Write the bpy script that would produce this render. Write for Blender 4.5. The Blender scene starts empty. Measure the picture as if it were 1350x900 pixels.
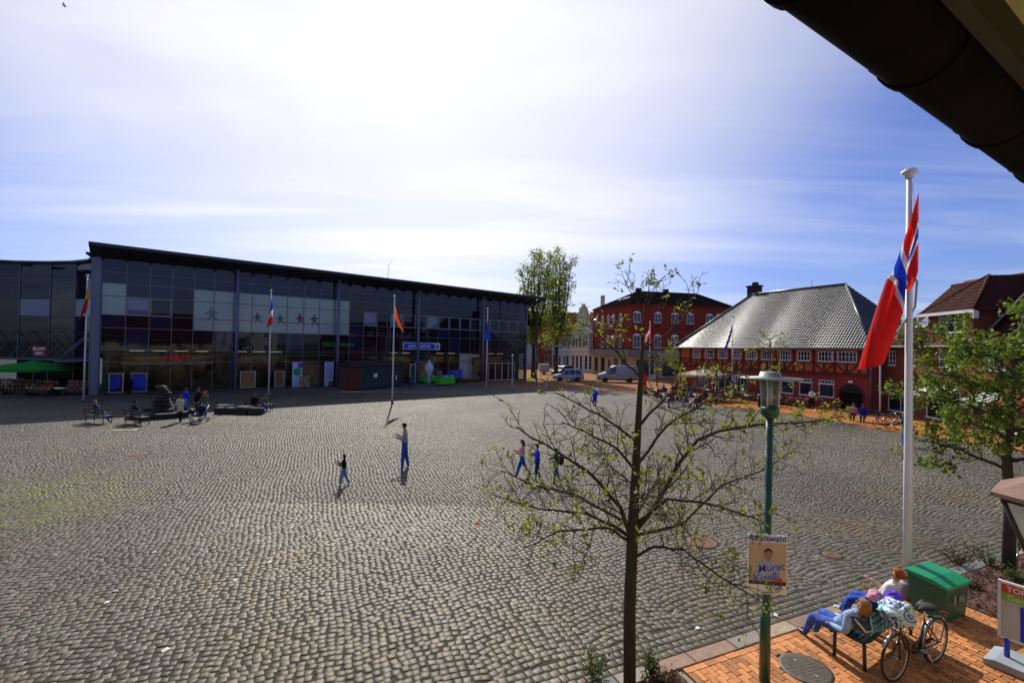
import bpy, bmesh, math, random
import numpy as np
from mathutils import Vector, Matrix, noise as mnoise
from math import radians, sin, cos, pi, tan, atan2, sqrt, hypot
random.seed(7); nrng = np.random.default_rng(7)
scene = bpy.context.scene
COL = scene.collection

# ------------------------------------------------------------------ camera
FPX, CAMH = 610.0, 4.75
PITCH, ROLL = radians(0.85), radians(1.0)
cd = bpy.data.cameras.new("camera"); cam = bpy.data.objects.new("camera", cd); COL.objects.link(cam)
cd.sensor_width = 36; cd.lens = FPX / 1350 * 36; cd.clip_start = 0.05; cd.clip_end = 6000
CAM_M = Matrix.Translation((0, 0, CAMH)) @ Matrix.Rotation(pi/2 + PITCH, 4, 'X') @ Matrix.Rotation(ROLL, 4, 'Z')
cam.matrix_world = CAM_M
scene.camera = cam

# ------------------------------------------------------------------ sun and sky
SUN_EL, SUN_AZ = radians(38), radians(-12.5)          # azimuth from +Y towards +X
w = bpy.data.worlds.new("World"); scene.world = w; w.use_nodes = True
nt = w.node_tree; N = nt.nodes; L = nt.links; N.clear()
out = N.new('ShaderNodeOutputWorld'); bg = N.new('ShaderNodeBackground')
sky = N.new('ShaderNodeTexSky'); sky.sky_type = 'NISHITA'; sky.sun_disc = False
sky.sun_elevation = SUN_EL; sky.sun_rotation = SUN_AZ
sky.altitude = 0; sky.air_density = 1.0; sky.dust_density = .9; sky.ozone_density = 4.0
tc = N.new('ShaderNodeTexCoord'); sep = N.new('ShaderNodeSeparateXYZ'); L.new(tc.outputs['Generated'], sep.inputs[0])
def M_(op, a, b=None, clamp=False):
    n = N.new('ShaderNodeMath'); n.operation = op; n.use_clamp = clamp
    for i, v in enumerate((a, b)):
        if v is None: continue
        if isinstance(v, (int, float)): n.inputs[i].default_value = v
        else: L.new(v, n.inputs[i])
    return n.outputs[0]
zz = M_('MAXIMUM', M_('ADD', sep.outputs[2], 0.06), 0.03)
cx_, cy_ = M_('DIVIDE', sep.outputs[0], zz), M_('DIVIDE', sep.outputs[1], zz)
cmb = N.new('ShaderNodeCombineXYZ'); L.new(cx_, cmb.inputs[0]); L.new(cy_, cmb.inputs[1])
def cloud(rot, scl, scale, detail, lo, hi, loc=(0, 0, 0)):
    mp = N.new('ShaderNodeMapping'); mp.inputs['Rotation'].default_value = (0, 0, rot); mp.inputs['Scale'].default_value = scl
    mp.inputs['Location'].default_value = loc
    L.new(cmb.outputs[0], mp.inputs[0])
    nz = N.new('ShaderNodeTexNoise'); nz.inputs['Scale'].default_value = scale; nz.inputs['Detail'].default_value = detail
    nz.inputs['Roughness'].default_value = .55; nz.inputs['Distortion'].default_value = .6
    L.new(mp.outputs[0], nz.inputs['Vector'])
    mr = N.new('ShaderNodeMapRange'); mr.interpolation_type = 'SMOOTHSTEP'
    mr.inputs['From Min'].default_value = lo; mr.inputs['From Max'].default_value = hi
    L.new(nz.outputs[0], mr.inputs['Value']); return mr.outputs[0]
c1 = cloud(radians(-25), (.35, 1.1, 1), .9, 5, .40, .72)           # wide thin veil
c2 = cloud(radians(8), (.16, 1.6, 1), 1.3, 5, .42, .76, (3, 1, 0))  # long streaks
cl = M_('MULTIPLY', M_('ADD', M_('MULTIPLY', c1, .55), M_('MULTIPLY', c2, .36)), 1.0, True)
tint = N.new('ShaderNodeMix'); tint.data_type = 'RGBA'; tint.blend_type = 'MULTIPLY'; tint.inputs[0].default_value = 1
L.new(sky.outputs[0], tint.inputs[6]); tint.inputs[7].default_value = (.80, .87, 1.34, 1)
mix = N.new('ShaderNodeMix'); mix.data_type = 'RGBA'; L.new(M_('MULTIPLY', cl, .50), mix.inputs[0])
L.new(tint.outputs[2], mix.inputs[6])
SKY_S = 0.09
mix.inputs[7].default_value = (9.4, 9.6, 10.8, 1)                 # sunlit cirrus, same units as the sky
# thin veil of high cloud, brighter the nearer it lies to the sun
vd = N.new('ShaderNodeVectorMath'); vd.operation = 'DOT_PRODUCT'; L.new(tc.outputs['Generated'], vd.inputs[0]); vd.inputs[1].default_value = (sin(SUN_AZ)*cos(SUN_EL), cos(SUN_AZ)*cos(SUN_EL), sin(SUN_EL))
vm = N.new('ShaderNodeMapRange'); vm.interpolation_type = 'SMOOTHSTEP'; vm.inputs['From Min'].default_value = .64; vm.inputs['From Max'].default_value = 1.0; vm.inputs['To Max'].default_value = .96; L.new(vd.outputs['Value'], vm.inputs['Value'])
vf = M_('MULTIPLY', vm.outputs[0], M_('ADD', M_('MULTIPLY', c1, .45), .72), True)
mix2 = N.new('ShaderNodeMix'); mix2.data_type = 'RGBA'; L.new(vf, mix2.inputs[0]); L.new(mix.outputs[2], mix2.inputs[6]); mix2.inputs[7].default_value = (12.2, 12.1, 11.9, 1)
L.new(mix2.outputs[2], bg.inputs[0]); bg.inputs[1].default_value = SKY_S
L.new(bg.outputs[0], out.inputs[0])

sl = bpy.data.lights.new("sun", 'SUN'); sl.energy = 5.0; sl.angle = radians(.5); sl.color = (1, .95, .86)
sun = bpy.data.objects.new("sun", sl); COL.objects.link(sun); sun.rotation_euler = (pi/2 - SUN_EL, 0, pi - SUN_AZ)
vs = scene.view_settings; vs.view_transform = 'Standard'; vs.look = 'None'; vs.gamma = 1; vs.exposure = 0.0
scene.cycles.max_bounces = 6; scene.cycles.transparent_max_bounces = 12; scene.cycles.caustics_reflective = False; scene.cycles.caustics_refractive = False

# ------------------------------------------------------------------ where things stand (survey helpers)
_R3 = CAM_M.to_3x3()
def ray(x, y): return _R3 @ Vector(((x - 675) / FPX, -(y - 450) / FPX, -1))
def G(x, y, z=0.0):
    d = ray(x, y); k = (z - CAMH) / d.z; return Vector((d.x * k, d.y * k, z))
def D(x, y, Y):
    d = ray(x, y); k = Y / d.y; return Vector((d.x * k, Y, CAMH + d.z * k))

# ------------------------------------------------------------------ materials
MATS = {}
def mat(name, col, rough=.7, metal=0., var=.12, scale=6., bump=0., bscale=None, spec=.5, col2=None, trans=0., coord='Object', emit=0., coat=0., alpha=1., stretch=None, island=False):
    if name in MATS: return MATS[name]
    m = bpy.data.materials.new(name); m.use_nodes = True; t = m.node_tree; n = t.nodes; l = t.links
    b = n['Principled BSDF']; b.inputs['Roughness'].default_value = rough; b.inputs['Metallic'].default_value = metal
    b.inputs['Specular IOR Level'].default_value = spec
    if coat: b.inputs['Coat Weight'].default_value = coat; b.inputs['Coat Roughness'].default_value = .06
    c = (*col, 1) if len(col) == 3 else col
    tcx = n.new('ShaderNodeTexCoord'); vec = tcx.outputs[coord]
    if stretch:
        mp = n.new('ShaderNodeMapping'); mp.inputs['Scale'].default_value = stretch; l.new(vec, mp.inputs[0]); vec = mp.outputs[0]
    nz = n.new('ShaderNodeTexNoise'); nz.inputs['Scale'].default_value = scale; nz.inputs['Detail'].default_value = 5; l.new(vec, nz.inputs['Vector'])
    fac = nz.outputs[0]
    mr = n.new('ShaderNodeMapRange'); mr.inputs['From Min'].default_value = .3; mr.inputs['From Max'].default_value = .7; l.new(fac, mr.inputs['Value'])
    mx = n.new('ShaderNodeMix'); mx.data_type = 'RGBA'
    l.new(mr.outputs[0], mx.inputs[0])
    c2 = (*col2, 1) if col2 else tuple(min(1, v * (1 + var)) for v in c[:3]) + (1,)
    c1_ = c if col2 else tuple(v * (1 - var) for v in c[:3]) + (1,)
    mx.inputs[6].default_value = c1_; mx.inputs[7].default_value = c2
    colout = mx.outputs[2]
    if island:
        oi = n.new('ShaderNodeObjectInfo'); gi = n.new('ShaderNodeNewGeometry')
        ad = n.new('ShaderNodeMath'); ad.operation = 'ADD'; l.new(oi.outputs['Random'], ad.inputs[0]); l.new(gi.outputs['Random Per Island'], ad.inputs[1])
        fr = n.new('ShaderNodeMath'); fr.operation = 'FRACT'; l.new(ad.outputs[0], fr.inputs[0])
        m2 = n.new('ShaderNodeMapRange'); m2.inputs['To Min'].default_value = 1 - island; m2.inputs['To Max'].default_value = 1 + island; l.new(fr.outputs[0], m2.inputs['Value'])
        hs = n.new('ShaderNodeHueSaturation'); l.new(m2.outputs[0], hs.inputs['Value']); l.new(colout, hs.inputs['Color']); colout = hs.outputs[0]
    l.new(colout, b.inputs['Base Color'])
    if bump:
        bz = n.new('ShaderNodeTexNoise'); bz.inputs['Scale'].default_value = bscale or scale * 4; bz.inputs['Detail'].default_value = 4; l.new(vec, bz.inputs['Vector'])
        bp = n.new('ShaderNodeBump'); bp.inputs['Strength'].default_value = bump; bp.inputs['Distance'].default_value = .02; l.new(bz.outputs[0], bp.inputs['Height']); l.new(bp.outputs[0], b.inputs['Normal'])
    if trans:                                       # thin translucent sheets: leaves, cloth
        tr = n.new('ShaderNodeBsdfTranslucent'); ms = n.new('ShaderNodeMixShader'); ms.inputs[0].default_value = trans
        l.new(colout, tr.inputs[0]); l.new(b.outputs[0], ms.inputs[1]); l.new(tr.outputs[0], ms.inputs[2]); l.new(ms.outputs[0], n['Material Output'].inputs[0])
    if emit:
        b.inputs['Emission Color'].default_value = c; b.inputs['Emission Strength'].default_value = emit
    MATS[name] = m; return m
def glass(name, col, rough=.03, alpha=.35, spec=.6):      # tinted glazing: reflects, lets part of the room behind through
    if name in MATS: return MATS[name]
    m = bpy.data.materials.new(name); m.use_nodes = True; t = m.node_tree; n = t.nodes; l = t.links
    b = n['Principled BSDF']; b.inputs['Base Color'].default_value = (*col, 1); b.inputs['Roughness'].default_value = rough
    b.inputs['Specular IOR Level'].default_value = spec
    nz = n.new('ShaderNodeTexNoise'); nz.inputs['Scale'].default_value = .55; tcx = n.new('ShaderNodeTexCoord'); l.new(tcx.outputs['Object'], nz.inputs['Vector'])
    bp = n.new('ShaderNodeBump'); bp.inputs['Strength'].default_value = .05; bp.inputs['Distance'].default_value = .05; l.new(nz.outputs[0], bp.inputs['Height']); l.new(bp.outputs[0], b.inputs['Normal'])
    if alpha < 1:
        tr = n.new('ShaderNodeBsdfTransparent'); tr.inputs[0].default_value = (.75, .8, .8, 1); fr = n.new('ShaderNodeFresnel'); fr.inputs[0].default_value = 1.5
        mm = n.new('ShaderNodeMath'); mm.operation = 'MAXIMUM'; mm.inputs[1].default_value = alpha; l.new(fr.outputs[0], mm.inputs[0])
        ms = n.new('ShaderNodeMixShader'); l.new(mm.outputs[0], ms.inputs[0]); l.new(tr.outputs[0], ms.inputs[1]); l.new(b.outputs[0], ms.inputs[2]); l.new(ms.outputs[0], n['Material Output'].inputs[0])
    MATS[name] = m; return m
def brickmat(name, c1, c2, cm, bw=.24, bh=.075, rough=.85, mortar=.012):
    if name in MATS: return MATS[name]
    m = bpy.data.materials.new(name); m.use_nodes = True; t = m.node_tree; n = t.nodes; l = t.links; b = n['Principled BSDF']; b.inputs['Roughness'].default_value = rough; b.inputs['Specular IOR Level'].default_value = .2
    tcx = n.new('ShaderNodeTexCoord'); sp = n.new('ShaderNodeSeparateXYZ'); l.new(tcx.outputs['Object'], sp.inputs[0])
    ad = n.new('ShaderNodeMath'); ad.operation = 'ADD'; l.new(sp.outputs[0], ad.inputs[0]); l.new(sp.outputs[1], ad.inputs[1])
    cb = n.new('ShaderNodeCombineXYZ'); l.new(ad.outputs[0], cb.inputs[0]); l.new(sp.outputs[2], cb.inputs[1])
    br = n.new('ShaderNodeTexBrick'); br.inputs['Scale'].default_value = 1; br.inputs['Brick Width'].default_value = bw; br.inputs['Row Height'].default_value = bh
    br.inputs['Mortar Size'].default_value = mortar; br.inputs['Color1'].default_value = (*c1, 1); br.inputs['Color2'].default_value = (*c2, 1); br.inputs['Mortar'].default_value = (*cm, 1); br.inputs['Bias'].default_value = 0
    l.new(cb.outputs[0], br.inputs['Vector'])
    nz = n.new('ShaderNodeTexNoise'); nz.inputs['Scale'].default_value = 1.2; nz.inputs['Detail'].default_value = 5; l.new(tcx.outputs['Object'], nz.inputs['Vector'])
    mr = n.new('ShaderNodeMapRange'); mr.inputs['To Min'].default_value = .7; mr.inputs['To Max'].default_value = 1.25; l.new(nz.outputs[0], mr.inputs['Value'])
    hs = n.new('ShaderNodeHueSaturation'); l.new(mr.outputs[0], hs.inputs['Value']); l.new(br.outputs[0], hs.inputs['Color']); l.new(hs.outputs[0], b.inputs['Base Color'])
    bp = n.new('ShaderNodeBump'); bp.inputs['Strength'].default_value = .5; bp.inputs['Distance'].default_value = .01; bp.invert = True; l.new(br.outputs['Fac'], bp.inputs['Height']); l.new(bp.outputs[0], b.inputs['Normal'])
    MATS[name] = m; return m

# ------------------------------------------------------------------ mesh builder
class MB:
    def __init__(s): s.v = []; s.f = []; s.m = []; s.s = []; s.T = None
    def add(s, vs, fs, mi=0, smooth=False, T=None):
        o = len(s.v); T = T if T is not None else s.T
        for p in vs:
            p = Vector(p); s.v.append(tuple(T @ p) if T is not None else tuple(p))
        for f in fs: s.f.append(tuple(i + o for i in f)); s.m.append(mi); s.s.append(smooth)
        return s
    def box(s, c, d, rz=0, mi=0, T=None, bev=0):
        hx, hy, hz = d[0]/2, d[1]/2, d[2]/2; cr, sr = cos(rz), sin(rz)
        def tr(x, y, z): return (c[0] + x*cr - y*sr, c[1] + x*sr + y*cr, c[2] + z)
        if not bev:
            vs = [tr(x*hx, y*hy, z*hz) for z in (-1, 1) for y in (-1, 1) for x in (-1, 1)]
            return s.add(vs, [(0,2,3,1),(4,5,7,6),(0,1,5,4),(2,6,7,3),(0,4,6,2),(1,3,7,5)], mi, False, T)
        b = min(bev, hx*.9, hy*.9, hz*.9); vs = []; ix = {}
        for z in (-1, 1):
            for y in (-1, 1):
                for x in (-1, 1):
                    for a in range(3):
                        e = [hx*x, hy*y, hz*z]
                        for k, sg in enumerate((x, y, z)):
                            if k != a: e[k] -= sg*b
                        ix[x, y, z, a] = len(vs); vs.append(tr(*e))
        fs = []
        for a in range(3):
            o1, o2 = [k for k in range(3) if k != a]
            for sg in (-1, 1):
                q = []
                for u, v in ((-1,-1),(1,-1),(1,1),(-1,1)):
                    t = [0,0,0]; t[a] = sg; t[o1] = u; t[o2] = v; q.append(ix[(*t, a)])
                fs.append(q)
        for a in range(3):
            o1, o2 = [k for k in range(3) if k != a]
            for u in (-1, 1):
                for v in (-1, 1):
                    t1 = [0,0,0]; t1[a] = -1; t1[o1] = u; t1[o2] = v; t2 = list(t1); t2[a] = 1
                    fs.append([ix[(*t1, o1)], ix[(*t2, o1)], ix[(*t2, o2)], ix[(*t1, o2)]])
        for z in (-1, 1):
            for y in (-1, 1):
                for x in (-1, 1): fs.append([ix[x,y,z,0], ix[x,y,z,1], ix[x,y,z,2]])
        return s.add(vs, fs, mi, False, T)
    def bar(s, p, q, wd, ht, mi=0, T=None, up=(0,0,1)):
        p, q, up = Vector(p), Vector(q), Vector(up); d = (q-p).normalized(); a = d.cross(up)
        if a.length < 1e-4: a = d.cross(Vector((1,0,0)))
        a.normalize(); b = a.cross(d).normalized(); vs = []
        for c in (p, q):
            for u, v in ((-1,-1),(1,-1),(1,1),(-1,1)): vs.append(c + a*u*wd/2 + b*v*ht/2)
        return s.add(vs, [(0,3,2,1),(4,5,6,7),(0,1,5,4),(1,2,6,5),(2,3,7,6),(3,0,4,7)], mi, False, T)
    def tube(s, pts, rad, n=8, mi=0, smooth=True, cap=True, T=None, sq=1.0):
        pts = [Vector(p) for p in pts]; k = len(pts)
        if not hasattr(rad, '__len__'): rad = [rad]*k
        vs = []; fs = []; nrm = None
        for i, p in enumerate(pts):
            t = (pts[min(i+1, k-1)] - pts[max(i-1, 0)])
            if t.length < 1e-7: t = Vector((0,0,1))
            t.normalize()
            if nrm is None:
                nrm = t.cross(Vector((0,0,1)))
                if nrm.length < .05: nrm = t.cross(Vector((0,1,0)))
                if nrm.length < .05: nrm = t.cross(Vector((1,0,0)))
            nrm = (nrm - t*nrm.dot(t))
            if nrm.length < 1e-6: nrm = t.orthogonal()
            nrm.normalize(); bn = t.cross(nrm)
            for j in range(n):
                a = 2*pi*j/n; vs.append(p + (nrm*cos(a) + bn*sin(a)*sq)*rad[i])
        for i in range(k-1):
            for j in range(n): fs.append((i*n+j, i*n+(j+1) % n, (i+1)*n+(j+1) % n, (i+1)*n+j))
        if cap: fs.append(tuple(range(n))[::-1]); fs.append(tuple((k-1)*n+j for j in range(n)))
        return s.add(vs, fs, mi, smooth, T)
    def lathe(s, prof, n=16, c=(0,0,0), mi=0, smooth=True, T=None, ph=0):
        vs = []; fs = []; k = len(prof)
        for r, z in prof:
            for j in range(n):
                a = 2*pi*j/n + ph; vs.append((c[0] + r*cos(a), c[1] + r*sin(a), c[2] + z))
        for i in range(k-1):
            for j in range(n): fs.append((i*n+j, i*n+(j+1) % n, (i+1)*n+(j+1) % n, (i+1)*n+j))
        fs.append(tuple(range(n))[::-1]); fs.append(tuple((k-1)*n+j for j in range(n)))
        return s.add(vs, fs, mi, smooth, T)
    def prism(s, poly, z0, z1, mi=0, T=None):
        n = len(poly); vs = [(x, y, z0) for x, y in poly] + [(x, y, z1) for x, y in poly]
        fs = [tuple(range(n))[::-1], tuple(range(n, 2*n))] + [(i, (i+1) % n, n+(i+1) % n, n+i) for i in range(n)]
        return s.add(vs, fs, mi, False, T)
    def vprism(s, poly, y0, y1, mi=0, T=None):          # outline in x,z extruded along y
        n = len(poly); vs = [(x, y0, z) for x, z in poly] + [(x, y1, z) for x, z in poly]
        fs = [tuple(range(n)), tuple(range(n, 2*n))[::-1]] + [(i, n+i, n+(i+1) % n, (i+1) % n) for i in range(n)]
        return s.add(vs, fs, mi, False, T)
    def ball(s, c, r, nu=10, nv=7, mi=0, T=None):
        if not hasattr(r, '__len__'): r = (r, r, r)
        vs = [(c[0], c[1], c[2]-r[2])]; fs = []
        for i in range(1, nv):
            t = -pi/2 + pi*i/nv
            for j in range(nu):
                a = 2*pi*j/nu; vs.append((c[0]+r[0]*cos(t)*cos(a), c[1]+r[1]*cos(t)*sin(a), c[2]+r[2]*sin(t)))
        vs.append((c[0], c[1], c[2]+r[2])); top = len(vs)-1
        for j in range(nu): fs.append((0, 1+(j+1) % nu, 1+j))
        for i in range(nv-2):
            for j in range(nu): a = 1+i*nu; fs.append((a+j, a+(j+1) % nu, a+nu+(j+1) % nu, a+nu+j))
        a = 1+(nv-2)*nu
        for j in range(nu): fs.append((a+j, a+(j+1) % nu, top))
        return s.add(vs, fs, mi, True, T)
    def torus(s, c, R, r, n=24, k=8, mi=0, T=None):       # lies in x,z; axis y
        vs = []; fs = []
        for i in range(n):
            a = 2*pi*i/n
            for j in range(k):
                b = 2*pi*j/k; q = R + r*cos(b); vs.append((c[0]+q*cos(a), c[1]+r*sin(b), c[2]+q*sin(a)))
        for i in range(n):
            for j in range(k): fs.append((i*k+j, ((i+1) % n)*k+j, ((i+1) % n)*k+(j+1) % k, i*k+(j+1) % k))
        return s.add(vs, fs, mi, True, T)
    def quad(s, a, b, c, d, mi=0, T=None): return s.add([a, b, c, d], [(0,1,2,3)], mi, False, T)
    def mesh(s, name, mats, fix=True):
        me = bpy.data.meshes.new(name); me.from_pydata(s.v, [], s.f)
        for m in (mats if isinstance(mats, (list, tuple)) else [mats]): me.materials.append(m)
        me.polygons.foreach_set('material_index', s.m); me.polygons.foreach_set('use_smooth', s.s)
        if fix:
            b = bmesh.new(); b.from_mesh(me); bmesh.ops.recalc_face_normals(b, faces=b.faces); b.to_mesh(me); b.free()
        me.update(); return me
    def build(s, name, mats, parent=None, loc=None, rz=None, label=None, fix=True):
        return link(name, s.mesh(name, mats, fix), parent, loc, rz, label)
def link(name, me, parent=None, loc=None, rz=None, label=None):
    o = bpy.data.objects.new(name, me); COL.objects.link(o)
    if parent: o.parent = parent
    if loc is not None: o.location = loc
    if rz is not None: o.rotation_euler = (0, 0, rz)
    if label: o['label'] = label
    return o
def tag(o, label, cat, group=None):
    o['label'] = label; o['category'] = cat
    if group: o['group'] = group
    return o
def thing(name, label, cat, loc=(0,0,0), rz=0, group=None):
    o = bpy.data.objects.new(name, None); COL.objects.link(o); o.location = loc; o.rotation_euler = (0, 0, rz); o.empty_display_size = .2
    return tag(o, label, cat, group)
def struct(o): o['kind'] = 'structure'; return o
def stuff(o): o['kind'] = 'stuff'; return o
def copy_tree(o, parent=None):
    c = o.copy(); COL.objects.link(c); c.parent = parent
    for ch in list(o.children): copy_tree(ch, c)
    return c
def dup(o, loc, rz, label, group=None):
    c = copy_tree(o); c.location = loc; c.rotation_euler = (0, 0, rz); c['label'] = label
    if group: c['group'] = group
    return c
def text_mesh(txt, size, ext=.005, bold=.0, mat_=None, align='LEFT', shear=0., name='lettering'):
    cu = bpy.data.curves.new('t', 'FONT'); cu.body = txt; cu.size = size; cu.extrude = ext; cu.offset = bold; cu.align_x = align; cu.shear = shear; cu.resolution_u = 3
    o = bpy.data.objects.new('t', cu); COL.objects.link(o); dg = bpy.context.evaluated_depsgraph_get()
    me = bpy.data.meshes.new_from_object(o.evaluated_get(dg)); bpy.data.objects.remove(o); bpy.data.curves.remove(cu)
    me.name = name; me.materials.clear(); me.materials.append(mat_); return me
def upright(o, loc, rz=0):                              # text lying in x,y stood up to face -y
    o.location = loc; o.rotation_euler = (pi/2, 0, rz); return o
def wall_holes(mb, x0, x1, z0, z1, holes, depth=.12, mi=0, mir=0, y=0.):   # facade sheet at y with real openings and reveals
    xs = sorted({x0, x1, *[h[0] for h in holes], *[h[2] for h in holes]}); zs = sorted({z0, z1, *[h[1] for h in holes], *[h[3] for h in holes]})
    for i in range(len(xs)-1):
        for j in range(len(zs)-1):
            a, b, c, d = xs[i], xs[i+1], zs[j], zs[j+1]; mx, mz = (a+b)/2, (c+d)/2
            if any(h[0] < mx < h[2] and h[1] < mz < h[3] for h in holes): continue
            mb.quad((a,y,c),(b,y,c),(b,y,d),(a,y,d), mi)
    for a, c, b, d in holes:
        e = y + depth
        mb.quad((a,y,c),(a,e,c),(b,e,c),(b,y,c), mir); mb.quad((a,y,d),(b,y,d),(b,e,d),(a,e,d), mir)
        mb.quad((a,y,c),(a,y,d),(a,e,d),(a,e,c), mir); mb.quad((b,y,c),(b,e,c),(b,e,d),(b,y,d), mir)
WIN = {}
def window(parent, x, z, wd, ht, nx=2, nz=2, fm=None, gm=None, fw=.07, y=.06, arch=0., mull=.05, label=None, fr=(0,0,0)):
    key = (round(wd,3), round(ht,3), nx, nz, fm.name, gm.name, arch, fw)
    if key not in WIN:
        f = MB(); D_ = .07
        f.box((fw/2, 0, ht/2), (fw, D_, ht)); f.box((wd-fw/2, 0, ht/2), (fw, D_, ht))
        f.box((wd/2, 0, fw/2), (wd-2*fw, D_, fw)); f.box((wd/2, 0, ht-fw/2), (wd-2*fw, D_, fw))
        f.box((wd/2, -.05, -.025), (wd+.1, .14, .045))
        if arch:
            n = 8; po = [(wd*i/n, ht + arch*(1-(2*i/n-1)**2)) for i in range(n+1)]
            f.vprism([(0, ht)] + po + [(wd, ht)], -D_/2, D_/2)
        mu = MB()
        for i in range(1, nx): mu.box((wd*i/nx, -.003, ht/2), (mull, D_-.012, ht-2*fw))
        for j in range(1, nz): mu.box((wd/2, -.006, ht*j/nz), (wd-2*fw, D_-.02, mull*.8))
        g = MB(); g.box((wd/2, .012, ht/2), (wd-2*fw, .012, ht-2*fw))
        WIN[key] = (f.mesh('window', fm), mu.mesh('muntin', fm), g.mesh('pane', gm))
    a, b, c = WIN[key]; cr, sr = cos(fr[2]), sin(fr[2])
    o = link('window', a, parent, (fr[0] + x*cr - y*sr, fr[1] + x*sr + y*cr, z), fr[2], label); link('pane', c, o)
    if nx > 1 or nz > 1: link('muntin', b, o)
    return o
# ================================================================== THE GROUND
K0 = Vector((2.51, 7.24, 0)); KD = Vector((.9179, .3968, 0)); KN = Vector((-.3968, .9179, 0))   # kerb: along it, and into the square
def K(s, q=0, z=0): return K0 + KD*s + KN*q + Vector((0, 0, z))
KANG = atan2(KD.y, KD.x)
def pip(px, py, poly):
    r = np.zeros(len(px), bool); n = len(poly)
    for i in range(n):
        x1, y1 = poly[i][:2]; x2, y2 = poly[(i+1) % n][:2]
        if y1 == y2: continue
        r ^= ((y1 > py) != (y2 > py)) & (px < (x2-x1)*(py-y1)/(y2-y1) + x1)
    return r
# --- cobble colour: grey granite setts, each its own shade, moss where the square stays damp
def cobble_material():
    m = bpy.data.materials.new('granite_setts'); m.use_nodes = True; t = m.node_tree; n = t.nodes; l = t.links; b = n['Principled BSDF']
    gi = n.new('ShaderNodeNewGeometry'); oi = n.new('ShaderNodeObjectInfo')
    ad = n.new('ShaderNodeMath'); ad.operation = 'ADD'; l.new(oi.outputs['Random'], ad.inputs[0]); l.new(gi.outputs['Random Per Island'], ad.inputs[1])
    fr = n.new('ShaderNodeMath'); fr.operation = 'FRACT'; l.new(ad.outputs[0], fr.inputs[0])
    cr = n.new('ShaderNodeValToRGB'); e = cr.color_ramp.elements
    e[0].position = 0; e[0].color = (.075, .066, .047, 1); e[1].position = 1; e[1].color = (.215, .19, .142, 1)
    for p, c in ((.3, (.107, .097, .072)), (.55, (.128, .115, .087)), (.78, (.155, .124, .082)), (.9, (.12, .122, .115))):
        k = cr.color_ramp.elements.new(p); k.color = (*c, 1)
    l.new(fr.outputs[0], cr.inputs[0])
    def noise(sc, det, lo, hi, t0, t1):
        z = n.new('ShaderNodeTexNoise'); z.inputs['Scale'].default_value = sc; z.inputs['Detail'].default_value = det; l.new(gi.outputs['Position'], z.inputs['Vector'])
        r = n.new('ShaderNodeMapRange'); r.inputs['From Min'].default_value = lo; r.inputs['From Max'].default_value = hi; r.inputs['To Min'].default_value = t0; r.inputs['To Max'].default_value = t1
        l.new(z.outputs[0], r.inputs['Value']); return r.outputs[0]
    v1 = noise(.22, 4, .35, .65, .68, 1.08); v2 = noise(28, 4, .3, .7, .8, 1.2)
    mu = n.new('ShaderNodeMath'); mu.operation = 'MULTIPLY'; l.new(v1, mu.inputs[0]); l.new(v2, mu.inputs[1])
    hs = n.new('ShaderNodeHueSaturation'); l.new(mu.outputs[0], hs.inputs['Value']); l.new(cr.outputs[0], hs.inputs['Color'])
    warm = n.new('ShaderNodeMix'); warm.data_type = 'RGBA'; warm.blend_type = 'MULTIPLY'; l.new(noise(.35, 3, .5, .72, 0, .8), warm.inputs[0]); l.new(hs.outputs[0], warm.inputs[6]); warm.inputs[7].default_value = (1.1, .92, .68, 1)
    ds = n.new('ShaderNodeVectorMath'); ds.operation = 'DISTANCE'; l.new(gi.outputs['Position'], ds.inputs[0]); ds.inputs[1].default_value = (-14.6, 13.4, 0)
    mr = n.new('ShaderNodeMapRange'); mr.interpolation_type = 'SMOOTHSTEP'; mr.inputs['From Min'].default_value = 4.8; mr.inputs['From Max'].default_value = 1.0; l.new(ds.outputs['Value'], mr.inputs['Value'])
    mm = n.new('ShaderNodeMath'); mm.operation = 'MULTIPLY'; l.new(mr.outputs[0], mm.inputs[0]); l.new(noise(1.1, 5, .36, .62, 0, 1), mm.inputs[1])
    mo = n.new('ShaderNodeMix'); mo.data_type = 'RGBA'; l.new(mm.outputs[0], mo.inputs[0]); l.new(warm.outputs[2], mo.inputs[6]); mo.inputs[7].default_value = (.13, .15, .028, 1)
    l.new(mo.outputs[2], b.inputs['Base Color']); b.inputs['Roughness'].default_value = .52; b.inputs['Specular IOR Level'].default_value = .28; b.inputs['Specular Tint'].default_value = (1, .90, .74, 1)
    bz = n.new('ShaderNodeTexNoise'); bz.inputs['Scale'].default_value = 60; bz.inputs['Detail'].default_value = 3; l.new(gi.outputs['Position'], bz.inputs['Vector'])
    bp = n.new('ShaderNodeBump'); bp.inputs['Strength'].default_value = .35; bp.inputs['Distance'].default_value = .008; l.new(bz.outputs[0], bp.inputs['Height']); l.new(bp.outputs[0], b.inputs['Normal'])
    return m
M_COB = cobble_material()
M_JOINT = mat('joint_soil', (.022, .018, .011), .95, var=.4, scale=3, col2=(.045, .038, .02))
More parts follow.
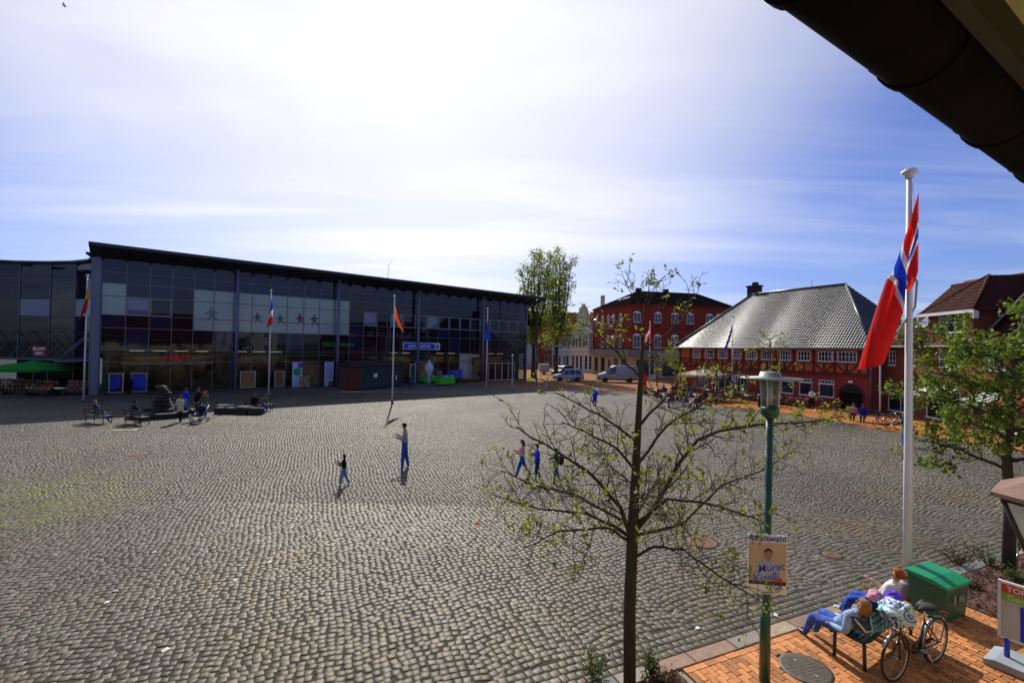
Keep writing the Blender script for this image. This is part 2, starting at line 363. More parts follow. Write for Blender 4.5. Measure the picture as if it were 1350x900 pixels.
def far_cobbles():                                     # beyond the setts one can tell apart
    m = bpy.data.materials.new('far_setts'); m.use_nodes = True; t = m.node_tree; n = t.nodes; l = t.links; b = n['Principled BSDF']
    tcx = n.new('ShaderNodeTexCoord'); v = n.new('ShaderNodeTexVoronoi'); v.inputs['Scale'].default_value = 6; v.distance = 'CHEBYCHEV'; v.inputs['Randomness'].default_value = .6; l.new(tcx.outputs['Object'], v.inputs['Vector'])
    cr = n.new('ShaderNodeValToRGB'); e = cr.color_ramp.elements; e[0].color = (.085, .078, .064, 1); e[1].color = (.2, .182, .145, 1); l.new(v.outputs['Color'], cr.inputs[0])
    l.new(cr.outputs[0], b.inputs['Base Color']); b.inputs['Roughness'].default_value = .75; b.inputs['Specular IOR Level'].default_value = .2
    bp = n.new('ShaderNodeBump'); bp.inputs['Strength'].default_value = .8; bp.inputs['Distance'].default_value = .03; bp.invert = True; l.new(v.outputs['Distance'], bp.inputs['Height']); l.new(bp.outputs[0], b.inputs['Normal'])
    return m
M_FAR = far_cobbles()
M_GROUND = mat('town_ground', (.07, .075, .05), .95, var=.3, scale=.2)
# one sheet to the horizon
struct(MB().quad((-3000,-3000,-.09),(3000,-3000,-.09),(3000,3000,-.09),(-3000,3000,-.09)).build('ground', M_GROUND))
SQ = [tuple(K(-30))[:2], tuple(K(22))[:2], (26, 24), (23.9, 28.2), (23.3, 30), (23.2, 32.2), (20.6, 38.4), (18.2, 39.6), (16.5, 46), (13, 52.5), (8, 56), (4, 53.4), (-7.4, 61.6), (-9.5, 62.2), (-36.8, 41.1), (-62, 40), (-62, -8)]
plaza = MB(); plaza.v = [(x, y, -.0065) for x, y in SQ]; plaza.f = [tuple(range(len(SQ)))]; plaza.m = [0]; plaza.s = [False]
plaza = struct(plaza.build('plaza', M_JOINT))
YFAR = 47.0
def clip(poly, f):
    o = []
    for i, p in enumerate(poly):
        q = poly[(i+1) % len(poly)]; a, b = f(p), f(q)
        if a >= 0: o.append(p)
        if a*b < 0: t = a/(a-b); o.append((p[0]+(q[0]-p[0])*t, p[1]+(q[1]-p[1])*t))
    return o
fp = clip(SQ, lambda p: p[1]-YFAR+.1)
fm = MB(); fm.v = [(x, y, -.006) for x, y in fp]; fm.f = [tuple(range(len(fp)))]; fm.m = [0]; fm.s = [False]; fm.build('far_cobbles', M_FAR, plaza)
MANHOLES = [(G(926, 714), .36), (G(180, 598), .40), (G(1097, 731), .2)]
def setts():
    Wd, A, st = 1.8, .13, .128
    rows = []; ncol = 60
    P = []; Q = []; ANG = []; SX = []; SY = []
    ns = int(Wd/st)
    for i in range(-50, 34):
        off = nrng.uniform(0, st); jit = nrng.normal(0, .0, 1)[0]
        q0 = np.arange(-.4, 60, st) + off
        s = (np.arange(ns) + .5)/ns*Wd - Wd/2
        S, QQ = np.meshgrid(s, q0)
        slope = -8*A*S/Wd**2
        qq = QQ + A*(1-(2*S/Wd)**2); S = S + nrng.uniform(-.3, .3, (len(q0), 1))*st*(1-np.abs(2*S/Wd))
        S = S + nrng.normal(0, .013, S.shape); qq = qq + nrng.normal(0, .011, S.shape); P.append((S + i*Wd).ravel()); Q.append(qq.ravel()); an = np.arctan(slope); ANG.append(an.ravel())
        SX.append((st/np.maximum(np.cos(an), .6)).ravel()*.985); SY.append((st*np.cos(an)).ravel())
    P, Q, ANG, SX, SY = map(np.concatenate, (P, Q, ANG, SX, SY))
    fade = np.clip((Q-.7)/2, 0, 1)
    P = P + fade*(.07*np.sin(Q*.55+1.3*np.sin(P*.21)) + .03*np.sin(Q*1.7+P*.6)); Q = Q + fade*(.10*np.sin(P*.43+.4*Q*.2) + .04*np.sin(P*1.1-Q*.5))
    keep = Q > .58; P, Q, ANG, SX, SY = P[keep], Q[keep], ANG[keep], SX[keep], SY[keep]
    for r in range(4):                                  # straight rows along the kerb
        p = np.arange(-6, 22, .14) + (r % 2)*.07; n_ = len(p)
        P = np.concatenate([P, p]); Q = np.concatenate([Q, np.full(n_, 0.08 + r*.142)]); ANG = np.concatenate([ANG, np.zeros(n_)])
        SX = np.concatenate([SX, np.full(n_, .14)]); SY = np.concatenate([SY, np.full(n_, .14)])
    X = K0.x + KD.x*P + KN.x*Q; Y = K0.y + KD.y*P + KN.y*Q
    ok = (Y > 4.2) & (Y < YFAR) & (np.abs(X) < 1.16*Y + 1.2) & pip(X, Y, SQ)
    for c, r in MANHOLES: ok &= np.hypot(X-c.x, Y-c.y) > r + .07
    X, Y, ANG, SX, SY = X[ok], Y[ok], ANG[ok], SX[ok], SY[ok]
    n = len(X); ANG = ANG + KANG + nrng.normal(0, .085, n)
    SX = SX*nrng.uniform(.80, 1.07, n) - .008; SY = SY*nrng.uniform(.86, 1.05, n) - .008
    Z = nrng.normal(0, .0018, n)
    return X, Y, Z, ANG, SX, SY
X, Y, Z, ANG, SX, SY = setts()
vis = (np.abs(X) < 1.10*Y) & (Y > 5.6)
# setts hidden by the kerb side of the frame do not count as nearest
dist = np.hypot(X, Y) + np.where(vis, 0, 1e3)
near = np.argsort(dist)[:300]; isn = np.zeros(len(X), bool); isn[near] = True
UC = np.array([(-1,-1),(1,-1),(1,1),(-1,1)], float)
def sett_mesh(X, Y, Z, ANG, SX, SY, fine):
    n = len(X); c, s = np.cos(ANG)[:, None], np.sin(ANG)[:, None]
    cj = nrng.normal(0, .007, (n, 4, 2))
    def ring(inset, z, zj):
        hx = (SX/2)[:, None] - inset; hy = (SY/2)[:, None] - inset
        ux = UC[None, :, 0]*hx + cj[:, :, 0]; uy = UC[None, :, 1]*hy + cj[:, :, 1]
        zz = z + Z[:, None] + (nrng.normal(0, zj, (n, 4)) if zj else 0)
        return np.stack([X[:, None] + ux*c - uy*s, Y[:, None] + ux*s + uy*c, np.broadcast_to(zz, (n, 4))], -1)
    if fine:
        rings = [ring(0, -.012, 0), ring(.0005, -.003, 0), ring(.005, .001, .0008)]
        ctr = np.stack([X, Y, Z + .0018], -1)[:, None, :]
        V = np.concatenate(rings + [ctr], 1); k = 13
        F4 = [(a+r*4, (a+1) % 4+r*4, (a+1) % 4+r*4+4, a+r*4+4) for r in range(2) for a in range(4)]; F3 = [(8+a, 8+(a+1) % 4, 12) for a in range(4)]
    else:
        rings = [ring(0, -.008, 0), ring(.003, .001, .0010)]; V = np.concatenate(rings, 1); k = 8
        F4 = [(a, (a+1) % 4, (a+1) % 4+4, a+4) for a in range(4)] + [(4, 5, 6, 7)]; F3 = []
    base = (np.arange(n)*k)[:, None]
    idx = np.concatenate([(base[:, :, None] + np.array(F4)[None]).reshape(n, -1)] + ([(base[:, :, None] + np.array(F3)[None]).reshape(n, -1)] if F3 else []), 1).ravel()
    cnt = np.tile(np.array([4]*len(F4) + [3]*len(F3)), n)
    me = bpy.data.meshes.new('cobblestones'); V = V.reshape(-1, 3)
    me.vertices.add(len(V)); me.vertices.foreach_set('co', V.ravel()); me.loops.add(len(idx)); me.loops.foreach_set('vertex_index', idx.astype(np.int32))
    me.polygons.add(len(cnt)); st = np.concatenate([[0], np.cumsum(cnt)[:-1]]); me.polygons.foreach_set('loop_start', st.astype(np.int32)); me.polygons.foreach_set('loop_total', cnt.astype(np.int32))
    me.materials.append(M_COB); me.update(calc_edges=True); me.validate(); return me
mid = (~isn) & (Y < 14); far = (~isn) & (Y >= 14)
stuff(link('cobblestones', sett_mesh(*(a[mid] for a in (X, Y, Z, ANG, SX, SY)), True), plaza))
stuff(link('cobblestones', sett_mesh(*(a[far] for a in (X, Y, Z, ANG, SX, SY)), False), plaza))
o1 = np.zeros(1); one = np.ones(1)
protos = [sett_mesh(o1, o1, o1, o1, one*.126, one*.126, True) for _ in range(14)]
for i in near:
    o = link('cobblestone', random.choice(protos), plaza, (X[i], Y[i], Z[i]), ANG[i] + random.choice((0, pi)))
    o.scale = (SX[i]/.126, SY[i]/.126, 1)
# --- the pavement we look down on: sand bed, granite kerb, clinker bricks
M_SAND = mat('joint_sand', (.10, .065, .04), .95, var=.3, scale=5)
pv = MB(); PVP = [K(-.02, -.3), K(22, -.3), K(22, -9), K(-.02, -9)]
pv.v = [(p.x, p.y, -.03) for p in PVP]; pv.f = [(0,1,2,3)]; pv.m = [0]; pv.s = [False]
pave = struct(pv.build('pavement', M_SAND))
M_KERB = mat('kerb_granite', (.24, .215, .185), .7, var=.18, scale=9, bump=.25, island=.22, col2=(.33, .27, .22))
M_BRICK = mat('clinker_brick', (.40, .145, .040), .75, scale=14, bump=.4, island=.36, col2=(.58, .24, .075))
M_KERBS = [M_KERB, mat('kerb_pink', (.27, .165, .115), .75, var=.2, scale=9, bump=.25, island=.2), mat('kerb_beige', (.33, .25, .165), .75, var=.2, scale=9, bump=.25, island=.2), mat('kerb_grey', (.17, .175, .18), .75, var=.2, scale=9, bump=.25, island=.2)]
s = -6.0; kn = 0
while s < 20:
    ln = random.uniform(.62, .98); b = MB(); b.box((0, 0, -.045), (ln-.014, .262, .11), bev=.012)
    b.build('kerb_stone', random.choice(M_KERBS), pave, K(s + ln/2, -.138, .012 + random.uniform(-.003, .004)), KANG + random.uniform(-.006, .006)); s += ln; kn += 1
bricks = []                                             # (s, q, along kerb?)
for i in range(int(9.6/.212)): bricks.append((.11 + i*.212, -.282 - .054, True))
for j in range(40): bricks.append((.052, -.395 - .1 - j*.212, False))
ncols = int(12/.107)
for i in range(ncols):
    s = .16 + i*.107
    for j in range(28):
        q = -.395 - .1 - j*.212 - (.106 if i % 2 else 0)
        bricks.append((s, q, False))
    if i % 2: bricks.append((s, -.395 - .05, None))     # half brick closes the row
BEDR = (6.35, 11.6, -1.5, -.3)
def inbed(s, q): return BEDR[0] - .05 < s < BEDR[1] and q > BEDR[2] - .08
MH2 = (G(1062, 882), .36)
bb = []
for s, q, al in bricks:
    p = K(s, q)
    if inbed(s, q) and al is not True: continue
    if al is True and s > 12: continue
    if (p - MH2[0]).length < MH2[1] - .03: continue
    if p.y < 3.2 or p.x > 1.13*p.y + .6: continue
    bb.append((p, al))
def clinker(ln, wd, seed):
    r = random.Random(seed); b = MB(); b.box((0, 0, -.02), (ln, wd, .05), bev=.004)
    b.v = [(x + r.uniform(-.0015, .0015), y + r.uniform(-.0015, .0015), z + (r.uniform(-.002, .002) if z > 0 else 0)) for x, y, z in b.v]; return b
CB = [clinker(.205, .1, i).mesh('brick', M_BRICK) for i in range(6)]; CH = clinker(.1, .1, 9).mesh('brick', M_BRICK)
bb.sort(key=lambda t: (t[0].length if (t[0].y > 5.6 and t[0].x < 1.09*t[0].y) else 1e3))
rest = MB()
for n_, (p, al) in enumerate(bb):
    z = random.uniform(-.003, .003) + .008; rz = KANG + (0 if al else pi/2) + random.gauss(0, .008)
    if n_ < 300: link('brick', CH if al is None else random.choice(CB), pave, (p.x, p.y, z), rz)
    else:
        rest.T = Matrix.Translation((p.x, p.y, z)) @ Matrix.Rotation(rz, 4, 'Z'); d = (.1 if al is None else .205)/2
        rest.add([(x*d, y*.05, -.04) for x, y in UC] + [(x*(d-.004), y*.046, .004) for x, y in UC], [(0,1,5,4),(1,2,6,5),(2,3,7,6),(3,0,4,7),(4,5,6,7)])
stuff(rest.build('bricks', M_BRICK, pave, fix=False))
# --- planting beds in the pavement
M_MULCH = mat('bark_mulch', (.05, .018, .012), .95, var=.5, scale=18, bump=.8, bscale=30, col2=(.11, .045, .03))
def bed(s0, s1, q0, q1, seed):
    r = random.Random(seed); b = MB(); nx, ny = 36, 16
    b.v = [tuple(K(s0+(s1-s0)*i/nx, q0+(q1-q0)*j/ny, .015 + (r.uniform(0, .05) if 0 < i < nx and 0 < j < ny else 0))) for j in range(ny+1) for i in range(nx+1)]
    b.f = [(j*(nx+1)+i, j*(nx+1)+i+1, (j+1)*(nx+1)+i+1, (j+1)*(nx+1)+i) for j in range(ny) for i in range(nx)]; b.m = [0]*len(b.f); b.s = [False]*len(b.f)
    for _ in range(700):                                # loose bark pieces
        p = K(r.uniform(s0+.05, s1-.05), r.uniform(q0+.05, q1-.05), .045); b.bar(p, p + Vector((r.uniform(-.05, .05), r.uniform(-.05, .05), r.uniform(-.01, .03))), .022, .01)
    return struct(b.build('planting_bed', M_MULCH))
bed(6.35, 11.6, -1.5, -.3, 1); bed(-5, -.14, -2.4, -.3, 2)
eb = MB()
for j in range(6): p = K(-.085, -.52 - j*.4); eb.box((p.x, p.y, -.03), (.09, .39, .11), rz=KANG, bev=.01)
eb.build('edging', M_KERB, pave)
# --- far pavements and the street, clinker laid too far off to tell the bricks apart
M_FARPAVE = brickmat('far_clinker', (.50, .19, .055), (.60, .27, .09), (.2, .1, .045), .6, .3, .8, .03)
def flat_brick(name, poly, z, m):
    b = MB(); n = len(poly); b.v = [(x, y, z) for x, y in poly] + [(x, y, z-.12) for x, y in poly]
    b.f = [tuple(range(n))] + [(i, n+i, n+(i+1) % n, (i+1) % n) for i in range(n)]; b.m = [0]*len(b.f); b.s = [False]*len(b.f); return struct(b.build(name, m, fix=True))
def gridpave(name, c1, c2, cm, w_, h_):
    m = bpy.data.materials.new(name); m.use_nodes = True; t = m.node_tree; n = t.nodes; l = t.links; b = n['Principled BSDF']; b.inputs['Roughness'].default_value = .9; b.inputs['Specular IOR Level'].default_value = .02
    tcx = n.new('ShaderNodeTexCoord'); br = n.new('ShaderNodeTexBrick'); br.inputs['Scale'].default_value = 1; br.inputs['Brick Width'].default_value = w_; br.inputs['Row Height'].default_value = h_; br.inputs['Mortar Size'].default_value = .008
    br.inputs['Color1'].default_value = (*c1, 1); br.inputs['Color2'].default_value = (*c2, 1); br.inputs['Mortar'].default_value = (*cm, 1); l.new(tcx.outputs['Object'], br.inputs['Vector'])
    nz = n.new('ShaderNodeTexNoise'); nz.inputs['Scale'].default_value = .5; nz.inputs['Detail'].default_value = 6; l.new(tcx.outputs['Object'], nz.inputs['Vector'])
    mr = n.new('ShaderNodeMapRange'); mr.inputs['To Min'].default_value = .55; mr.inputs['To Max'].default_value = 1.35; l.new(nz.outputs[0], mr.inputs['Value'])
    hs = n.new('ShaderNodeHueSaturation'); l.new(mr.outputs[0], hs.inputs['Value']); l.new(br.outputs[0], hs.inputs['Color']); l.new(hs.outputs[0], b.inputs['Base Color']); return m
M_FARPAVE = gridpave('far_clinker', (.42, .155, .045), (.52, .22, .07), (.16, .07, .03), .2, .1)
M_STREET = gridpave('street_clinker', (.34, .17, .085), (.42, .22, .11), (.16, .09, .05), .2, .1)
flat_brick('pavement', [(26, 24), (23.9, 28.2), (23.3, 30), (23.2, 32.2), (20.6, 38.4), (18.2, 39.6), (16.5, 46), (15.5, 50), (16, 58), (30, 58), (36, 38), (33, 12), (30, 12)], .02, M_FARPAVE)
flat_brick('street', [(15.5, 50), (13, 52.5), (8, 56), (4, 53.4), (-7.4, 61.6), (0, 72), (2, 90), (-1, 130), (-4, 160), (12, 160), (14, 110), (18, 90), (40, 88), (40, 58), (16, 58)], .0, M_STREET)
b = MB()                                               # pale kerb line between street and parking
for i in range(30):
    t = i/29; b.box((4 + 2.2*t, 56 + 18*t, -.01), (.16, .62, .05), rz=-atan2(2.2, 18)+0, bev=.01)
struct(b.build('kerb_line', mat('pale_kerb', (.34, .30, .24), .8)))
# --- covers
M_IRON = mat('rusty_iron', (.13, .055, .032), .75, var=.3, scale=12, bump=.3, metal=.2, col2=(.2, .1, .06))
M_IRON2 = mat('grey_iron', (.075, .06, .045), .6, var=.3, scale=10, bump=.3, metal=.3, col2=(.12, .1, .07))
def manhole(c, r, m, label, z=0):
    t = thing('manhole_cover', label, 'manhole cover', (c.x, c.y, z), random.uniform(0, 3))
    b = MB(); b.lathe([(r*.86, -.03), (r, -.03), (r, .004), (r*.87, .004)], 32); b.build('frame', m, t)
    b = MB(); b.lathe([(r*.85, -.03), (r*.85, .0), (r*.8, .003)], 32)
    for i in range(-4, 5):
        for j in range(-4, 5):
            x, y = i*r*.17, j*r*.17
            if hypot(x, y) < r*.74: b.box((x, y, .004), (r*.11, r*.05, .008), rz=(i+j) % 2*pi/2)
    b.build('lid', m, t)
    for a in (0, pi):
        b = MB(); b.box((cos(a)*r*.5, sin(a)*r*.5, .008), (.06, .03, .012)); b.build('lifting_slot', mat('slot_pale', (.3, .26, .2), .6), t)
    return t
manhole(MANHOLES[0][0], .36, M_IRON, 'rusty round manhole cover in the cobbles right of the bare tree')
manhole(MANHOLES[1][0], .40, M_IRON, 'rusty round manhole cover far left in the cobbles')
manhole(MANHOLES[2][0], .2, M_IRON, 'small rusty cover in the cobbles near the poster lamp post')
manhole(MH2[0], .36, M_IRON2, 'dark round manhole cover in the orange brick pavement', .018)
c = G(165, 567); t = thing('drain_cover', 'pale rectangular drain cover behind the left benches', 'drain cover', (c.x, c.y, .012), .4)
b = MB(); b.box((0, 0, 0), (1.0, .5, .03), bev=.008); b.build('slab', mat('concrete_pale', (.42, .34, .2), .85), t)
b = MB()
for i in range(7): b.box((-.36 + i*.12, 0, .015), (.04, .36, .012))
b.build('grate', M_IRON2, t)
# --- scraps of litter
M_PAPER = mat('paper', (.8, .8, .78), .8); M_PAPER_R = mat('red_paper', (.6, .05, .04), .8)
r = random.Random(4)
for i, (x, y) in enumerate([(72, 732), (203, 728), (216, 714), (340, 704), (355, 741), (310, 765), (318, 749), (383, 693), (385, 695), (218, 857), (152, 779), (141, 794), (677, 700), (920, 828), (1023, 811)]):
    c = G(x, y); b = MB(); a = r.uniform(.03, .06)
    b.add([(-a, -a*.6, 0), (a, -a*.7, .004), (a*.9, a*.6, .012), (-a*.8, a*.7, .006), (0, 0, .018)], [(0,1,4),(1,2,4),(2,3,4),(3,0,4)])
    o = b.build('paper_scrap', M_PAPER, None, (c.x, c.y, .008), r.uniform(0, 6)); tag(o, 'small scrap of white paper lying on the cobbles', 'litter', 'scraps of white paper on the cobbles')
c = G(629, 690); b = MB(); b.add([(-.07, -.04, 0), (.08, -.05, .01), (.06, .06, .03), (-.06, .05, .01), (0, 0, .035)], [(0,1,4),(1,2,4),(2,3,4),(3,0,4)])
tag(b.build('wrapper', M_PAPER_R, None, (c.x, c.y, .008)), 'crumpled red wrapper on the cobbles left of the bare tree', 'litter')
# ================================================================== THE GLASS SHOPPING CENTRE
MX, MY = -36.66, 41.21; MANG = atan2(71.37-41.21, 2.09+36.66)
MALL = thing('shopping_centre', 'long dark glass fronted two storey shopping centre with a thin overhanging roof', 'building', (MX, MY, 0), MANG)
def mallw(x, y, z=0):
    c, s = cos(MANG), sin(MANG); return Vector((MX + x*c - y*s, MY + x*s + y*c, z))
M_STEEL = mat('blue_grey_steel', (.10, .11, .17), .45, metal=.3, var=.1, scale=2)
M_COLP = mat('column_paint', (.15, .16, .25), .5, var=.1, scale=1.5)
M_MULL = mat('mullion_grey', (.15, .155, .18), .4, metal=.4)
M_ROOFM = mat('roof_metal', (.06, .06, .062), .55, metal=.3, var=.2, scale=1)
M_SOFF = mat('soffit_dark', (.032, .030, .03), .8, var=.3, scale=.6)
M_PDARK = glass('dark_pane', (.006, .008, .013), .03, 1, .42)
M_PBLUE = glass('blue_pane', (.012, .016, .05), .05, 1, .4)
M_PSHOP = glass('shop_pane', (.01, .012, .012), .02, .18, .5)
M_PLITE = glass('frosted_pane', (.33, .41, .38), .12, 1, .5)
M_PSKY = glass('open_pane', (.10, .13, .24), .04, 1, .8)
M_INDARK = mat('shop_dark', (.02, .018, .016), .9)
ML = 49.1; ZR = [.1, 2.9, 3.95, 5.97, 7.15, 8.85, 10.0, 11.0, 12.1]
NX = 29; cw = ML/NX
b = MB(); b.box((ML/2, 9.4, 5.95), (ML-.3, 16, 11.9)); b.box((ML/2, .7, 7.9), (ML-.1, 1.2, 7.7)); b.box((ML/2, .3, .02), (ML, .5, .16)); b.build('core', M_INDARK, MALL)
PANE = {}
def mpane(i, j):
    x = (i+.5)*cw
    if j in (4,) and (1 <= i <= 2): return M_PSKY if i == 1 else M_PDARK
    if 4 <= j <= 5 and i == 0: return M_PLITE
    if j == 5 and i in (1, 2): return M_PBLUE
    if 3 <= j <= 5 and (4 <= i <= 5 or 6 <= i <= 8 or 9 <= i <= 12): return M_PLITE
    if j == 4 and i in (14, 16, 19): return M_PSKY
    if j <= 1: return M_PSHOP if not (12 <= i <= 14) else M_PDARK
    if j >= 6: return M_PBLUE
    return M_PBLUE if random.random() < .25 else M_PDARK
for i in range(NX):
    for j in range(8):
        if j == 0 and i in (10, 18, 19): continue      # open doorways
        if j <= 1 and i in (22, 23): continue
        hgt = ZR[j+1]-ZR[j]-.05; m = mpane(i, j); key = (j, m.name)
        if key not in PANE:
            g = MB(); g.box((0, 0, 0), (cw-.05, .02, hgt)); PANE[key] = g.mesh('pane', m)
        p = link('pane', PANE[key], MALL, ((i+.5)*cw, .02 + random.uniform(-.004, .004), (ZR[j]+ZR[j+1])/2))
        p.rotation_euler = (random.uniform(-.004, .004), 0, random.uniform(-.005, .005))
for i in (1, 2, 14, 16, 17, 18, 19, 20, 21, 22, 23, 24, 25, 26, 27, 28):
    key = 'wf'
    if key not in PANE:
        f = MB()
        for sx in (-1, 1): f.box((sx*(cw/2-.09), -.012, 0), (.09, .05, 1.62))
        for sz in (-1, 1): f.box((0, -.012, sz*.775), (cw-.27, .05, .09))
        PANE[key] = f.mesh('window_frame', mat('frame_grey', (.20, .21, .23), .4, metal=.3))
    link('window_frame', PANE[key], MALL, ((i+.5)*cw, 0, 8.0))
g = MB(); g.box((0, -.02, 6.1), (.05, .09, 12.05)); vm = g.mesh('mullion', M_MULL)
for i in range(NX+1): link('mullion', vm, MALL, (i*cw, 0, 0))
g = MB(); g.box((ML/2, -.015, 0), (ML, .075, .05)); hm = g.mesh('transom', M_MULL)
for z in ZR: link('transom', hm, MALL, (0, 0, z))
g = MB(); g.lathe([(.17, 0), (.17, 12.3)], 14); cm = g.mesh('column', M_COLP)
for i, x in enumerate((10.4, 20.5, 30.6, 40.7)):
    c = link('column', cm, MALL, (x, -.75, 0))
    for z in (3.95, 8.85):
        k = MB(); k.box((0, .37, z), (.05, .6, .08)); k.build('bracket', M_STEEL, c)
g = MB(); g.box((-.32, .1, 6.1), (.56, .7, 12.2), bev=.03); g.build('corner_pier', M_COLP, MALL)
g = MB(); g.box((ML+.1, .1, 6.0), (.22, .5, 12.0), bev=.02); g.build('corner_pier', M_COLP, MALL)
g = MB(); xs = [(-.8, 13.15), (51.2, 12.62)]
vs = []
for x, z in xs: vs += [(x, -2.1, z-.22), (x, -2.1, z), (x, .2, z-.35), (x, 17, z-.1), (x, 17, z-.5), (x, .1, z-.95)]
g.add(vs, [(0,1,7,6),(1,2,8,7),(2,3,9,8),(3,4,10,9),(4,5,11,10),(5,0,6,11),(0,5,4,3,2,1),(6,7,8,9,10,11)]); rf = g.build('roof', M_ROOFM, MALL)
g = MB(); g.add([(-.04, -2.02, -.245), (.04, -2.02, -.245), (.04, -.1, -.93), (-.04, -.1, -.93), (-.04, -2.02, -.42), (.04, -2.02, -.42), (.04, -.1, -1.2), (-.04, -.1, -1.2)], [(0,1,2,3),(4,7,6,5),(0,4,5,1),(3,2,6,7),(0,3,7,4),(1,5,6,2)]); rm = g.mesh('rafter', M_SOFF)
for i in range(NX+1): link('rafter', rm, rf, (i*cw, 0, 13.15 - .53*(i*cw+.8)/52))
g = MB(); g.tube([(-.8, -2.13, 13.13), (51.2, -2.13, 12.6)], .06, 6); g.build('gutter', M_STEEL, rf)
g = MB(); g.tube([(0, 0, 0), (.0, 0, 2.4), (.5, 0, 3.2)], [.03, .025, .01], 5); g.build('mast', M_STEEL, rf, (27.3, 1.5, 12.6))
# shop interiors: floor, back wall, piers and lamps that are off in daylight
M_CREAM = mat('shop_cream', (.52, .46, .30), .8, var=.2, scale=1.5); M_WHITEP = mat('white_panel', (.62, .64, .66), .6, var=.06)
g = MB(); g.box((-1+ML/2, .16, 3.6), (ML-2.4, .05, .4)); g.build('blind_box', M_CREAM, MALL)
for x in (.4, 10.05): 
    g = MB(); g.box((x, .33, 1.95), (.46, .36, 3.8), bev=.01); g.build('pier', mat('pier_pale', (.40, .46, .50), .5), MALL)
for x in (38.2, 39.4-.15): 
    g = MB(); g.box((x-.5, .1, 2.2), (1.1, .06, 3.5), bev=.01); g.build('panel', mat('grey_panel', (.36, .38, .35), .5), MALL)
g = MB(); g.box((5, -.12, 2.77), (7.0, .24, .16), bev=.01); g.build('canopy_rail', M_MULL, MALL)
# entrance doors of the right hand hall
for i, x in enumerate((42.2, 43.4, 44.6, 45.8)):
    d = MB(); d.box((0, 0, 1.3), (.07, .08, 2.6)); d.box((1.13, 0, 1.3), (.07, .08, 2.6)); d.box((.565, 0, 2.56), (1.06, .08, .07)); d.box((.565, 0, .1), (1.06, .08, .14))
    o = d.build('door', mat('alu_frame', (.5, .51, .52), .35, metal=.5), MALL, (x, -.1, .0)); h = MB(); h.tube([(.98, -.08, .9), (.98, -.08, 1.3)], .02, 6); h.build('handle', M_STEEL, o)
# goods in the window bays, read dimly through the glass
def rack(x, y, z, wd, col, n, label, hgt=.95):
    t = thing('clothes_rack', label, 'clothes rack', mallw(x, y, z), MANG)
    f = MB(); f.tube([(-wd/2, 0, 0), (-wd/2, 0, hgt+.45), (wd/2, 0, hgt+.45), (wd/2, 0, 0)], .018, 6); f.build('rail', M_MULL, t)
    r = random.Random(int(x*10)); c = mat('cloth_%d_%d_%d' % tuple(int(v*100) for v in col), col, .85, var=.35, scale=5)
    for k in range(n):
        g = MB(); xx = -wd/2 + .08 + (wd-.16)*k/(n-1); L_ = hgt*r.uniform(.75, 1)
        g.vprism([(xx-.05, hgt+.42), (xx+.05, hgt+.42), (xx+.07, hgt+.3), (xx+.08, hgt+.42-L_), (xx-.08, hgt+.42-L_*r.uniform(.94, 1)), (xx-.07, hgt+.3)], -.22, .22); g.build('garment', c, t)
    return t
M_ALU = mat('alu_frame', (.5, .51, .52), .35, metal=.5)
def showcase(x, wd, z0, z1, label, col):
    t = thing('display_case', label, 'display case', mallw(x, -.06, 0), MANG)
    f = MB(); 
    for a in (-wd/2, wd/2): f.box((a, 0, (z0+z1)/2), (.06, .07, z1-z0))
    for z in (z0, z1): f.box((0, 0, z), (wd+.06, .07, .06))
    f.build('frame', M_ALU, t); g = MB(); g.box((0, .03, (z0+z1)/2), (wd-.06, .02, z1-z0-.06)); g.build('backing', mat('case_%d' % int(x*10), col, .6, var=.6, scale=4, stretch=(6, 1, .6)), t); return t
showcase(2.75, 1.1, .15, 1.86, 'framed window display with blue clothes left of the red shop letters', (.02, .05, .30))
showcase(1.15, .95, .15, 1.86, 'framed window display with dark blue clothes beside the corner pier', (.015, .02, .12))
showcase(11.6, 1.35, .2, 1.86, 'framed window display with amber goods right of the pale pier', (.30, .15, .04))
showcase(14.6, .9, .2, 1.86, 'framed window display with dull amber goods next to the blue posters', (.16, .09, .03))
rack(2.8, -.55, .02, .95, (.02, .06, .60), 6, 'rail of bright blue clothes outside the clothes shop')
rack(1.1, -.5, .02, .7, (.02, .05, .42), 4, 'short rail of blue clothes beside the corner pier')
# pictures on the frosted panes: slim dark riders and figures, flat prints
M_PR1 = mat('print_black', (.09, .11, .11), .6, var=.5, scale=5); M_PR2 = mat('print_red', (.25, .05, .05), .6, var=.5, scale=5)
FIG = [(-.35, .1), (-.2, .75), (-.3, 1.0), (-.5, .8), (-.56, .9), (-.34, 1.3), (-.16, 1.5), (-.2, 1.72), (-.1, 1.88), (.02, 1.84), (.06, 1.62), (.0, 1.5), (.2, 1.3), (.42, 1.25), (.5, 1.05), (.4, .98), (.18, 1.05), (.14, .85), (.34, .5), (.55, .1), (.44, 0), (.2, .38), (.0, .65), (-.12, .35), (-.26, 0)]
for x, m, sc in ((12.4, M_PR1, .62), (14.6, M_PR1, .6), (16.6, M_PR2, .7), (18.1, M_PR1, .7), (8.3, mat('print_grey', (.2, .23, .25), .6), .8)):
    g = MB(); g.vprism([(a*sc*1.3, c*sc) for a, c in FIG], -.004, 0); g.build('window_print', m, MALL, (x, -.001, 6.9))
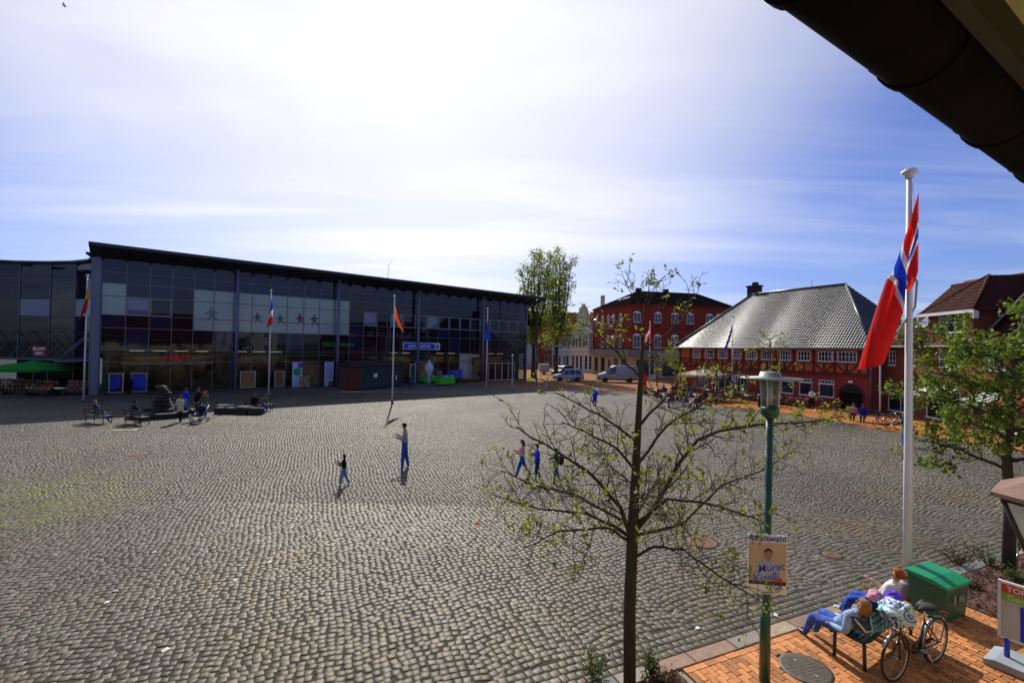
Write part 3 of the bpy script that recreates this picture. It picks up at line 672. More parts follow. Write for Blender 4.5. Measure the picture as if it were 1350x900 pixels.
# the shops' own ceiling lamps, lit by day, and the shelves they shine on
M_TUBE = mat('shop_lamp', (1, .80, .52), .5, emit=6); M_WALLW = mat('shop_wall', (.42, .28, .14), .8, var=.6, scale=1.2)
g = MB(); g.box((ML/2, 1.34, 1.9), (ML-1, .05, 3.6)); g.build('shop_back_wall', M_WALLW, MALL)
r = random.Random(17)
for i in (1, 2, 3, 4, 6, 7, 8, 16, 17, 20, 21, 25, 26): g = MB(); g.box(((i+.5)*cw, .85, 3.93), (1.1, .12, .05)); g.build('ceiling_lamp', M_TUBE, MALL)
for i in range(34):
    x = r.choice((r.uniform(1, 9.8), r.uniform(11, 16), r.uniform(27, 36), r.uniform(41.5, 48))); k = r.randrange(5); hh = r.uniform(.4, 1.5)
    if 3.8 < x < 5.8 : continue
    g = MB(); g.box((x, 1.1+r.uniform(-.1, .1), r.choice((.1, 1.2, 2.0))+hh/2), (r.uniform(.25, .8), .25, hh), bev=.02); g.build('shop_goods', mat('goods_%d' % k, [(.30, .05, .03), (.35, .18, .05), (.08, .09, .12), (.42, .40, .36), (.10, .03, .02)][k], .8, var=.4), MALL)
# lettering
o = link('lettering', text_mesh('DEICHMANN', .62, .03, .012, mat('sign_green', (.02, .28, .05), .5)), MALL); upright(o, (18.9, -.12, 4.62))
o = link('lettering', text_mesh('H&M', .95, .03, .02, mat('sign_red', (.75, .02, .015), .5), shear=.25), MALL); upright(o, (4.45, -.16, 3.02))
sg = thing('shop_sign', 'long blue shop sign with white letters and a pale end panel', 'sign', mallw(31.4, -.22, 4.82), MANG)
M_SBLUE = mat('sign_blue', (.015, .06, .55), .4); M_SWHITE = mat('sign_white', (.78, .8, .85), .5)
g = MB(); g.box((0, 0, 0), (5.3, .12, .92), bev=.02); g.build('frame', M_SWHITE, sg)
g = MB(); g.box((-.35, -.07, 0), (4.4, .04, .74)); g.build('panel', M_SBLUE, sg)
g = MB(); g.box((2.2, -.07, 0), (.62, .04, .74)); g.vprism([(2.0, -.2), (2.2, .2), (2.45, .05), (2.35, -.25)], -.1, -.09, 1); g.build('end_panel', [mat('sign_teal', (.42, .55, .6), .5), mat('sign_mark', (.03, .1, .12), .5)], sg)
upright(link('lettering', text_mesh('LIEBEGANG', .6, .01, .006, M_SWHITE, 'CENTER'), sg), (-.35, -.1, -.2))
# tall posters each side of the shoe shop door
for x, lab, cc, txt in ((16.35, 'tall pale shop poster with a green disc left of the dark doorway', (.02, .35, .1), 0), (19.75, 'tall blue and white shop poster with lines of print right of the dark doorway', (.25, .35, .8), 1)):
    t = thing('shop_poster', lab, 'poster', mallw(x, -.2, 0), MANG)
    g = MB(); g.box((0, 0, 1.45), (1.0, .04, 2.75)); g.build('board', mat('poster_pale%d' % txt, (.45, .55, .78), .5), t)
    g = MB()
    if not txt:
        g.vprism([(.42*cos(2*pi*k/20), 1.75+.42*sin(2*pi*k/20)) for k in range(20)], -.03, -.022); g.build('disc', mat('disc_green', (.015, .3, .08), .5), t); g = MB(); g.box((.28, -.026, 2.45), (.42, .01, .6)); g.build('print', mat('violet', (.12, .05, .5), .5), t)
    else:
        for k in range(8): g.box((-.02 + .05*(k % 2), -.026, 2.6-k*.22), (.75-.1*(k % 3), .01, .08))
        g.build('print', mat('print_blue', (.1, .16, .5), .5), t); g = MB(); g.box((.2, -.3, .35), (.5, .4, .5), bev=.03); g.build('box', M_PR2, t)
t = thing('shoe_stand', 'wooden wire stand of boxes beside the dark shop doorway', 'display stand', mallw(16.9, -1.2, 0), MANG)
g = MB()
for k in range(4): g.box((0, 0, .2+k*.32), (.95, .5, .04))
for a in (-.47, .47): g.box((a, 0, .7), (.04, .5, 1.4))
g.build('frame', mat('pale_wood', (.4, .28, .14), .7), t)
r = random.Random(3)
for k in range(4):
    for q in range(3):
        g = MB(); g.box((-.29+q*.29, 0, .31+k*.32), (.24, .4, .15), rz=r.uniform(-.1, .1), bev=.01); g.build('box', mat('shoebox%d' % ((k+q) % 3), [(.5, .38, .2), (.3, .18, .1), (.45, .42, .38)][(k+q) % 3], .7), t)
# green bins of bargains, a blue clothes rail and a white balloon figure by the right hand shop
M_CRATE = mat('bright_green_cloth', (.05, .55, .02), .6)
for px, py, lab, hh in ((566, 504.5, 'bright green bargain bin nearest the white figure', .7), (587, 507.5, 'larger bright green bargain bin beside the blue rail', .9)):
    c = G(px, py); t = thing('bargain_bin', lab, 'bin', (c.x, c.y, 0), MANG+.2)
    g = MB(); L_ = 2.4; g.box((0, 0, hh/2+.15), (L_, 1.1, hh), bev=.04); g.build('body', M_CRATE, t)
    for k in range(12):
        g = MB(); g.ball((r.uniform(-L_*.42, L_*.42), r.uniform(-.4, .4), hh+.2), (.2, .16, .14), 8, 5); g.build('bundle', mat('goods%d' % (k % 4), [(.6, .62, .7), (.1, .15, .5), (.5, .5, .5), (.05, .05, .08)][k % 4], .8), t)
    for a in (-1, 1):
        for e in (-.45, .45): g = MB(); g.box((a*L_*.45, e, .08), (.06, .06, .16)); g.build('leg', M_STEEL, t)
rack(36.0, -1.0, 0, 2.2, (.05, .12, .5), 12, 'long rail of blue clothes by the right hand shop door', 1.3)
rack(33.9, -.4, 0, .8, (.25, .12, .2), 5, 'small rail of mixed clothes behind the larger green bin', 1.2)
c = mallw(32.2, -.8)
t = thing('mascot_balloon', 'white inflatable balloon shape standing outside the right hand shop', 'balloon', c, MANG)
g = MB(); g.lathe([(.05, .0), (.3, .1), (.12, .5), (.2, .9), (.55, 1.6), (.62, 2.1), (.4, 2.55), (.1, 2.75)], 16); g.build('body', mat('balloon_white', (.62, .64, .78), .35), t); g = MB(); g.ball((0, 0, 2.88), (.2, .2, .18)); g.build('top', mat('balloon_white', (0, 0, 0)), t)
t = thing('shop_stand', 'white framed notice stand beside the blue signed shop', 'notice stand', mallw(30.0, -.6), MANG)
g = MB()
for a in (-.36, .36): g.box((a, 0, 1.3), (.06, .06, 2.5))
g.box((0, 0, 2.5), (.78, .06, .06)); g.box((0, 0, .3), (.78, .06, .06)); g.build('frame', M_SWHITE, t); g = MB(); g.box((0, .02, 1.4), (.66, .02, 2.1)); g.build('panel', mat('dark_green_panel', (.02, .07, .05), .5), t)

# the closed market hut in front
c0 = G(475, 514.6); t = thing('market_hut', 'closed market hut with red brown boards on one side and dark green on the other', 'hut', (c0.x, c0.y, 0), atan2(.89, .45))
HL, HW = 6.4, 3.2; M_HR = mat('hut_red', (.13, .035, .022), .75, var=.3, scale=2, stretch=(1, 8, 1)); M_HG = mat('hut_green', (.018, .05, .032), .7, var=.25, scale=2)
g = MB(); g.box((HL/2, HW/2, 1.3), (HL-.1, HW-.1, 2.5)); g.build('frame', M_INDARK, t)
g = MB(); g.box((0, 0, 0), (.03, HW/12-.012, 2.35)); bm_ = g.mesh('board', M_HR)
for k in range(12): link('board', bm_, t, (-.0+random.uniform(-.003, .003), (k+.5)*HW/12, 1.3))
g = MB(); g.box((0, 0, 0), (HL/20-.012, .03, 2.35)); bm_ = g.mesh('board', M_HG)
for k in range(20): link('board', bm_, t, ((k+.5)*HL/20, random.uniform(-.003, .003), 1.3))
g = MB(); g.box((HL/2, HW/2, 2.66), (HL+.5, HW+.5, .22), bev=.03); g.box((HL/2, HW/2, 2.85), (HL-.6, HW-.6, .2)); g.build('roof', mat('hut_roof', (.06, .022, .03), .6), t)
for p, d in (((2.2, -.03, 1.5), (.55, .02, .42)), ((5.6, -.03, 1.1), (.2, .02, .6))): g = MB(); g.box(p, d); g.build('notice', M_SWHITE, t)
g = MB(); g.box((.4, 1.0, 2.72), (.5, 1.6, .1)); g.build('lamp', M_SWHITE, t)
g = MB(); g.box((0, 0, .05), (3.2, .14, .1), bev=.02); tag(g.build('timber_beam', mat('pale_wood', (0, 0, 0)), None, G(470, 517), .2), 'pale timber beam lying before the market hut', 'beam')

# the concave wing left of the corner pier
cv = [Vector(p) for p in ((-37.35, 41.0, 0), (-38.6, 43.0, 0), (-40.7, 44.8, 0), (-43.4, 45.9, 0), (-46.4, 46.4, 0), (-49.5, 46.4, 0), (-52.5, 45.8, 0), (-56, 44.6, 0))]
WING = thing('curved_wing', 'curved glass wing of the shopping centre with a rod hung canopy', 'building', (0, 0, 0))
ZW = [.1, 2.9, 3.95, 5.6, 7.15, 8.85, 10.0, 11.1, 12.4]
for i in range(7):
    a, q = cv[i], cv[i+1]; d = q-a; L_ = d.length; an = atan2(-d.y, -d.x)
    for j in range(8):
        m = M_PSHOP if j == 0 else (M_PLITE if (j == 4 and i in (2, 4)) else M_PDARK)
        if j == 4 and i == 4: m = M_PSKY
        g = MB(); g.box((0, 0, 0), (L_-.06, .02, ZW[j+1]-ZW[j]-.05)); g.build('pane', m, WING, ((a+q)/2 + Vector((0, 0, (ZW[j]+ZW[j+1])/2))), an)
    g = MB(); g.box((0, -.02, 6.2), (.07, .1, 12.4)); g.build('mullion', M_MULL, WING, a, an)
for z in ZW:
    g = MB(); g.tube([p + Vector((0, 0, z)) for p in cv], .035, 4, smooth=False); g.build('transom', M_MULL, WING)
inw = [p + Vector((.1*i-.4, 2.2, 0)) for i, p in enumerate(cv)]
b = MB(); n = len(cv)
b.v = [tuple(p + Vector((0, 0, z))) for z in (3.0, 12.3) for p in inw] ; b.f = [(i, i+1, n+i+1, n+i) for i in range(n-1)]; b.m = [0]*(n-1); b.s = [False]*(n-1); b.build('core', M_INDARK, WING)
b = MB(); outw = []
for i, p in enumerate(cv):
    d = (cv[min(i+1, n-1)]-cv[max(i-1, 0)]).normalized(); outw.append(Vector((-d.y, d.x, 0))*1)
def strip(off0, off1, z0, z1, th, name, m, par):
    b = MB(); 
    for i, p in enumerate(cv):
        nn = outw[i]
        if nn.y > 0: nn = -nn
        for o_, z in ((off0, z0), (off1, z1), (off1, z1-th), (off0, z0-th)): b.v.append(tuple(p + nn*o_ + Vector((0, 0, z))))
    for i in range(n-1):
        for k in range(4): b.f.append((i*4+k, i*4+(k+1) % 4, i*4+4+(k+1) % 4, i*4+4+k))
    b.f += [(0,1,2,3), tuple((n-1)*4+k for k in (3,2,1,0))]; b.m = [0]*len(b.f); b.s = [False]*len(b.f); return b.build(name, m, par)
strip(-3, .5, 12.55, 12.62, .2, 'roof', M_ROOFM, WING); cn = strip(.05, 2.3, 3.1, 3.0, .14, 'canopy', M_STEEL, WING)
for i in range(1, n):
    nn = outw[i]
    if nn.y > 0: nn = -nn
    for f_ in (0, .5):
        p = cv[i].lerp(cv[i-1], f_)
        g = MB(); g.tube([p + nn*.05 + Vector((0, 0, 5.7)), p + nn*2.2 + Vector((-.3, 0, 3.05))], .035, 6); g.build('tie_rod', M_MULL, WING)
g = MB(); g.box((-52.6, 45.0, 6.2), (.6, .7, 12.4), bev=.03); g.build('pier', M_COLP, WING)
g = MB(); g.add([(-60, 41, 13.6), (-52.8, 42, 13.0), (-50.5, 45, 12.7), (-58, 50, 13.2)] + [(-60, 41, 13.35), (-52.8, 42, 12.8), (-50.5, 45, 12.5), (-58, 50, 12.9)], [(0,1,2,3),(4,7,6,5),(0,4,5,1),(1,5,6,2),(2,6,7,3),(3,7,4,0)]); g.build('end_roof', M_ROOFM, WING)
c = D(52, 462, 44.2); t = thing('shop_sign', 'small red tilted shop sign above the green parasol', 'sign', c, .1)
g = MB(); g.vprism([(-.75, .45), (.75, .45), (.6, -.55), (-.5, -.55)], -.05, .05); g.build('board', mat('sign_darkred', (.28, .015, .02), .5), t)
upright(link('lettering', text_mesh('BLUME', .34, .01, .012, M_SWHITE, 'CENTER'), t), (0, -.06, .06)); upright(link('lettering', text_mesh('2000', .34, .01, .012, M_SWHITE, 'CENTER'), t), (0, -.06, -.36))
# ================================================================== HOUSES ROUND THE SQUARE
M_WHITEF = mat('white_window_paint', (.78, .78, .75), .5, var=.05)
M_GWIN = glass('house_glass', (.015, .02, .03), .03, 1, .6)
def roof_tiles(par, A, B, C_, D_, m, row=.34, col=.235, seg=4, amp=.028, lift=.035, name='tiles'):
    # A,B eave left/right, C_,D_ ridge right/left: courses of pantiles laid as real relief
    A, B, C_, D_ = map(Vector, (A, B, C_, D_)); U = (B-A).normalized(); mid = (D_-A) - U*(D_-A).dot(U); slope = mid.length; V = mid.normalized(); W = U.cross(V).normalized()
    if W.z < 0: W = -W
    nv = max(1, int(slope/row)); lu, ru = (D_-A).dot(U), (C_-A).dot(U); Lb = (B-A).length; vs = []; fs = []
    jr = random.Random(5)
    for j in range(nv):
        for e in (0, 1):
            v = (j + e*1.06)*slope/nv; v = min(v, slope); t = v/slope; u0, u1 = lu*t, Lb + (ru-Lb)*t; n = max(2, int(Lb/col)*seg)
            if e == 0: base = len(vs)
            for i in range(n+1):
                u = min(max(Lb*i/n, u0), u1); ph = 2*pi*(u/col)
                h = amp*max(0, sin(ph)) + (lift if e == 0 else 0) + jr.uniform(-.003, .003)
                vs.append(A + U*u + V*v + W*h)
            if e == 0: pass
        for i in range(n): fs.append((base+i, base+i+1, base+n+1+i+1, base+n+1+i))
        # butt edge of the course
        b2 = len(vs)
        for i in range(n+1): vs.append(vs[base+i] - W*(lift+.01))
        for i in range(n): fs.append((b2+i, b2+i+1, base+i+1, base+i))
    b = MB(); b.v = [tuple(p) for p in vs]; b.f = fs; b.m = [0]*len(fs); b.s = [False]*len(fs); return stuff(b.build(name, m, par, fix=False))
def facade(par, fr, L_, z0, z1, wins, m, fm=None, gm=None, depth=.14, mir=None, name='wall', y=.0, extra=()):
    # wins: (x0, z0, x1, z1, nx, nz, arch)
    b = MB(); wall_holes(b, 0, L_, z0, z1, [w_[:4] for w_ in wins] + list(extra), depth, 0, 1)
    o = b.build(name, [m, mir or m], par, (fr[0], fr[1], 0), fr[2], fix=False)
    for w_ in wins:
        a = w_[6] if len(w_) > 6 else 0
        window(par, w_[0], w_[1], w_[2]-w_[0], w_[3]-w_[1], w_[4], w_[5], fm or M_WHITEF, gm or M_GWIN, y=.012 if a else .05, arch=a, fr=fr)
    return o
# ------------------------------------------------------------------ the half timbered inn
FA = atan2(-.893, .450)
INN = thing('half_timbered_house', 'long low red half timbered house with a huge glazed black tile roof', 'building', (20.5, 56.5, 0), FA)
def innw(t, y, z=0): c, s = cos(FA), sin(FA); x = 20.33-t; return Vector((20.5 + x*c - y*s, 56.5 + x*s + y*c, z))
M_INFILL = brickmat('inn_brick', (.64, .15, .036), (.74, .22, .055), (.34, .10, .04), .24, .08)
M_TIMB = mat('oxblood_timber', (.11, .012, .009), .7, var=.25, scale=2)
M_LOWER = mat('oxblood_wall', (.29, .032, .016), .8, var=.25, scale=1.5)
IX = lambda t: 20.33 - t
wt = [(.95, 2.45), (2.97, 4.12), (4.82, 5.97), (6.65, 7.7), (8.52, 9.62), (10.18, 11.33), (11.95, 12.95), (13.67, 14.77), (15.39, 16.52), (17.3, 18.3)]
wins = [(IX(b_), 4.06, IX(a_), 4.98, 4 if b_-a_ < 1.3 else 5, 2, 0) for a_, b_ in wt]
facade(INN, (0, 0, 0), 20.33, 3.02, 5.4, wins, M_INFILL, depth=.16)
lw = [(2.74, 4.04), (4.6, 5.81), (6.33, 7.56), (11.2, 12.4), (13, 15.6), (16.2, 17.4)]
low = [(IX(b_), .9 if b_ < 11 else .5, IX(a_), 2.42, 1 if b_ < 11 else 3, 1, 0) for a_, b_ in lw]
ad = MB(); wall_holes(ad, 0, 20.33, 0, 3.0, [w_[:4] for w_ in low] + [(IX(2.3), 0, IX(.49), 1.45)], .2, 0, 0)
ad.T = None
xa, xb = IX(2.3), IX(.49); n = 12; po = [(xa + (xb-xa)*i/n, 1.45 + .68*sin(pi*i/n)**.7) for i in range(n+1)]
lower = ad.build('lower_wall', M_LOWER, INN, fix=False)
b = MB(); b.vprism([(xa-.12, 0)] + [(xa-.12, 1.5)] + [(x - (.12 if i < 6 else -.12)*(abs(i-6)/6), z+.12) for i, (x, z) in enumerate(po)] + [(xb+.12, 1.5), (xb+.12, 0), (xb, 0), (xb, 1.45)] + po[::-1] + [(xa, 1.45), (xa, 0)], -.03, .02); b.build('arch_surround', M_TIMB, INN)
b = MB(); b.vprism([(xa, 1.45)] + po + [(xb, 1.45)], -.02, .06); b.quad((xa, .9, 0), (xb, .9, 0), (xb, .9, 2.2), (xa, .9, 2.2)); b.build('gateway', M_INDARK, INN)
for (a_, b_), w_ in zip(lw, low):
    window(INN, w_[0], w_[1], w_[2]-w_[0], w_[3]-w_[1]-(.36 if b_ < 11 else 0), w_[4], 1, M_WHITEF, M_GWIN, y=.06)
    if b_ < 11: window(INN, w_[0], w_[3]-.36, w_[2]-w_[0], .36, 5, 1, M_WHITEF, M_GWIN, y=.05, mull=.035)
# timbers: each beam a piece of its own, proud of the brick
def beam(x0, z0, x1, z1, wd=.17, y=-.03): b = MB(); b.bar((x0, y, z0), (x1, y, z1), wd, .1, up=(0, 1, 0)); b.build('beam', M_TIMB, INN)
for z, w_ in ((3.02, .26), (5.3, .2), (3.94, .12)): b = MB(); b.box((10.165, -.035 + (.004 if w_ < .15 else 0), z), (20.37, .1, w_)); b.build('beam', M_TIMB, INN)
posts = [.08, .75, 2.62, 2.85][:2]
ps = sorted({.08, .72, 2.68, 4.46, 6.3, 8.1, 9.9, 11.62, 13.3, 15.08, 16.9, 18.6, 20.2})
for t in ps: beam(IX(t), 3.1, IX(t), 5.25, .18, -.04)
for a_, b_ in zip(ps[1:-1], ps[2:]):
    m_ = (a_+b_)/2; beam(IX(m_), 3.12, IX(m_), 3.9, .13, -.036)
    if int(a_*7) % 4 < 3: beam(IX(a_+.1), 3.86, IX(m_-.08), 3.14, .12, -.03); beam(IX(b_-.1), 3.86, IX(m_+.08), 3.14, .12, -.03)
b = MB(); b.quad((0, 0, 0), (0, 11, 0), (0, 11, 5.4), (0, 0, 5.4)); b.quad((20.33, 0, 0), (20.33, 11, 0), (20.33, 11, 5.4), (20.33, 0, 5.4)); b.quad((0, 11, 0), (20.33, 11, 0), (20.33, 11, 5.4), (0, 11, 5.4)); b.quad((.1, .5, 3.0), (20.2, .5, 3.0), (20.2, .5, 5.4), (.1, .5, 5.4)); b.quad((.1, 1.2, 0), (20.2, 1.2, 0), (20.2, 1.2, 3), (.1, 1.2, 3)); b.build('side_wall', M_LOWER, INN)
M_BLKT = mat('glazed_black_tile', (.028, .028, .031), .42, var=.4, scale=9, spec=.55, coat=.08)
eL, eR, rz_ = -.4, 20.75, 11.55; rl, rr = IX(14.7), IX(4.75)
roof_tiles(INN, (eL, -.5, 5.28), (eR, -.5, 5.28), (rr, 5.6, rz_), (rl, 5.6, rz_), M_BLKT)
roof_tiles(INN, (eR, -.5, 5.28), (eR, 11.6, 5.28), (rr, 5.7, rz_), (rr, 5.6, rz_), M_BLKT)
b = MB(); P_ = [(eL, -.5, 5.22), (eR, -.5, 5.22), (eR, 11.6, 5.22), (eL, 11.6, 5.22), (rl, 5.6, rz_-.06), (rr, 5.6, rz_-.06)]
b.add(P_, [(0,1,5,4),(1,2,5),(2,3,4,5),(3,0,4),(0,3,2,1)]); b.build('roof', M_BLKT, INN)
b = MB(); 
b.tube([(rl, 5.6, rz_+.03), (rr, 5.6, rz_+.03)], .13, 8); b.tube([(rr, 5.6, rz_+.03), (eR, -.5, 5.36)], .11, 8); b.tube([(rl, 5.6, rz_+.03), (eL, -.5, 5.36)], .11, 8); b.build('ridge_tiles', mat('ridge_grey', (.09, .09, .09), .4, var=.2), INN)
b = MB(); b.tube([(eL, -.62, 5.2), (eR, -.62, 5.2)], .08, 8); b.tube([(20.45, -.1, 5.15), (20.45, -.1, 0)], .05, 8); b.build('gutter', mat('gutter_grey', (.16, .17, .18), .5), INN)
ch = MB(); ch.box((rl-.2, 6.2, rz_+.15), (1.3, .9, 1.6)); ch.box((rl-.2, 6.2, rz_+1.0), (1.5, 1.1, .16)); ch.box((rl-.1, 6.2, rz_+1.25), (.5, .5, .4)); ch.build('chimney', mat('chimney_brick', (.05, .03, .025), .9, var=.3), INN)
b = MB(); b.tube([(IX(8), 5.6, rz_), (IX(8), 5.6, rz_+.8)], .02, 5); b.tube([(IX(8)-.35, 5.6, rz_+.6), (IX(8)+.35, 5.6, rz_+.75)], .012, 4); b.build('aerial', M_STEEL, INN)
# one casement stands open
b = MB(); b.box((.3, 0, .46), (.6, .04, .92)); 
b = MB(); b.box((.02, 0, .45), (.05, .05, .9)); b.box((.5, 0, .45), (.05, .05, .9)); b.box((.26, 0, .03), (.5, .05, .05)); b.box((.26, 0, .87), (.5, .05, .05)); b.build('open_casement', M_WHITEF, INN, (IX(2.45)+.05, -.05, 4.07), -1.9)
b = MB(); b.box((xa + .9, -.05, 2.4), (.35, .03, .2)); b.build('plate', M_SWHITE, INN)
b = MB()
for k in range(3): b.bar((IX(16.2)+k*.28, -.06, 3.42), (IX(16.2)+k*.28+.12, -.06, 3.62), .05, .02, up=(0,1,0)); b.bar((IX(16.2)+k*.28+.12, -.06, 3.62), (IX(16.2)+k*.28+.22, -.06, 3.4), .05, .02, up=(0,1,0))
b.build('ornament', mat('pale_gold', (.55, .5, .36), .6), INN)
# ------------------------------------------------------------------ red brick corner building
RC = Vector((20.6, 80, 0)); RA = atan2(4, 19.3)
RED = thing('corner_building', 'three storey dark red brick corner building with white arched windows and a dark roof', 'building', RC, RA)
M_REDB = brickmat('dark_red_brick', (.34, .036, .018), (.43, .055, .026), (.10, .03, .02), .25, .085)
M_SLATE = mat('dark_slate', (.010, .009, .009), .95, var=.35, scale=3, spec=0.)
M_YELLOW = mat('ochre_render', (.50, .36, .17), .85, var=.12, scale=.8); M_BAND = mat('grey_band', (.20, .21, .19), .8, var=.15)
LLEN = 14.23; LA = atan2(-13.6, 4.2) - RA; lo = Vector((-4.2, 13.6, 0)); lo.rotate(Matrix.Rotation(-RA, 3, 'Z'))
frR = (0, 0, 0); frL = (lo.x, lo.y, LA)
tw = [(.35, 1.72), (4.35, 5.65), (7.6, 8.95), (10.6, 11.95), (14.45, 15.82), (16.34, 17.7)]
RW = [(a, 9.65, c, 11.3, 2, 2, .3) for a, c in tw] + [(a, 5.25, c, 7.4, 2, 2, .3) for a, c in tw]
facade(RED, frR, 20, 4.9, 12.9, RW, M_REDB)
LWn = [(1.0, 1.95), (3.4, 4.35), (5.7, 6.65), (7.6, 8.6), (10.1, 11.1)]
LW = [(a, 9.65, c, 11.2, 2, 2, .25) for a, c in LWn] + [(a, 5.25, c, 7.35, 2, 2, .25) for a, c in LWn[1:]]
facade(RED, frL, LLEN, 4.9, 12.9, LW, M_REDB)
sw = [(1, .4, 4.4, 3.2, 2, 1, 0), (6, .4, 9.4, 3.2, 3, 1, 0), (11, .4, 14, 3.2, 2, 1, 0), (15.4, .1, 16.6, 2.8, 1, 1, 0), (17.6, .4, 19.4, 3.2, 2, 1, 0)]
facade(RED, frR, 20, 0, 3.7, sw, M_YELLOW, fm=mat('brown_frame', (.10, .06, .035), .6), name='ground_floor')
sw = [(.8, .5, 2.2, 3.3, 1, 1, 0), (3.4, .5, 5.0, 3.3, 2, 1, 0), (6.2, .1, 7.3, 3.0, 1, 1, 0), (8.4, .5, 10, 3.3, 2, 1, 0), (11, .5, 13, 3.3, 2, 1, 0)]
facade(RED, frL, LLEN, 0, 3.7, sw, M_YELLOW, fm=mat('brown_frame', (0, 0, 0)), name='ground_floor')
for fr, L_ in ((frR, 20.), (frL, LLEN)):
    b = MB(); b.box((L_/2, -.32, 4.3), (L_+.6, .7, 1.15), bev=.03); b.build('fascia_band', M_BAND, RED, (fr[0], fr[1], 0), fr[2])
    b = MB(); b.box((L_/2, -.1, 12.75), (L_+.1, .22, .3)); b.box((L_/2, -.05, 8.55), (L_+.06, .1, .16)); b.build('cornice', M_REDB, RED, (fr[0], fr[1], 0), fr[2])
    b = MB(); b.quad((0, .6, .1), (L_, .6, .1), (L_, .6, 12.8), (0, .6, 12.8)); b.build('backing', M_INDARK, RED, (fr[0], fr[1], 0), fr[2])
for a, c in tw: b = MB(); b.box(((a+c)/2, -.02, 9.1), (c-a, .06, .5)); b.build('apron', mat('apron_brick', (.06, .02, .018), .85), RED)
b = MB(); b.quad((20, 0, 0), (20, 14, 0), (20, 14, 12.9), (20, 0, 12.9)); b.quad((lo.x, lo.y, 0), (20, 14, 0), (20, 14, 12.9), (lo.x, lo.y, 12.9)); b.build('rear_wall', M_REDB, RED)
q0, q1, q2, q3 = (-.35, -.4), (20.4, -.4), (20.4, 14.4), (lo.x-.3, lo.y+.4); zr = 15.95
b = MB(); b.add([(*q0, 12.85), (*q1, 12.85), (*q2, 12.85), (*q3, 12.85), (4.1, 6, zr), (16.5, 6, zr), (16.5, 8.6, zr), (4.6, 8.6, zr)], [(0,1,5,4),(1,2,6,5),(2,3,7,6),(3,0,4,7),(4,5,6,7),(0,3,2,1)]); rfo = b.build('roof', M_SLATE, RED)
for x, y in ((5, 7.4), (10.6, 7.2)): b = MB(); b.box((x, y, zr+.25), (.9, .7, .9)); b.build('chimney', mat('chimney_brick', (0, 0, 0)), rfo)
for u, v in ((.25, .45), (.45, .45), (.6, .5), (.75, .5)):
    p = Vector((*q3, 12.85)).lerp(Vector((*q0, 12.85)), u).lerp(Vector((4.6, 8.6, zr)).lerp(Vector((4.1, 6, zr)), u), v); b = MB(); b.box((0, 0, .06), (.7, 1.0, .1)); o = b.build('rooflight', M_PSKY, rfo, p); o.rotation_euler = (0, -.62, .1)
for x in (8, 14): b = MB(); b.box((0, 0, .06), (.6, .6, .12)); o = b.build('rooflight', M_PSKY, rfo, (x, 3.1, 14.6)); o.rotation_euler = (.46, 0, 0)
o = link('lettering', text_mesh('HOTEL POST', .85, .02, .01, mat('pale_gold', (0, 0, 0))), RED, (frL[0] + 3.4*cos(LA), frL[1] + 3.4*sin(LA) , 8.72)); o.rotation_euler = (pi/2, 0, LA); o.location.x += .07*sin(LA); o.location.y -= .07*cos(LA)
for k, x in enumerate((1.5, 8.1)):
    b = MB(); b.add([(0, 0, 0), (1.1, 0, 0), (1.1, -.5, -.4), (0, -.5, -.4)], [(0,1,2,3)]); b.build('window_blind', M_SWHITE, RED, (frL[0] + (x-.5)*cos(LA), frL[1] + (x-.5)*sin(LA), 11.1), LA)
# ------------------------------------------------------------------ the street behind: three fronts
SA = atan2(-.955, .295); SO = Vector((9.9, 114.6, 0))
def street_house(name, label, x0, x1, zt, wl, m, roofm, z0=0, gable=None, depth=10, extra=None):
    c, s = cos(SA), sin(SA); t = thing(name, label, 'building', SO + Vector((x0*c, x0*s, 0)), SA); L_ = x1-x0
    facade(t, (0, 0, 0), L_, 0, zt, [(a-x0, z, b_-x0, z2, nx, nz, ar) for a, z, b_, z2, nx, nz, ar in wl], m)
    b = MB(); b.quad((0, 0, 0), (0, depth, 0), (0, depth, zt), (0, 0, zt)); b.quad((L_, 0, 0), (L_, depth, 0), (L_, depth, zt), (L_, 0, zt)); b.quad((0, depth, 0), (L_, depth, 0), (L_, depth, zt), (0, depth, zt)); b.quad((0, .5, 0), (L_, .5, 0), (L_, .5, zt), (0, .5, zt)); b.build('side_wall', m, t)
    b = MB(); b.box((L_/2, -.12, zt-.1), (L_+.2, .3, .25)); b.box((L_/2, -.06, 4.75), (L_, .16, .2)); b.build('cornice', M_WHITEF, t); return t
M_CRM = mat('cream_render', (.56, .47, .31), .85, var=.1, scale=.6); M_GREYR = mat('pale_grey_render', (.42, .44, .45), .85, var=.1, scale=.6); M_ORB = brickmat('orange_red_brick', (.30, .05, .02), (.38, .08, .03), (.2, .08, .05), .25, .085)
wl = [(12.2, 5.3, 13.3, 7.3, 1, 2, .2), (13.7, 5.3, 14.6, 7.3, 1, 2, .2), (15.4, 5.3, 16.5, 7.3, 1, 2, .2), (17.2, 5.3, 18.3, 7.3, 1, 2, .2), (11.9, .6, 13.2, 3.6, 1, 2, .3), (14, .6, 15.2, 3.6, 1, 2, .3), (16, .2, 17.2, 3.6, 1, 2, .3), (18.3, .6, 19.6, 3.6, 1, 2, .3), (20.3, .6, 21.6, 3.6, 1, 2, .3)]
CRM = street_house('gabled_townhouse', 'cream townhouse with a stepped gable beside the red corner building', 11.3, 22, 9.3, wl, M_CRM, M_SLATE)
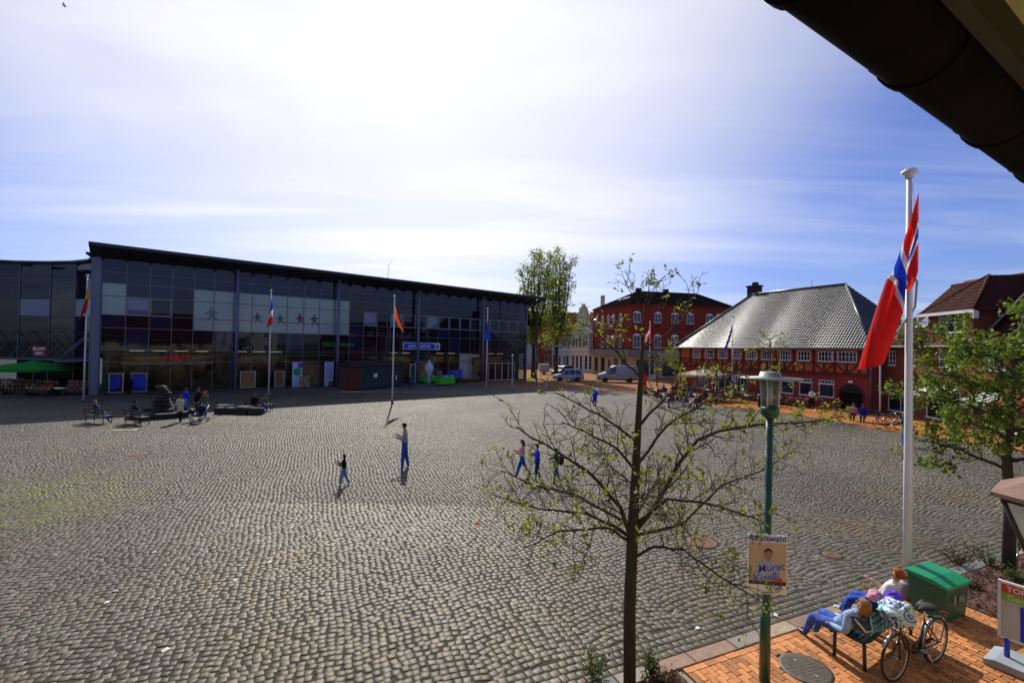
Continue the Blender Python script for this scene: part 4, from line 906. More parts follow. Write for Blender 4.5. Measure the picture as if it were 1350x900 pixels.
b = MB(); wall_holes(b, 2.8, 8.6, 9.32, 12.6, [(4.2, 8.9+.5, 5.1, 11.0), (6.0, 9.4, 7.0, 11.0)], .15); b.vprism([(2.8, 12.6), (8.6, 12.6), (7.6, 12.9), (7.2, 13.6), (6.3, 14.0), (5.1, 14.0), (4.2, 13.6), (3.8, 12.9)], 0, .35); b.box((5.7, .2, 14.2), (.9, .4, .5)); b.quad((2.8, .3, 9.3), (2.8, .3, 12.6), (2.8, 6, 12.6), (2.8, 6, 9.3)); b.quad((8.6, .3, 9.3), (8.6, .3, 12.6), (8.6, 6, 12.6), (8.6, 6, 9.3)); b.build('gable', M_CRM, CRM)
window(CRM, 4.2, 9.4, .9, 1.6, 1, 2, M_WHITEF, M_GWIN, arch=.2, y=.01); window(CRM, 6.0, 9.4, 1.0, 1.6, 1, 2, M_WHITEF, M_GWIN, arch=.2, y=.01)
b = MB(); b.box((5.7, .4, 13.4), (.8, .6, 3)); b.build('chimney', M_CRM, CRM, (.6, 4, 1.5))
b = MB()
for x in [.3 + .42*k for k in range(25)]:
    if not 2.6 < x < 8.7: b.box((x, .1, 9.75), (.12, .12, .8))
b.box((1.35, .1, 10.2), (2.6, .2, .14)); b.box((9.6, .1, 10.2), (2.0, .2, .14)); b.build('balustrade', M_CRM, CRM)
b = MB(); b.box((9.6, -.55, 5.2), (2.7, 1.1, .3)); b.box((9.6, -.55, 7.95), (2.9, 1.2, .35)); b.box((9.6, -.5, 6.6), (2.4, .8, 2.6)); bay = b.build('bay_window', mat('pale_bay', (.5, .5, .47), .7), CRM)
for x in (8.5, 9.35): window(bay, x, 5.5, .7, 2.2, 1, 2, M_WHITEF, M_GWIN, y=-.93)
wl = [(1.2+2.03*k, 4.8, 2.2+2.03*k, 6.6, 1, 2, 0) for k in range(5)] + [(.9, .4, 3.4, 3.4, 2, 1, 0), (4.4, .1, 5.6, 3.2, 1, 1, 0), (6.8, .4, 10.2, 3.4, 3, 1, 0)]
GRY = street_house('flat_townhouse', 'low pale grey flat topped townhouse left of the cream gable', 0, 11.2, 7.6, wl, M_GREYR, M_SLATE)
b = MB(); b.box((5.6, 5, 7.75), (11.4, 10.4, .3)); b.build('roof', M_SLATE, GRY)
c_, s_ = cos(SA), sin(SA)
RB = thing('brick_house', 'tall orange red brick house rising behind the street trees', 'building', SO + Vector((-9*c_+1.5, -9*s_+4, 0)), -.05)
facade(RB, (-13, 0, 0), 22, 0, 10.6, [(1.2+3*k, z, 2.5+3*k, z+1.9, 2, 2, 0) for k in range(7) for z in (1.2, 4.6, 7.8)], M_ORB)
b = MB(); b.add([(-13.3, -.4, 10.5), (9.3, -.4, 10.5), (9.3, 9, 10.5), (-13.3, 9, 10.5), (-13.3, 4.3, 15.2), (9.3, 4.3, 15.2)], [(0,1,5,4),(2,3,4,5),(1,2,5),(3,0,4),(0,3,2,1)]); b.build('roof', mat('orange_roof', (.26, .045, .02), .8, var=.25, scale=2), RB)
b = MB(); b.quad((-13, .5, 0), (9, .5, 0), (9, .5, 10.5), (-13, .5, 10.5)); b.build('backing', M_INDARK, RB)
WH = thing('white_house', 'small pale house glimpsed between mall corner and tree trunks', 'building', (-7, 112, 0), .1)
facade(WH, (0, 0, 0), 13, 0, 6, [(1+2.9*k, z, 2.2+2.9*k, z+1.6, 2, 2, 0) for k in range(4) for z in (.9, 3.7)], mat('off_white', (.55, .55, .52), .85))
b = MB(); b.add([(-.3, -.3, 5.95), (13.3, -.3, 5.95), (13.3, 8, 5.95), (-.3, 8, 5.95), (-.3, 4, 10), (13.3, 4, 10)], [(0,1,5,4),(2,3,4,5),(1,2,5),(3,0,4),(0,3,2,1)]); b.build('roof', mat('brown_roof', (.09, .04, .03), .8, var=.25, scale=2), WH)
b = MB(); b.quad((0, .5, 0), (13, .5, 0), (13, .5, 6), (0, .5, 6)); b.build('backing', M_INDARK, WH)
# ------------------------------------------------------------------ the brown brick house on the right
BA = atan2(-.993, -.117); BO = Vector((31.05, 38.3, 0))
BRN = thing('brick_shop_house', 'brown brick house with a steep red tiled roof, white windows and shops below', 'building', BO, BA)
M_BRB = brickmat('brown_brick', (.23, .062, .026), (.30, .085, .034), (.12, .06, .04), .24, .08)
M_BTILE = mat('brown_red_tile', (.055, .016, .010), .7, var=.4, scale=8, spec=.06)
BL = 24.
wl = [(-.05+.25, 3.9, 1.0, 5.1, 2, 3, 0), (2.1, 3.9, 3.1, 5.1, 2, 3, 0), (5.37, 3.95, 7.29, 5.1, 3, 2, 0), (9.17, 3.9, 10.4, 5.0, 3, 2, 0), (11.3, 3.9, 12.9, 5.0, 3, 2, 0), (15, 3.9, 16.6, 5, 3, 2, 0), (19, 3.9, 20.6, 5, 3, 2, 0),
      (.15, .25, 3.0, 1.98, 2, 1, 0), (4.2, .25, 7.2, 2.3, 2, 1, 0), (8.0, .05, 9.1, 2.3, 1, 1, 0), (9.6, .25, 12.6, 2.3, 2, 1, 0), (14, .25, 18, 2.3, 3, 1, 0)]
facade(BRN, (0, 0, 0), BL, 0, 5.55, wl, M_BRB)
facade(BRN, (4.43, -.03, 0), 3.85, 5.55, 7.85, [(.95, 6.35, 3.05, 7.8, 3, 2, 0)], M_BRB, name='dormer_wall')
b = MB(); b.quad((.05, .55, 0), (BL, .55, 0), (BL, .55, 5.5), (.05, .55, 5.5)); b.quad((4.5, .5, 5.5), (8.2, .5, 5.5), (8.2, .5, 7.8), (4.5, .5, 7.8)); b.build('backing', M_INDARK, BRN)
b = MB(); b.quad((0, 0, 0), (0, 10, 0), (0, 10, 5.5), (0, 0, 5.5)); b.add([(0, 0, 5.4), (0, 10, 5.4), (0, 5, 10.4)], [(0,1,2)]); b.build('side_wall', M_BRB, BRN); b = MB(); b.quad((4.43, -.03, 5.4), (4.43, 3, 5.4), (4.43, 3, 7.85), (4.43, -.03, 7.85)); b.build('dormer_cheek', M_BRB, BRN); b = MB(); b.quad((8.28, -.03, 5.4), (8.28, 3, 5.4), (8.28, 3, 7.85), (8.28, -.03, 7.85)); b.build('dormer_cheek', M_BRB, BRN)
roof_tiles(BRN, (-.2, -.35, 5.42), (4.4, -.35, 5.42), (4.4, 5, 10.45), (-.2, 5, 10.45), M_BTILE, .33, .23)
roof_tiles(BRN, (8.3, -.35, 5.42), (BL, -.35, 5.42), (BL, 5, 10.45), (8.3, 5, 10.45), M_BTILE, .33, .23)
AP = (6.36, 2.4, 10.35); dl, dr = (3.95, -.42, 7.72), (8.75, -.42, 7.72)
roof_tiles(BRN, dl, dr, AP, AP, M_BTILE, .33, .23)
b = MB(); b.add([(-.2, -.3, 5.36), (BL, -.3, 5.36), (BL, 5, 10.4), (-.2, 5, 10.4), (BL, 10.3, 5.36), (-.2, 10.3, 5.36)], [(0,1,2,3),(3,2,4,5),(1,4,2),(0,3,5)])
b.add([dl, AP, (6.36, 5, 10.4), (3.95, 2.1, 7.72)], [(0,1,2,3)]); b.add([dr, AP, (6.36, 5, 10.4), (8.75, 2.1, 7.72)], [(0,1,2,3)]); b.build('roof', M_BTILE, BRN)
b = MB(); b.bar((dl[0]-.05, dl[1], 7.68), (dr[0]+.05, dr[1], 7.68), .1, .2); b.box((3.97, -.3, 7.45), (.1, .3, .5)); b.box((8.73, -.3, 7.45), (.1, .3, .5)); b.build('fascia', M_WHITEF, BRN)
b = MB(); b.tube([(-.2, 5, 10.5), (BL, 5, 10.5)], .12, 8); b.tube([dl, AP], .1, 7); b.tube([dr, AP], .1, 7); b.build('ridge_tiles', M_BTILE, BRN)
b = MB(); b.tube([(-.2, -.45, 5.4), (BL, -.45, 5.4)], .07, 8); b.tube([(8.9, .3, 6.4), (8.9, 2.6, 9)], .07, 6); b.build('gutter', mat('gutter_grey', (0, 0, 0)), BRN)
for x, z in ((1.95, 7.35), (11.2, 7.4), (16, 7.4)):
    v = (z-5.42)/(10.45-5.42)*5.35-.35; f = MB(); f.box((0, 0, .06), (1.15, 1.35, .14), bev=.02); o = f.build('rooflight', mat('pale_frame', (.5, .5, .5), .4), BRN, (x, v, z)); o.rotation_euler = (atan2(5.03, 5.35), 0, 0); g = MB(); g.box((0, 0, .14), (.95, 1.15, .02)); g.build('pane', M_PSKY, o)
b = MB(); b.box((1.2, 6.0, 10.3), (1.6, .8, .8)); b.box((1.2, 6, 10.75), (1.8, 1, .12)); b.build('chimney', mat('red_chimney', (.3, .05, .03), .85), BRN)
def awning(x0, x1, z, out_, cols, label):
    t = thing('awning', label, 'awning', BO + Vector((x0*cos(BA), x0*sin(BA), z)), BA); n = 8; L_ = x1-x0; b = MB()
    for k in range(n):
        a, c = L_*k/n, L_*(k+1)/n; b.add([(a, -.02, 0), (c, -.02, 0), (c, -out_, -.5), (a, -out_, -.5), (c, -out_, -.75), (a, -out_, -.75)], [(0,1,2,3),(3,2,4,5)], k % len(cols))
    b.build('cloth', cols, t, fix=False); f = MB(); f.tube([(0, -out_, -.5), (L_, -out_, -.5)], .03, 6); f.build('bar', M_MULL, t)
M_AWR = mat('awning_red', (.45, .03, .02), .8, trans=.3); M_AWG = mat('awning_green', (.03, .22, .10), .8, trans=.3); M_AWW = mat('awning_white', (.75, .75, .72), .8, trans=.3)
awning(8.9, 10.9, 2.5, 1.5, [M_AWG, M_AWW], 'green and white striped awning on the brown brick house'); awning(11.3, 14.5, 2.6, 1.6, [M_AWR], 'plain red awning at the right end of the brown brick house')
awning(4.3, 7.2, 2.6, 1.0, [M_AWW], 'plain white awning behind the leafy tree')
# ------------------------------------------------------------------ our own side of the square: the eaves overhead and the neighbours mirrored in the glass
GD = Vector((.855, .518, 0)).normalized(); GN = Vector((-GD.y, GD.x, 0)); GANG = atan2(GD.y, GD.x)
OWN = thing('plastered_house', 'house whose dark gutter and eaves hang overhead at top right', 'building', GN*-.62, GANG + pi)
M_PLAST = mat('ochre_plaster', (.50, .43, .22), .9, var=.15, scale=6, bump=.3)
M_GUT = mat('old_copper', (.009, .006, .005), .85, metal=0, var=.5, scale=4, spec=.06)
yo = .62
facade(OWN, (-10, 0, 0), 18, 0, 5.75, [(1.5+2.9*k, .6, 3.3+2.9*k, 2.6, 2, 1, 0) for k in range(6)] + [(1.6+2.9*k, 3.7, 2.8+2.9*k, 5.2, 2, 2, 0) for k in (0, 1, 3, 4, 5)], M_PLAST)
GY, GZ, GR = -(yo+.43), 5.475, .086
b = MB(); n = 12; prof = [(GY + GR*cos(pi+pi*k/n), GZ + GR*sin(pi+pi*k/n)) for k in range(n+1)] + [(GY + (GR-.006)*cos(-pi*k/n), GZ + (GR-.006)*sin(-pi*k/n)) for k in range(n+1)]
b.add([(x, y, z) for x in (-10, 8) for y, z in prof], [(k, k+1, 2*n+2+k+1, 2*n+2+k) for k in range(2*n+1)] + [(2*n+1, 0, 2*n+2, 4*n+3)], 0, True)
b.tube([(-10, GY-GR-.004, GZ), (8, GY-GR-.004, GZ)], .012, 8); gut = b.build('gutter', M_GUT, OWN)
for s in (1.2, .3, -.32, -.87, -1.38, -1.97, -2.55, -3.3, -4.2, -5.2):
    b = MB(); k = 14
    for w_, rr_ in ((.013, GR+.006),):
        pr_ = [(GY + rr_*cos(pi+pi*i/k), GZ + rr_*sin(pi+pi*i/k)) for i in range(k+1)] + [(GY + (GR-.002)*cos(-pi*i/k), GZ + (GR-.002)*sin(-pi*i/k)) for i in range(k+1)]
        b.add([(s+e*w_, y, z) for e in (-1, 1) for y, z in pr_], [(i, i+1, 2*k+2+i+1, 2*k+2+i) for i in range(2*k+1)] + [(2*k+1, 0, 2*k+2, 4*k+3), tuple(range(2*k+2)), tuple(range(2*k+2, 4*k+4))], 0)
    b.box((s, GY-GR+.0, GZ+.015), (.04, .03, .05)); b.build('gutter_bracket', M_GUT, gut)
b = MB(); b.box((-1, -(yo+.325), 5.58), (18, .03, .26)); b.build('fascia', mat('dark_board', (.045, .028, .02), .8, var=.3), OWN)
b = MB(); b.box((-1, -(yo+.05)/1 + .13, 5.56), (18, .92, .03)); b.build('soffit', M_PLAST, OWN)
b = MB(); b.add([(-10, -(yo+.45), 5.64), (8, -(yo+.45), 5.64), (8, 5, 10.6), (-10, 5, 10.6), (8, 10.5, 5.6), (-10, 10.5, 5.6)], [(0,1,2,3),(3,2,4,5),(1,4,2),(0,3,5)]); b.build('roof', M_BTILE, OWN)
def row_house(name, label, s0, s1, zt, zr, m, rm, gab, nst):
    t = thing(name, label, 'building', GN*-.62 + GD*s1, GANG + pi); L_ = s1-s0; nw = max(2, int(L_/2.4)); h = zt/nst
    facade(t, (0, 0, 0), L_, 0, zt, [(L_*(k+.5)/nw-.55, h*j+.9, L_*(k+.5)/nw+.55, h*j+h-.55, 2, 2, 0) for k in range(nw) for j in range(nst)], m)
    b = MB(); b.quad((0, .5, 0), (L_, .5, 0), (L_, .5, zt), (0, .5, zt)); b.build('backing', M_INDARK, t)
    b = MB()
    if gab: b.add([(0, 0, zt), (L_, 0, zt), (L_/2, 0, zr)], [(0,1,2)]); b.build('gable', m, t); b = MB(); b.add([(-.3, -.3, zt-.2), (L_/2, -.3, zr+.2), (L_+.3, -.3, zt-.2), (-.3, 11, zt-.2), (L_/2, 11, zr+.2), (L_+.3, 11, zt-.2)], [(0,1,4,3),(1,2,5,4)]); b.build('roof', rm, t)
    else: b.add([(-.2, -.4, zt-.1), (L_+.2, -.4, zt-.1), (L_+.2, 5, zr), (-.2, 5, zr), (L_+.2, 10, zt), (-.2, 10, zt)], [(0,1,2,3),(3,2,4,5),(1,4,2),(0,3,5)]); b.build('roof', rm, t)
M_ORT = mat('orange_tile', (.30, .07, .03), .75, var=.3, scale=4)
row_house('gabled_house', 'cream gabled house behind the camera mirrored in the glass front', -18, -8.2, 7.4, 12.2, M_CRM, M_ORT, True, 2)
row_house('terrace_house', 'pale yellow house with red roof behind the camera at far left', -31, -18.2, 8.5, 13.5, M_YELLOW, M_ORT, False, 3)
row_house('grey_house', 'grey house right of the camera along the pavement', 10.2, 22, 8.4, 12.8, M_GREYR, M_SLATE, True, 3)
row_house('end_house', 'cream gabled house at the far left end of our row', -44, -31.2, 8, 12.6, M_CRM, M_SLATE, True, 3)
# ================================================================== PEOPLE
M_SKIN = mat('skin', (.52, .28, .18), .55, var=.08, scale=8); M_SKIN2 = mat('skin_tan', (.34, .17, .10), .55, var=.08, scale=8)
M_EYE = mat('eye_dark', (.02, .015, .012), .3); M_LIP = mat('lip', (.35, .10, .08), .5)
def cloth(name, c, v=.2): return mat('cloth_' + name, c, .9, var=v, scale=9, bump=.9, bscale=11, spec=.15)
C_ = dict(navy=cloth('navy', (.018, .024, .07)), black=cloth('black', (.014, .013, .014)), jean=cloth('jean', (.035, .085, .40), .35), ljean=cloth('ljean', (.16, .26, .55)), djean=cloth('djean', (.03, .05, .16)), cream=cloth('cream', (.55, .50, .42)), blue=cloth('blue', (.012, .05, .75)),
          grey=cloth('grey', (.34, .33, .36)), olive=cloth('olive', (.10, .105, .05)), green=cloth('green', (.10, .16, .09)), white=cloth('white', (.72, .70, .68)), pink=cloth('pink', (.60, .28, .34)), mjean=cloth('mjean', (.06, .12, .40), .4), red=cloth('red', (.50, .025, .02)), brown=cloth('brown', (.10, .045, .025)), dblue=cloth('dblue', (.015, .03, .25)), slate=cloth('slate', (.10, .11, .14)), lblue=cloth('lblue', (.30, .42, .62)))
H_ = dict(black=mat('hair_black', (.012, .010, .009), .8, spec=.15, bump=.4, scale=20), brown=mat('hair_brown', (.055, .026, .014), .8, spec=.15, bump=.4, scale=20), ginger=mat('hair_ginger', (.36, .10, .025), .8, spec=.2, var=.3, bump=.5, scale=25), blond=mat('hair_blond', (.34, .17, .06), .8, spec=.2, var=.35, bump=.5, scale=25), grey=mat('hair_grey', (.3, .29, .28), .5, bump=.4), redcap=C_['red'], orange=mat('hair_orange', (.42, .07, .02), .6))
SHOE = dict(black=mat('shoe_black', (.015, .015, .016), .4), white=mat('shoe_white', (.72, .72, .74), .5), red=mat('shoe_red', (.3, .03, .04), .5), brown=mat('shoe_brown', (.09, .05, .03), .5))
_eye = MB(); _eye.ball((0, 0, 0), 1, 8, 5); EYE = _eye.mesh('eye', M_EYE); _lip = MB(); _lip.ball((0, 0, 0), 1, 8, 5); LIP = _lip.mesh('mouth', M_LIP)
PI_BONE = {}
def person(label, loc, head, H=1.72, shirt='navy', pants='jean', hair='brown', style='short', shoe='black', skin=None, lean=0., hipz=None, thigh=(.0, .0), shin=(0., 0.), arm=(.1, .1), fore=(.25, .25), ab=(.13, .13), turn=0., nod=.1, sleeve=True, fat=1., coat=.0, lvl=1, group=None, z=0., foot=(0., 0.), roll=0.):
    fat = fat*1.12; arm = tuple(a*.55 if f > 1.2 else a for a, f in zip(arm, fore)); fore = tuple(f + .25 if 1.2 < f < 2 and hipz is None else f for f in fore)
    rz = atan2(head[0], -head[1]); t = thing('person', label, 'person', (loc[0], loc[1], z), rz, group)
    def d(a, s=0, b=0): return Vector((s*sin(b), -sin(a)*cos(b), -cos(a)*cos(b)))
    V = []; E = []; R = []; B = []
    def nd(p, r, par=None, lab=None):
        V.append(Vector(p)); R.append(r*H)
        if par is not None: E.append((par, len(V)-1)); B.append(lab)
        return len(V)-1
    hz = hipz if hipz is not None else .525*H*max(cos(thigh[0])*.5 + cos(shin[0])*.5, cos(thigh[1])*.5 + cos(shin[1])*.5)
    up = Vector((roll, -sin(lean), cos(lean))).normalized(); fw = Vector((0, -cos(lean), -sin(lean)))
    pel = nd((0, 0, hz), .068*fat); sp = nd(V[pel] + up*.10*H, .064*fat, pel, 'shirt'); ch = nd(V[pel] + up*.21*H, .072*fat, sp, 'shirt'); nb = nd(V[pel] + up*.29*H, .045, ch, 'shirt'); nk = nd(V[pel] + up*.325*H + fw*.004*H, .030, nb, 'skin')
    hu = (up + fw*sin(nod)*.6).normalized(); hf = (fw - hu*fw.dot(hu)).normalized()
    hx = hu.cross(hf); hf = (hf*cos(turn) + hx*sin(turn)).normalized(); hx = hu.cross(hf)
    hc = nd(V[nk] + hu*.052*H, .050, nk, 'skin'); HC = V[hc] + hu*.022*H; nd(V[hc] + hu*.042*H - hf*.006*H, .046, hc, 'skin'); nd(V[hc] - hu*.018*H + hf*.026*H, .028, hc, 'skin')
    hands = []
    for i, s in ((0, 1), (1, -1)):
        sh = nd(V[ch] + up*.055*H + Vector((s*.088*H, 0, 0)), (.044*fat), ch, 'shirt')
        el = nd(V[sh] + d(arm[i]-lean*0, s, ab[i])*.165*H, .032*fat, sh, 'shirt')
        wr = nd(V[el] + d(fore[i], s, ab[i]*-.6)*.145*H, 0.022, el, 'shirt' if sleeve else 'skin'); fd = d(fore[i], s, ab[i]*-.6)
        hd = nd(V[wr] + fd*.038*H, .021, wr, 'skin'); hands.append((V[wr], V[hd], fd, s))
        hp = nd(V[pel] + Vector((s*.050*H, 0, 0)) - up*.02*H, .058*fat, pel, 'pants')
        kn = nd(V[hp] + d(thigh[i], s, .03)*.235*H, .042*fat, hp, 'coat' if coat else 'pants')
        an = nd(V[kn] + d(shin[i])*.235*H, .029, kn, 'pants'); ff = d(shin[i] + pi/2 - foot[i])
        if foot[i] == 0 and abs(shin[i]) < .6: ff = Vector((0, -1, -.12))
        hl = nd(V[an] + d(shin[i])*.018*H, .024, an, 'shoe'); nd(V[hl] + ff*.085*H, .020, hl, 'shoe')
    me = bpy.data.meshes.new('b'); me.from_pydata([tuple(v) for v in V], E, []); o = bpy.data.objects.new('b', me); COL.objects.link(o)
    m = o.modifiers.new('s', 'SKIN'); m.use_smooth_shade = True; m.branch_smoothing = .4
    for k, r in enumerate(R): me.skin_vertices[0].data[k].radius = (r, r)
    me.skin_vertices[0].data[0].use_root = True
    su = o.modifiers.new('u', 'SUBSURF'); su.levels = su.render_levels = lvl
    dg = bpy.context.evaluated_depsgraph_get(); bm_ = bpy.data.meshes.new_from_object(o.evaluated_get(dg)); bpy.data.objects.remove(o); bpy.data.meshes.remove(me)
    nv = len(bm_.vertices); co = np.empty(nv*3); bm_.vertices.foreach_get('co', co); co = co.reshape(-1, 3)
    fs = [tuple(p.vertices) for p in bm_.polygons]; bpy.data.meshes.remove(bm_)
    cen = np.array([co[list(f)].mean(0) for f in fs]); A_ = np.array([V[a] for a, b in E]); B_ = np.array([V[b] for a, b in E]); rr = np.array([(R[a]+R[b])/2 for a, b in E])
    ab_ = B_-A_; tt = np.clip(((cen[:, None]-A_)*ab_).sum(-1)/(ab_**2).sum(-1), 0, 1); dist = np.linalg.norm(cen[:, None]-(A_+tt[..., None]*ab_), axis=-1)-rr*.9
    bi = dist.argmin(1); ix = {'shirt': 0, 'pants': 1, 'skin': 2, 'shoe': 3}
    mi = []
    pz = V[pel].z
    for f_, k in enumerate(bi):
        lab = B[k]
        if lab == 'coat': lab = 'shirt' if tt[f_, k] < coat else 'pants'
        if lab == 'shirt' and E[k][0] == pel and (Vector(cen[f_])-V[pel]).dot(up) < .02*H: lab = 'pants' if not coat else 'shirt'
        if lab == 'pants' and coat and E[k][0] == pel: lab = 'shirt'
        mi.append(ix[lab])
    b = MB(); b.v = [tuple(p) for p in co]; b.f = fs; b.m = mi; b.s = [True]*len(fs)
    # face relief, ears, fingers: one surface with the body
    hr = .052*H; b.add([tuple(HC - hu*.012*H + hf*(hr+.012*H)), tuple(HC - hu*.016*H + hf*hr + hx*.009*H), tuple(HC - hu*.016*H + hf*hr - hx*.009*H), tuple(HC + hu*.012*H + hf*hr*.97)], [(0,1,3),(0,3,2),(0,2,1)], 2)
    for s in (-1, 1): b.ball(tuple(HC - hu*.006*H + hx*s*.050*H), (.010*H, .012*H, .018*H), 6, 4, 2)
    for w, h, fd, s in hands:
        sd = fd.cross(Vector((0, 0, 1))); sd = sd.normalized() if sd.length > .2 else Vector((0, -1, 0)); dn = sd.cross(fd).normalized(); sc = H/1.72
        for q, L_ in zip((-1.5, -.5, .5, 1.5), (.066, .078, .074, .058)):
            p0 = h + sd*q*.019*sc + fd*.01*sc; b.tube([p0, p0 + fd*L_*.55*sc - dn*.006*sc, p0 + fd*L_*.9*sc - dn*.030*sc], [.0095*sc, .0085*sc, .006*sc], 6, 2)
        p0 = w + fd*.03*sc + sd*s*.02*sc; b.tube([p0, p0 + (fd*.6 + sd*s*.8)*.035*sc, p0 + (fd + sd*s*.6)*.058*sc], [.012*sc, .0105*sc, .007*sc], 6, 2)
    sk = skin or M_SKIN
    b.build('body', [C_[shirt], C_[pants], sk, SHOE[shoe]], t, fix=False)
    fm = Matrix((hx, -hf, hu)).transposed().to_4x4()                # head frame: x side, y back, z up
    def place(me_, nm, p, sc_): o = link(nm, me_, t, p); o.rotation_euler = fm.to_euler(); o.scale = sc_; return o
    for s in (-1, 1): place(EYE, 'eye', HC + hu*.004*H + hf*hr*.90 + hx*s*.021*H, (.0085*H, .005*H, .005*H))
    place(LIP, 'mouth', HC - hu*.030*H + hf*(hr*.94), (.014*H, .006*H, .005*H))
    if style != 'bald':
        b = MB(); k = H; b.T = Matrix.Translation(HC) @ fm
        nu, nvv = 14, 9; vs = [(0, .006*k, .062*k)]; fs = []
        for i in range(1, nvv):
            th = pi/2 - (pi*.66)*i/(nvv-1)
            for j in range(nu):
                a = 2*pi*j/nu; front = max(0, -sin(a)); lo = th
                if front > .15: lo = max(th, .42 + .25*front)         # hairline over the brow
                jr = 1 + .04*sin(j*5.1+i*2.3); vs.append((.059*k*cos(lo)*cos(a)*jr, .006*k + .062*k*cos(lo)*sin(a)*jr, .062*k*sin(lo)))
        fs += [(0, 1+j, 1+(j+1) % nu) for j in range(nu)]
        for i in range(nvv-2):
            for j in range(nu): a = 1+i*nu; fs.append((a+j, a+nu+j, a+nu+(j+1) % nu, a+(j+1) % nu))
        b.add(vs, fs, 0, True)
        if style == 'long':
            for q in range(-4, 5): b.tube([(q*.011*k, .045*k - abs(q)*.004*k, .02*k), (q*.013*k, .066*k - abs(q)*.005*k, -.05*k), (q*.012*k + .004*k*(q % 3), .070*k - abs(q)*.004*k, -.135*k - .012*k*(q % 2))], [.017*k, .018*k, .006*k], 6)
        if style == 'pony': b.tube([(0, .055*k, .03*k), (0, .085*k, .0), (.01*k, .085*k, -.09*k)], [.018*k, .024*k, .006*k], 7)
        if style == 'bun': b.ball((.0, .066*k, -.005*k), .026*k, 8, 6)
        if style == 'bob':
            for q in range(-5, 6): b.tube([(q*.010*k, .035*k - abs(q)*.006*k, .03*k), (q*.0125*k, .056*k - abs(q)*.009*k, -.02*k), (q*.012*k, .046*k - abs(q)*.008*k, -.072*k)], [.016*k, .018*k, .009*k], 6)
        if style == 'cap': b.add([(-.04*k, -.05*k, .03*k), (.04*k, -.05*k, .03*k), (.03*k, -.10*k, .022*k), (-.03*k, -.10*k, .022*k)], [(0,1,2,3)])
        b.build('hair' if style != 'cap' else 'cap', H_[hair], t, fix=False)
    t['_hc'] = 0; del t['_hc']
    return t, dict(hands=hands, HC=HC, hz=hz, up=up, fw=fw, ch=V[ch], pel=V[pel])
def phone(t, info, i=0):
    w, h, fd, s = info['hands'][i]; b = MB(); b.box((0, 0, 0), (.075, .012, .15), bev=.005); p = t.matrix_basis @ (h + fd*.05 + Vector((0, -.01, .05)))
    o = b.build('phone', SHOE['black'], None, p, t.rotation_euler.z); tag(o, 'dark phone held by the ' + t['label'].split(' in ')[0], 'phone'); o.rotation_euler.x = .6; return o
STAND = dict(thigh=(.05, -.03), shin=(0., -.05))
# --- out on the cobbles
P = G(533, 617); t_, i_ = person('man in grey hoodie and blue trousers looking at his phone', P, (-1, -.15), 1.80, 'grey', 'jean', 'black', 'short', 'white', M_SKIN2, thigh=(.12, -.12), shin=(.05, -.22), arm=(.35, .5), fore=(1.75, 1.9), nod=.55); 
b = MB(); b.box((0, 0, 0), (.075, .012, .15), bev=.005); o = b.build('phone', SHOE['black'], None, P + Vector((-.40, -.08, 1.24))); o.rotation_euler = (.5, 0, 1.5); tag(o, 'dark phone in the hands of the man in the grey hoodie', 'phone')
person('small child in black top and pale blue jeans walking alone', G(453, 639.5), (-1, -.35), 1.10, 'black', 'ljean', 'brown', 'bob', 'white', thigh=(.32, -.25), shin=(.1, -.45), arm=(.6, .9), fore=(2.0, 2.2), nod=.3, fat=1.1)
person('girl with long dark hair in pale top and bright blue jeans', G(688, 627), (-1, -.25), 1.42, 'pink', 'jean', 'brown', 'long', 'black', thigh=(.42, -.38), shin=(.28, -.55), arm=(.3, .5), fore=(1.5, 1.7), nod=.25)
person('boy in bright blue jacket and blue trousers walking behind the girl', G(708, 632), (-1, -.2), 1.30, 'blue', 'dblue', 'black', 'short', 'black', thigh=(.18, -.15), shin=(.05, -.3), arm=(.2, .5), fore=(.6, 1.8), nod=.3, fat=1.1)
BP, _ = person('boy in black jacket and grey jeans with a dark backpack', G(733, 636), (-1, -.3), 1.27, 'black', 'slate', 'brown', 'short', 'red', thigh=(.25, -.22), shin=(.1, -.4), arm=(.2, .2), fore=(1.3, 1.5), nod=.3)
b = MB(); b.box((0, 0, 0), (.26, .15, .36), bev=.05); c = G(733, 636); o = b.build('backpack', C_['black'], None, c + Vector((.19, .06, .80)), 1.3); tag(o, 'dark backpack worn by the boy in the black jacket', 'backpack')
person('person in long bright blue clothes walking away across the square', G(784, 535), (.25, 1), 1.68, 'blue', 'dblue', 'black', 'short', 'white', M_SKIN2, thigh=(.2, -.2), shin=(.05, -.35), arm=(.2, -.1), coat=.75, fat=1.15)
# --- the group at the left
person('woman in cream coat and black trousers walking towards the camera', G(237, 556.5), (.05, -1), 1.68, 'cream', 'black', 'brown', 'bob', 'white', thigh=(.2, -.18), shin=(.05, -.35), arm=(.15, .3), fore=(.4, 1.4), coat=.45, fat=1.15)
person('person in bright blue jacket standing behind the woman in cream', G(244, 542), (.3, 1), 1.66, 'blue', 'ljean', 'black', 'short', 'white', **STAND)
person('toddler in dark top and white trousers walking beside the pushchair', G(250.5, 556), (-.05, -1), .88, 'navy', 'white', 'blond', 'short', 'white', thigh=(.2, -.2), shin=(.05, -.3), fat=1.2)
person('man in olive jacket, red cap and blue jeans pushing a pushchair', G(270, 551), (-.1, -1), 1.76, 'olive', 'ljean', 'redcap', 'cap', 'white', thigh=(.15, -.15), shin=(.05, -.3), arm=(.5, .5), fore=(1.1, 1.1))
person('man in dark jacket standing just left of the man in the red cap', G(261, 546), (-.1, -1), 1.80, 'black', 'black', 'brown', 'short', 'black', **STAND)
SIT = dict(thigh=(1.5, 1.46), shin=(.1, -.1), hipz=.53)
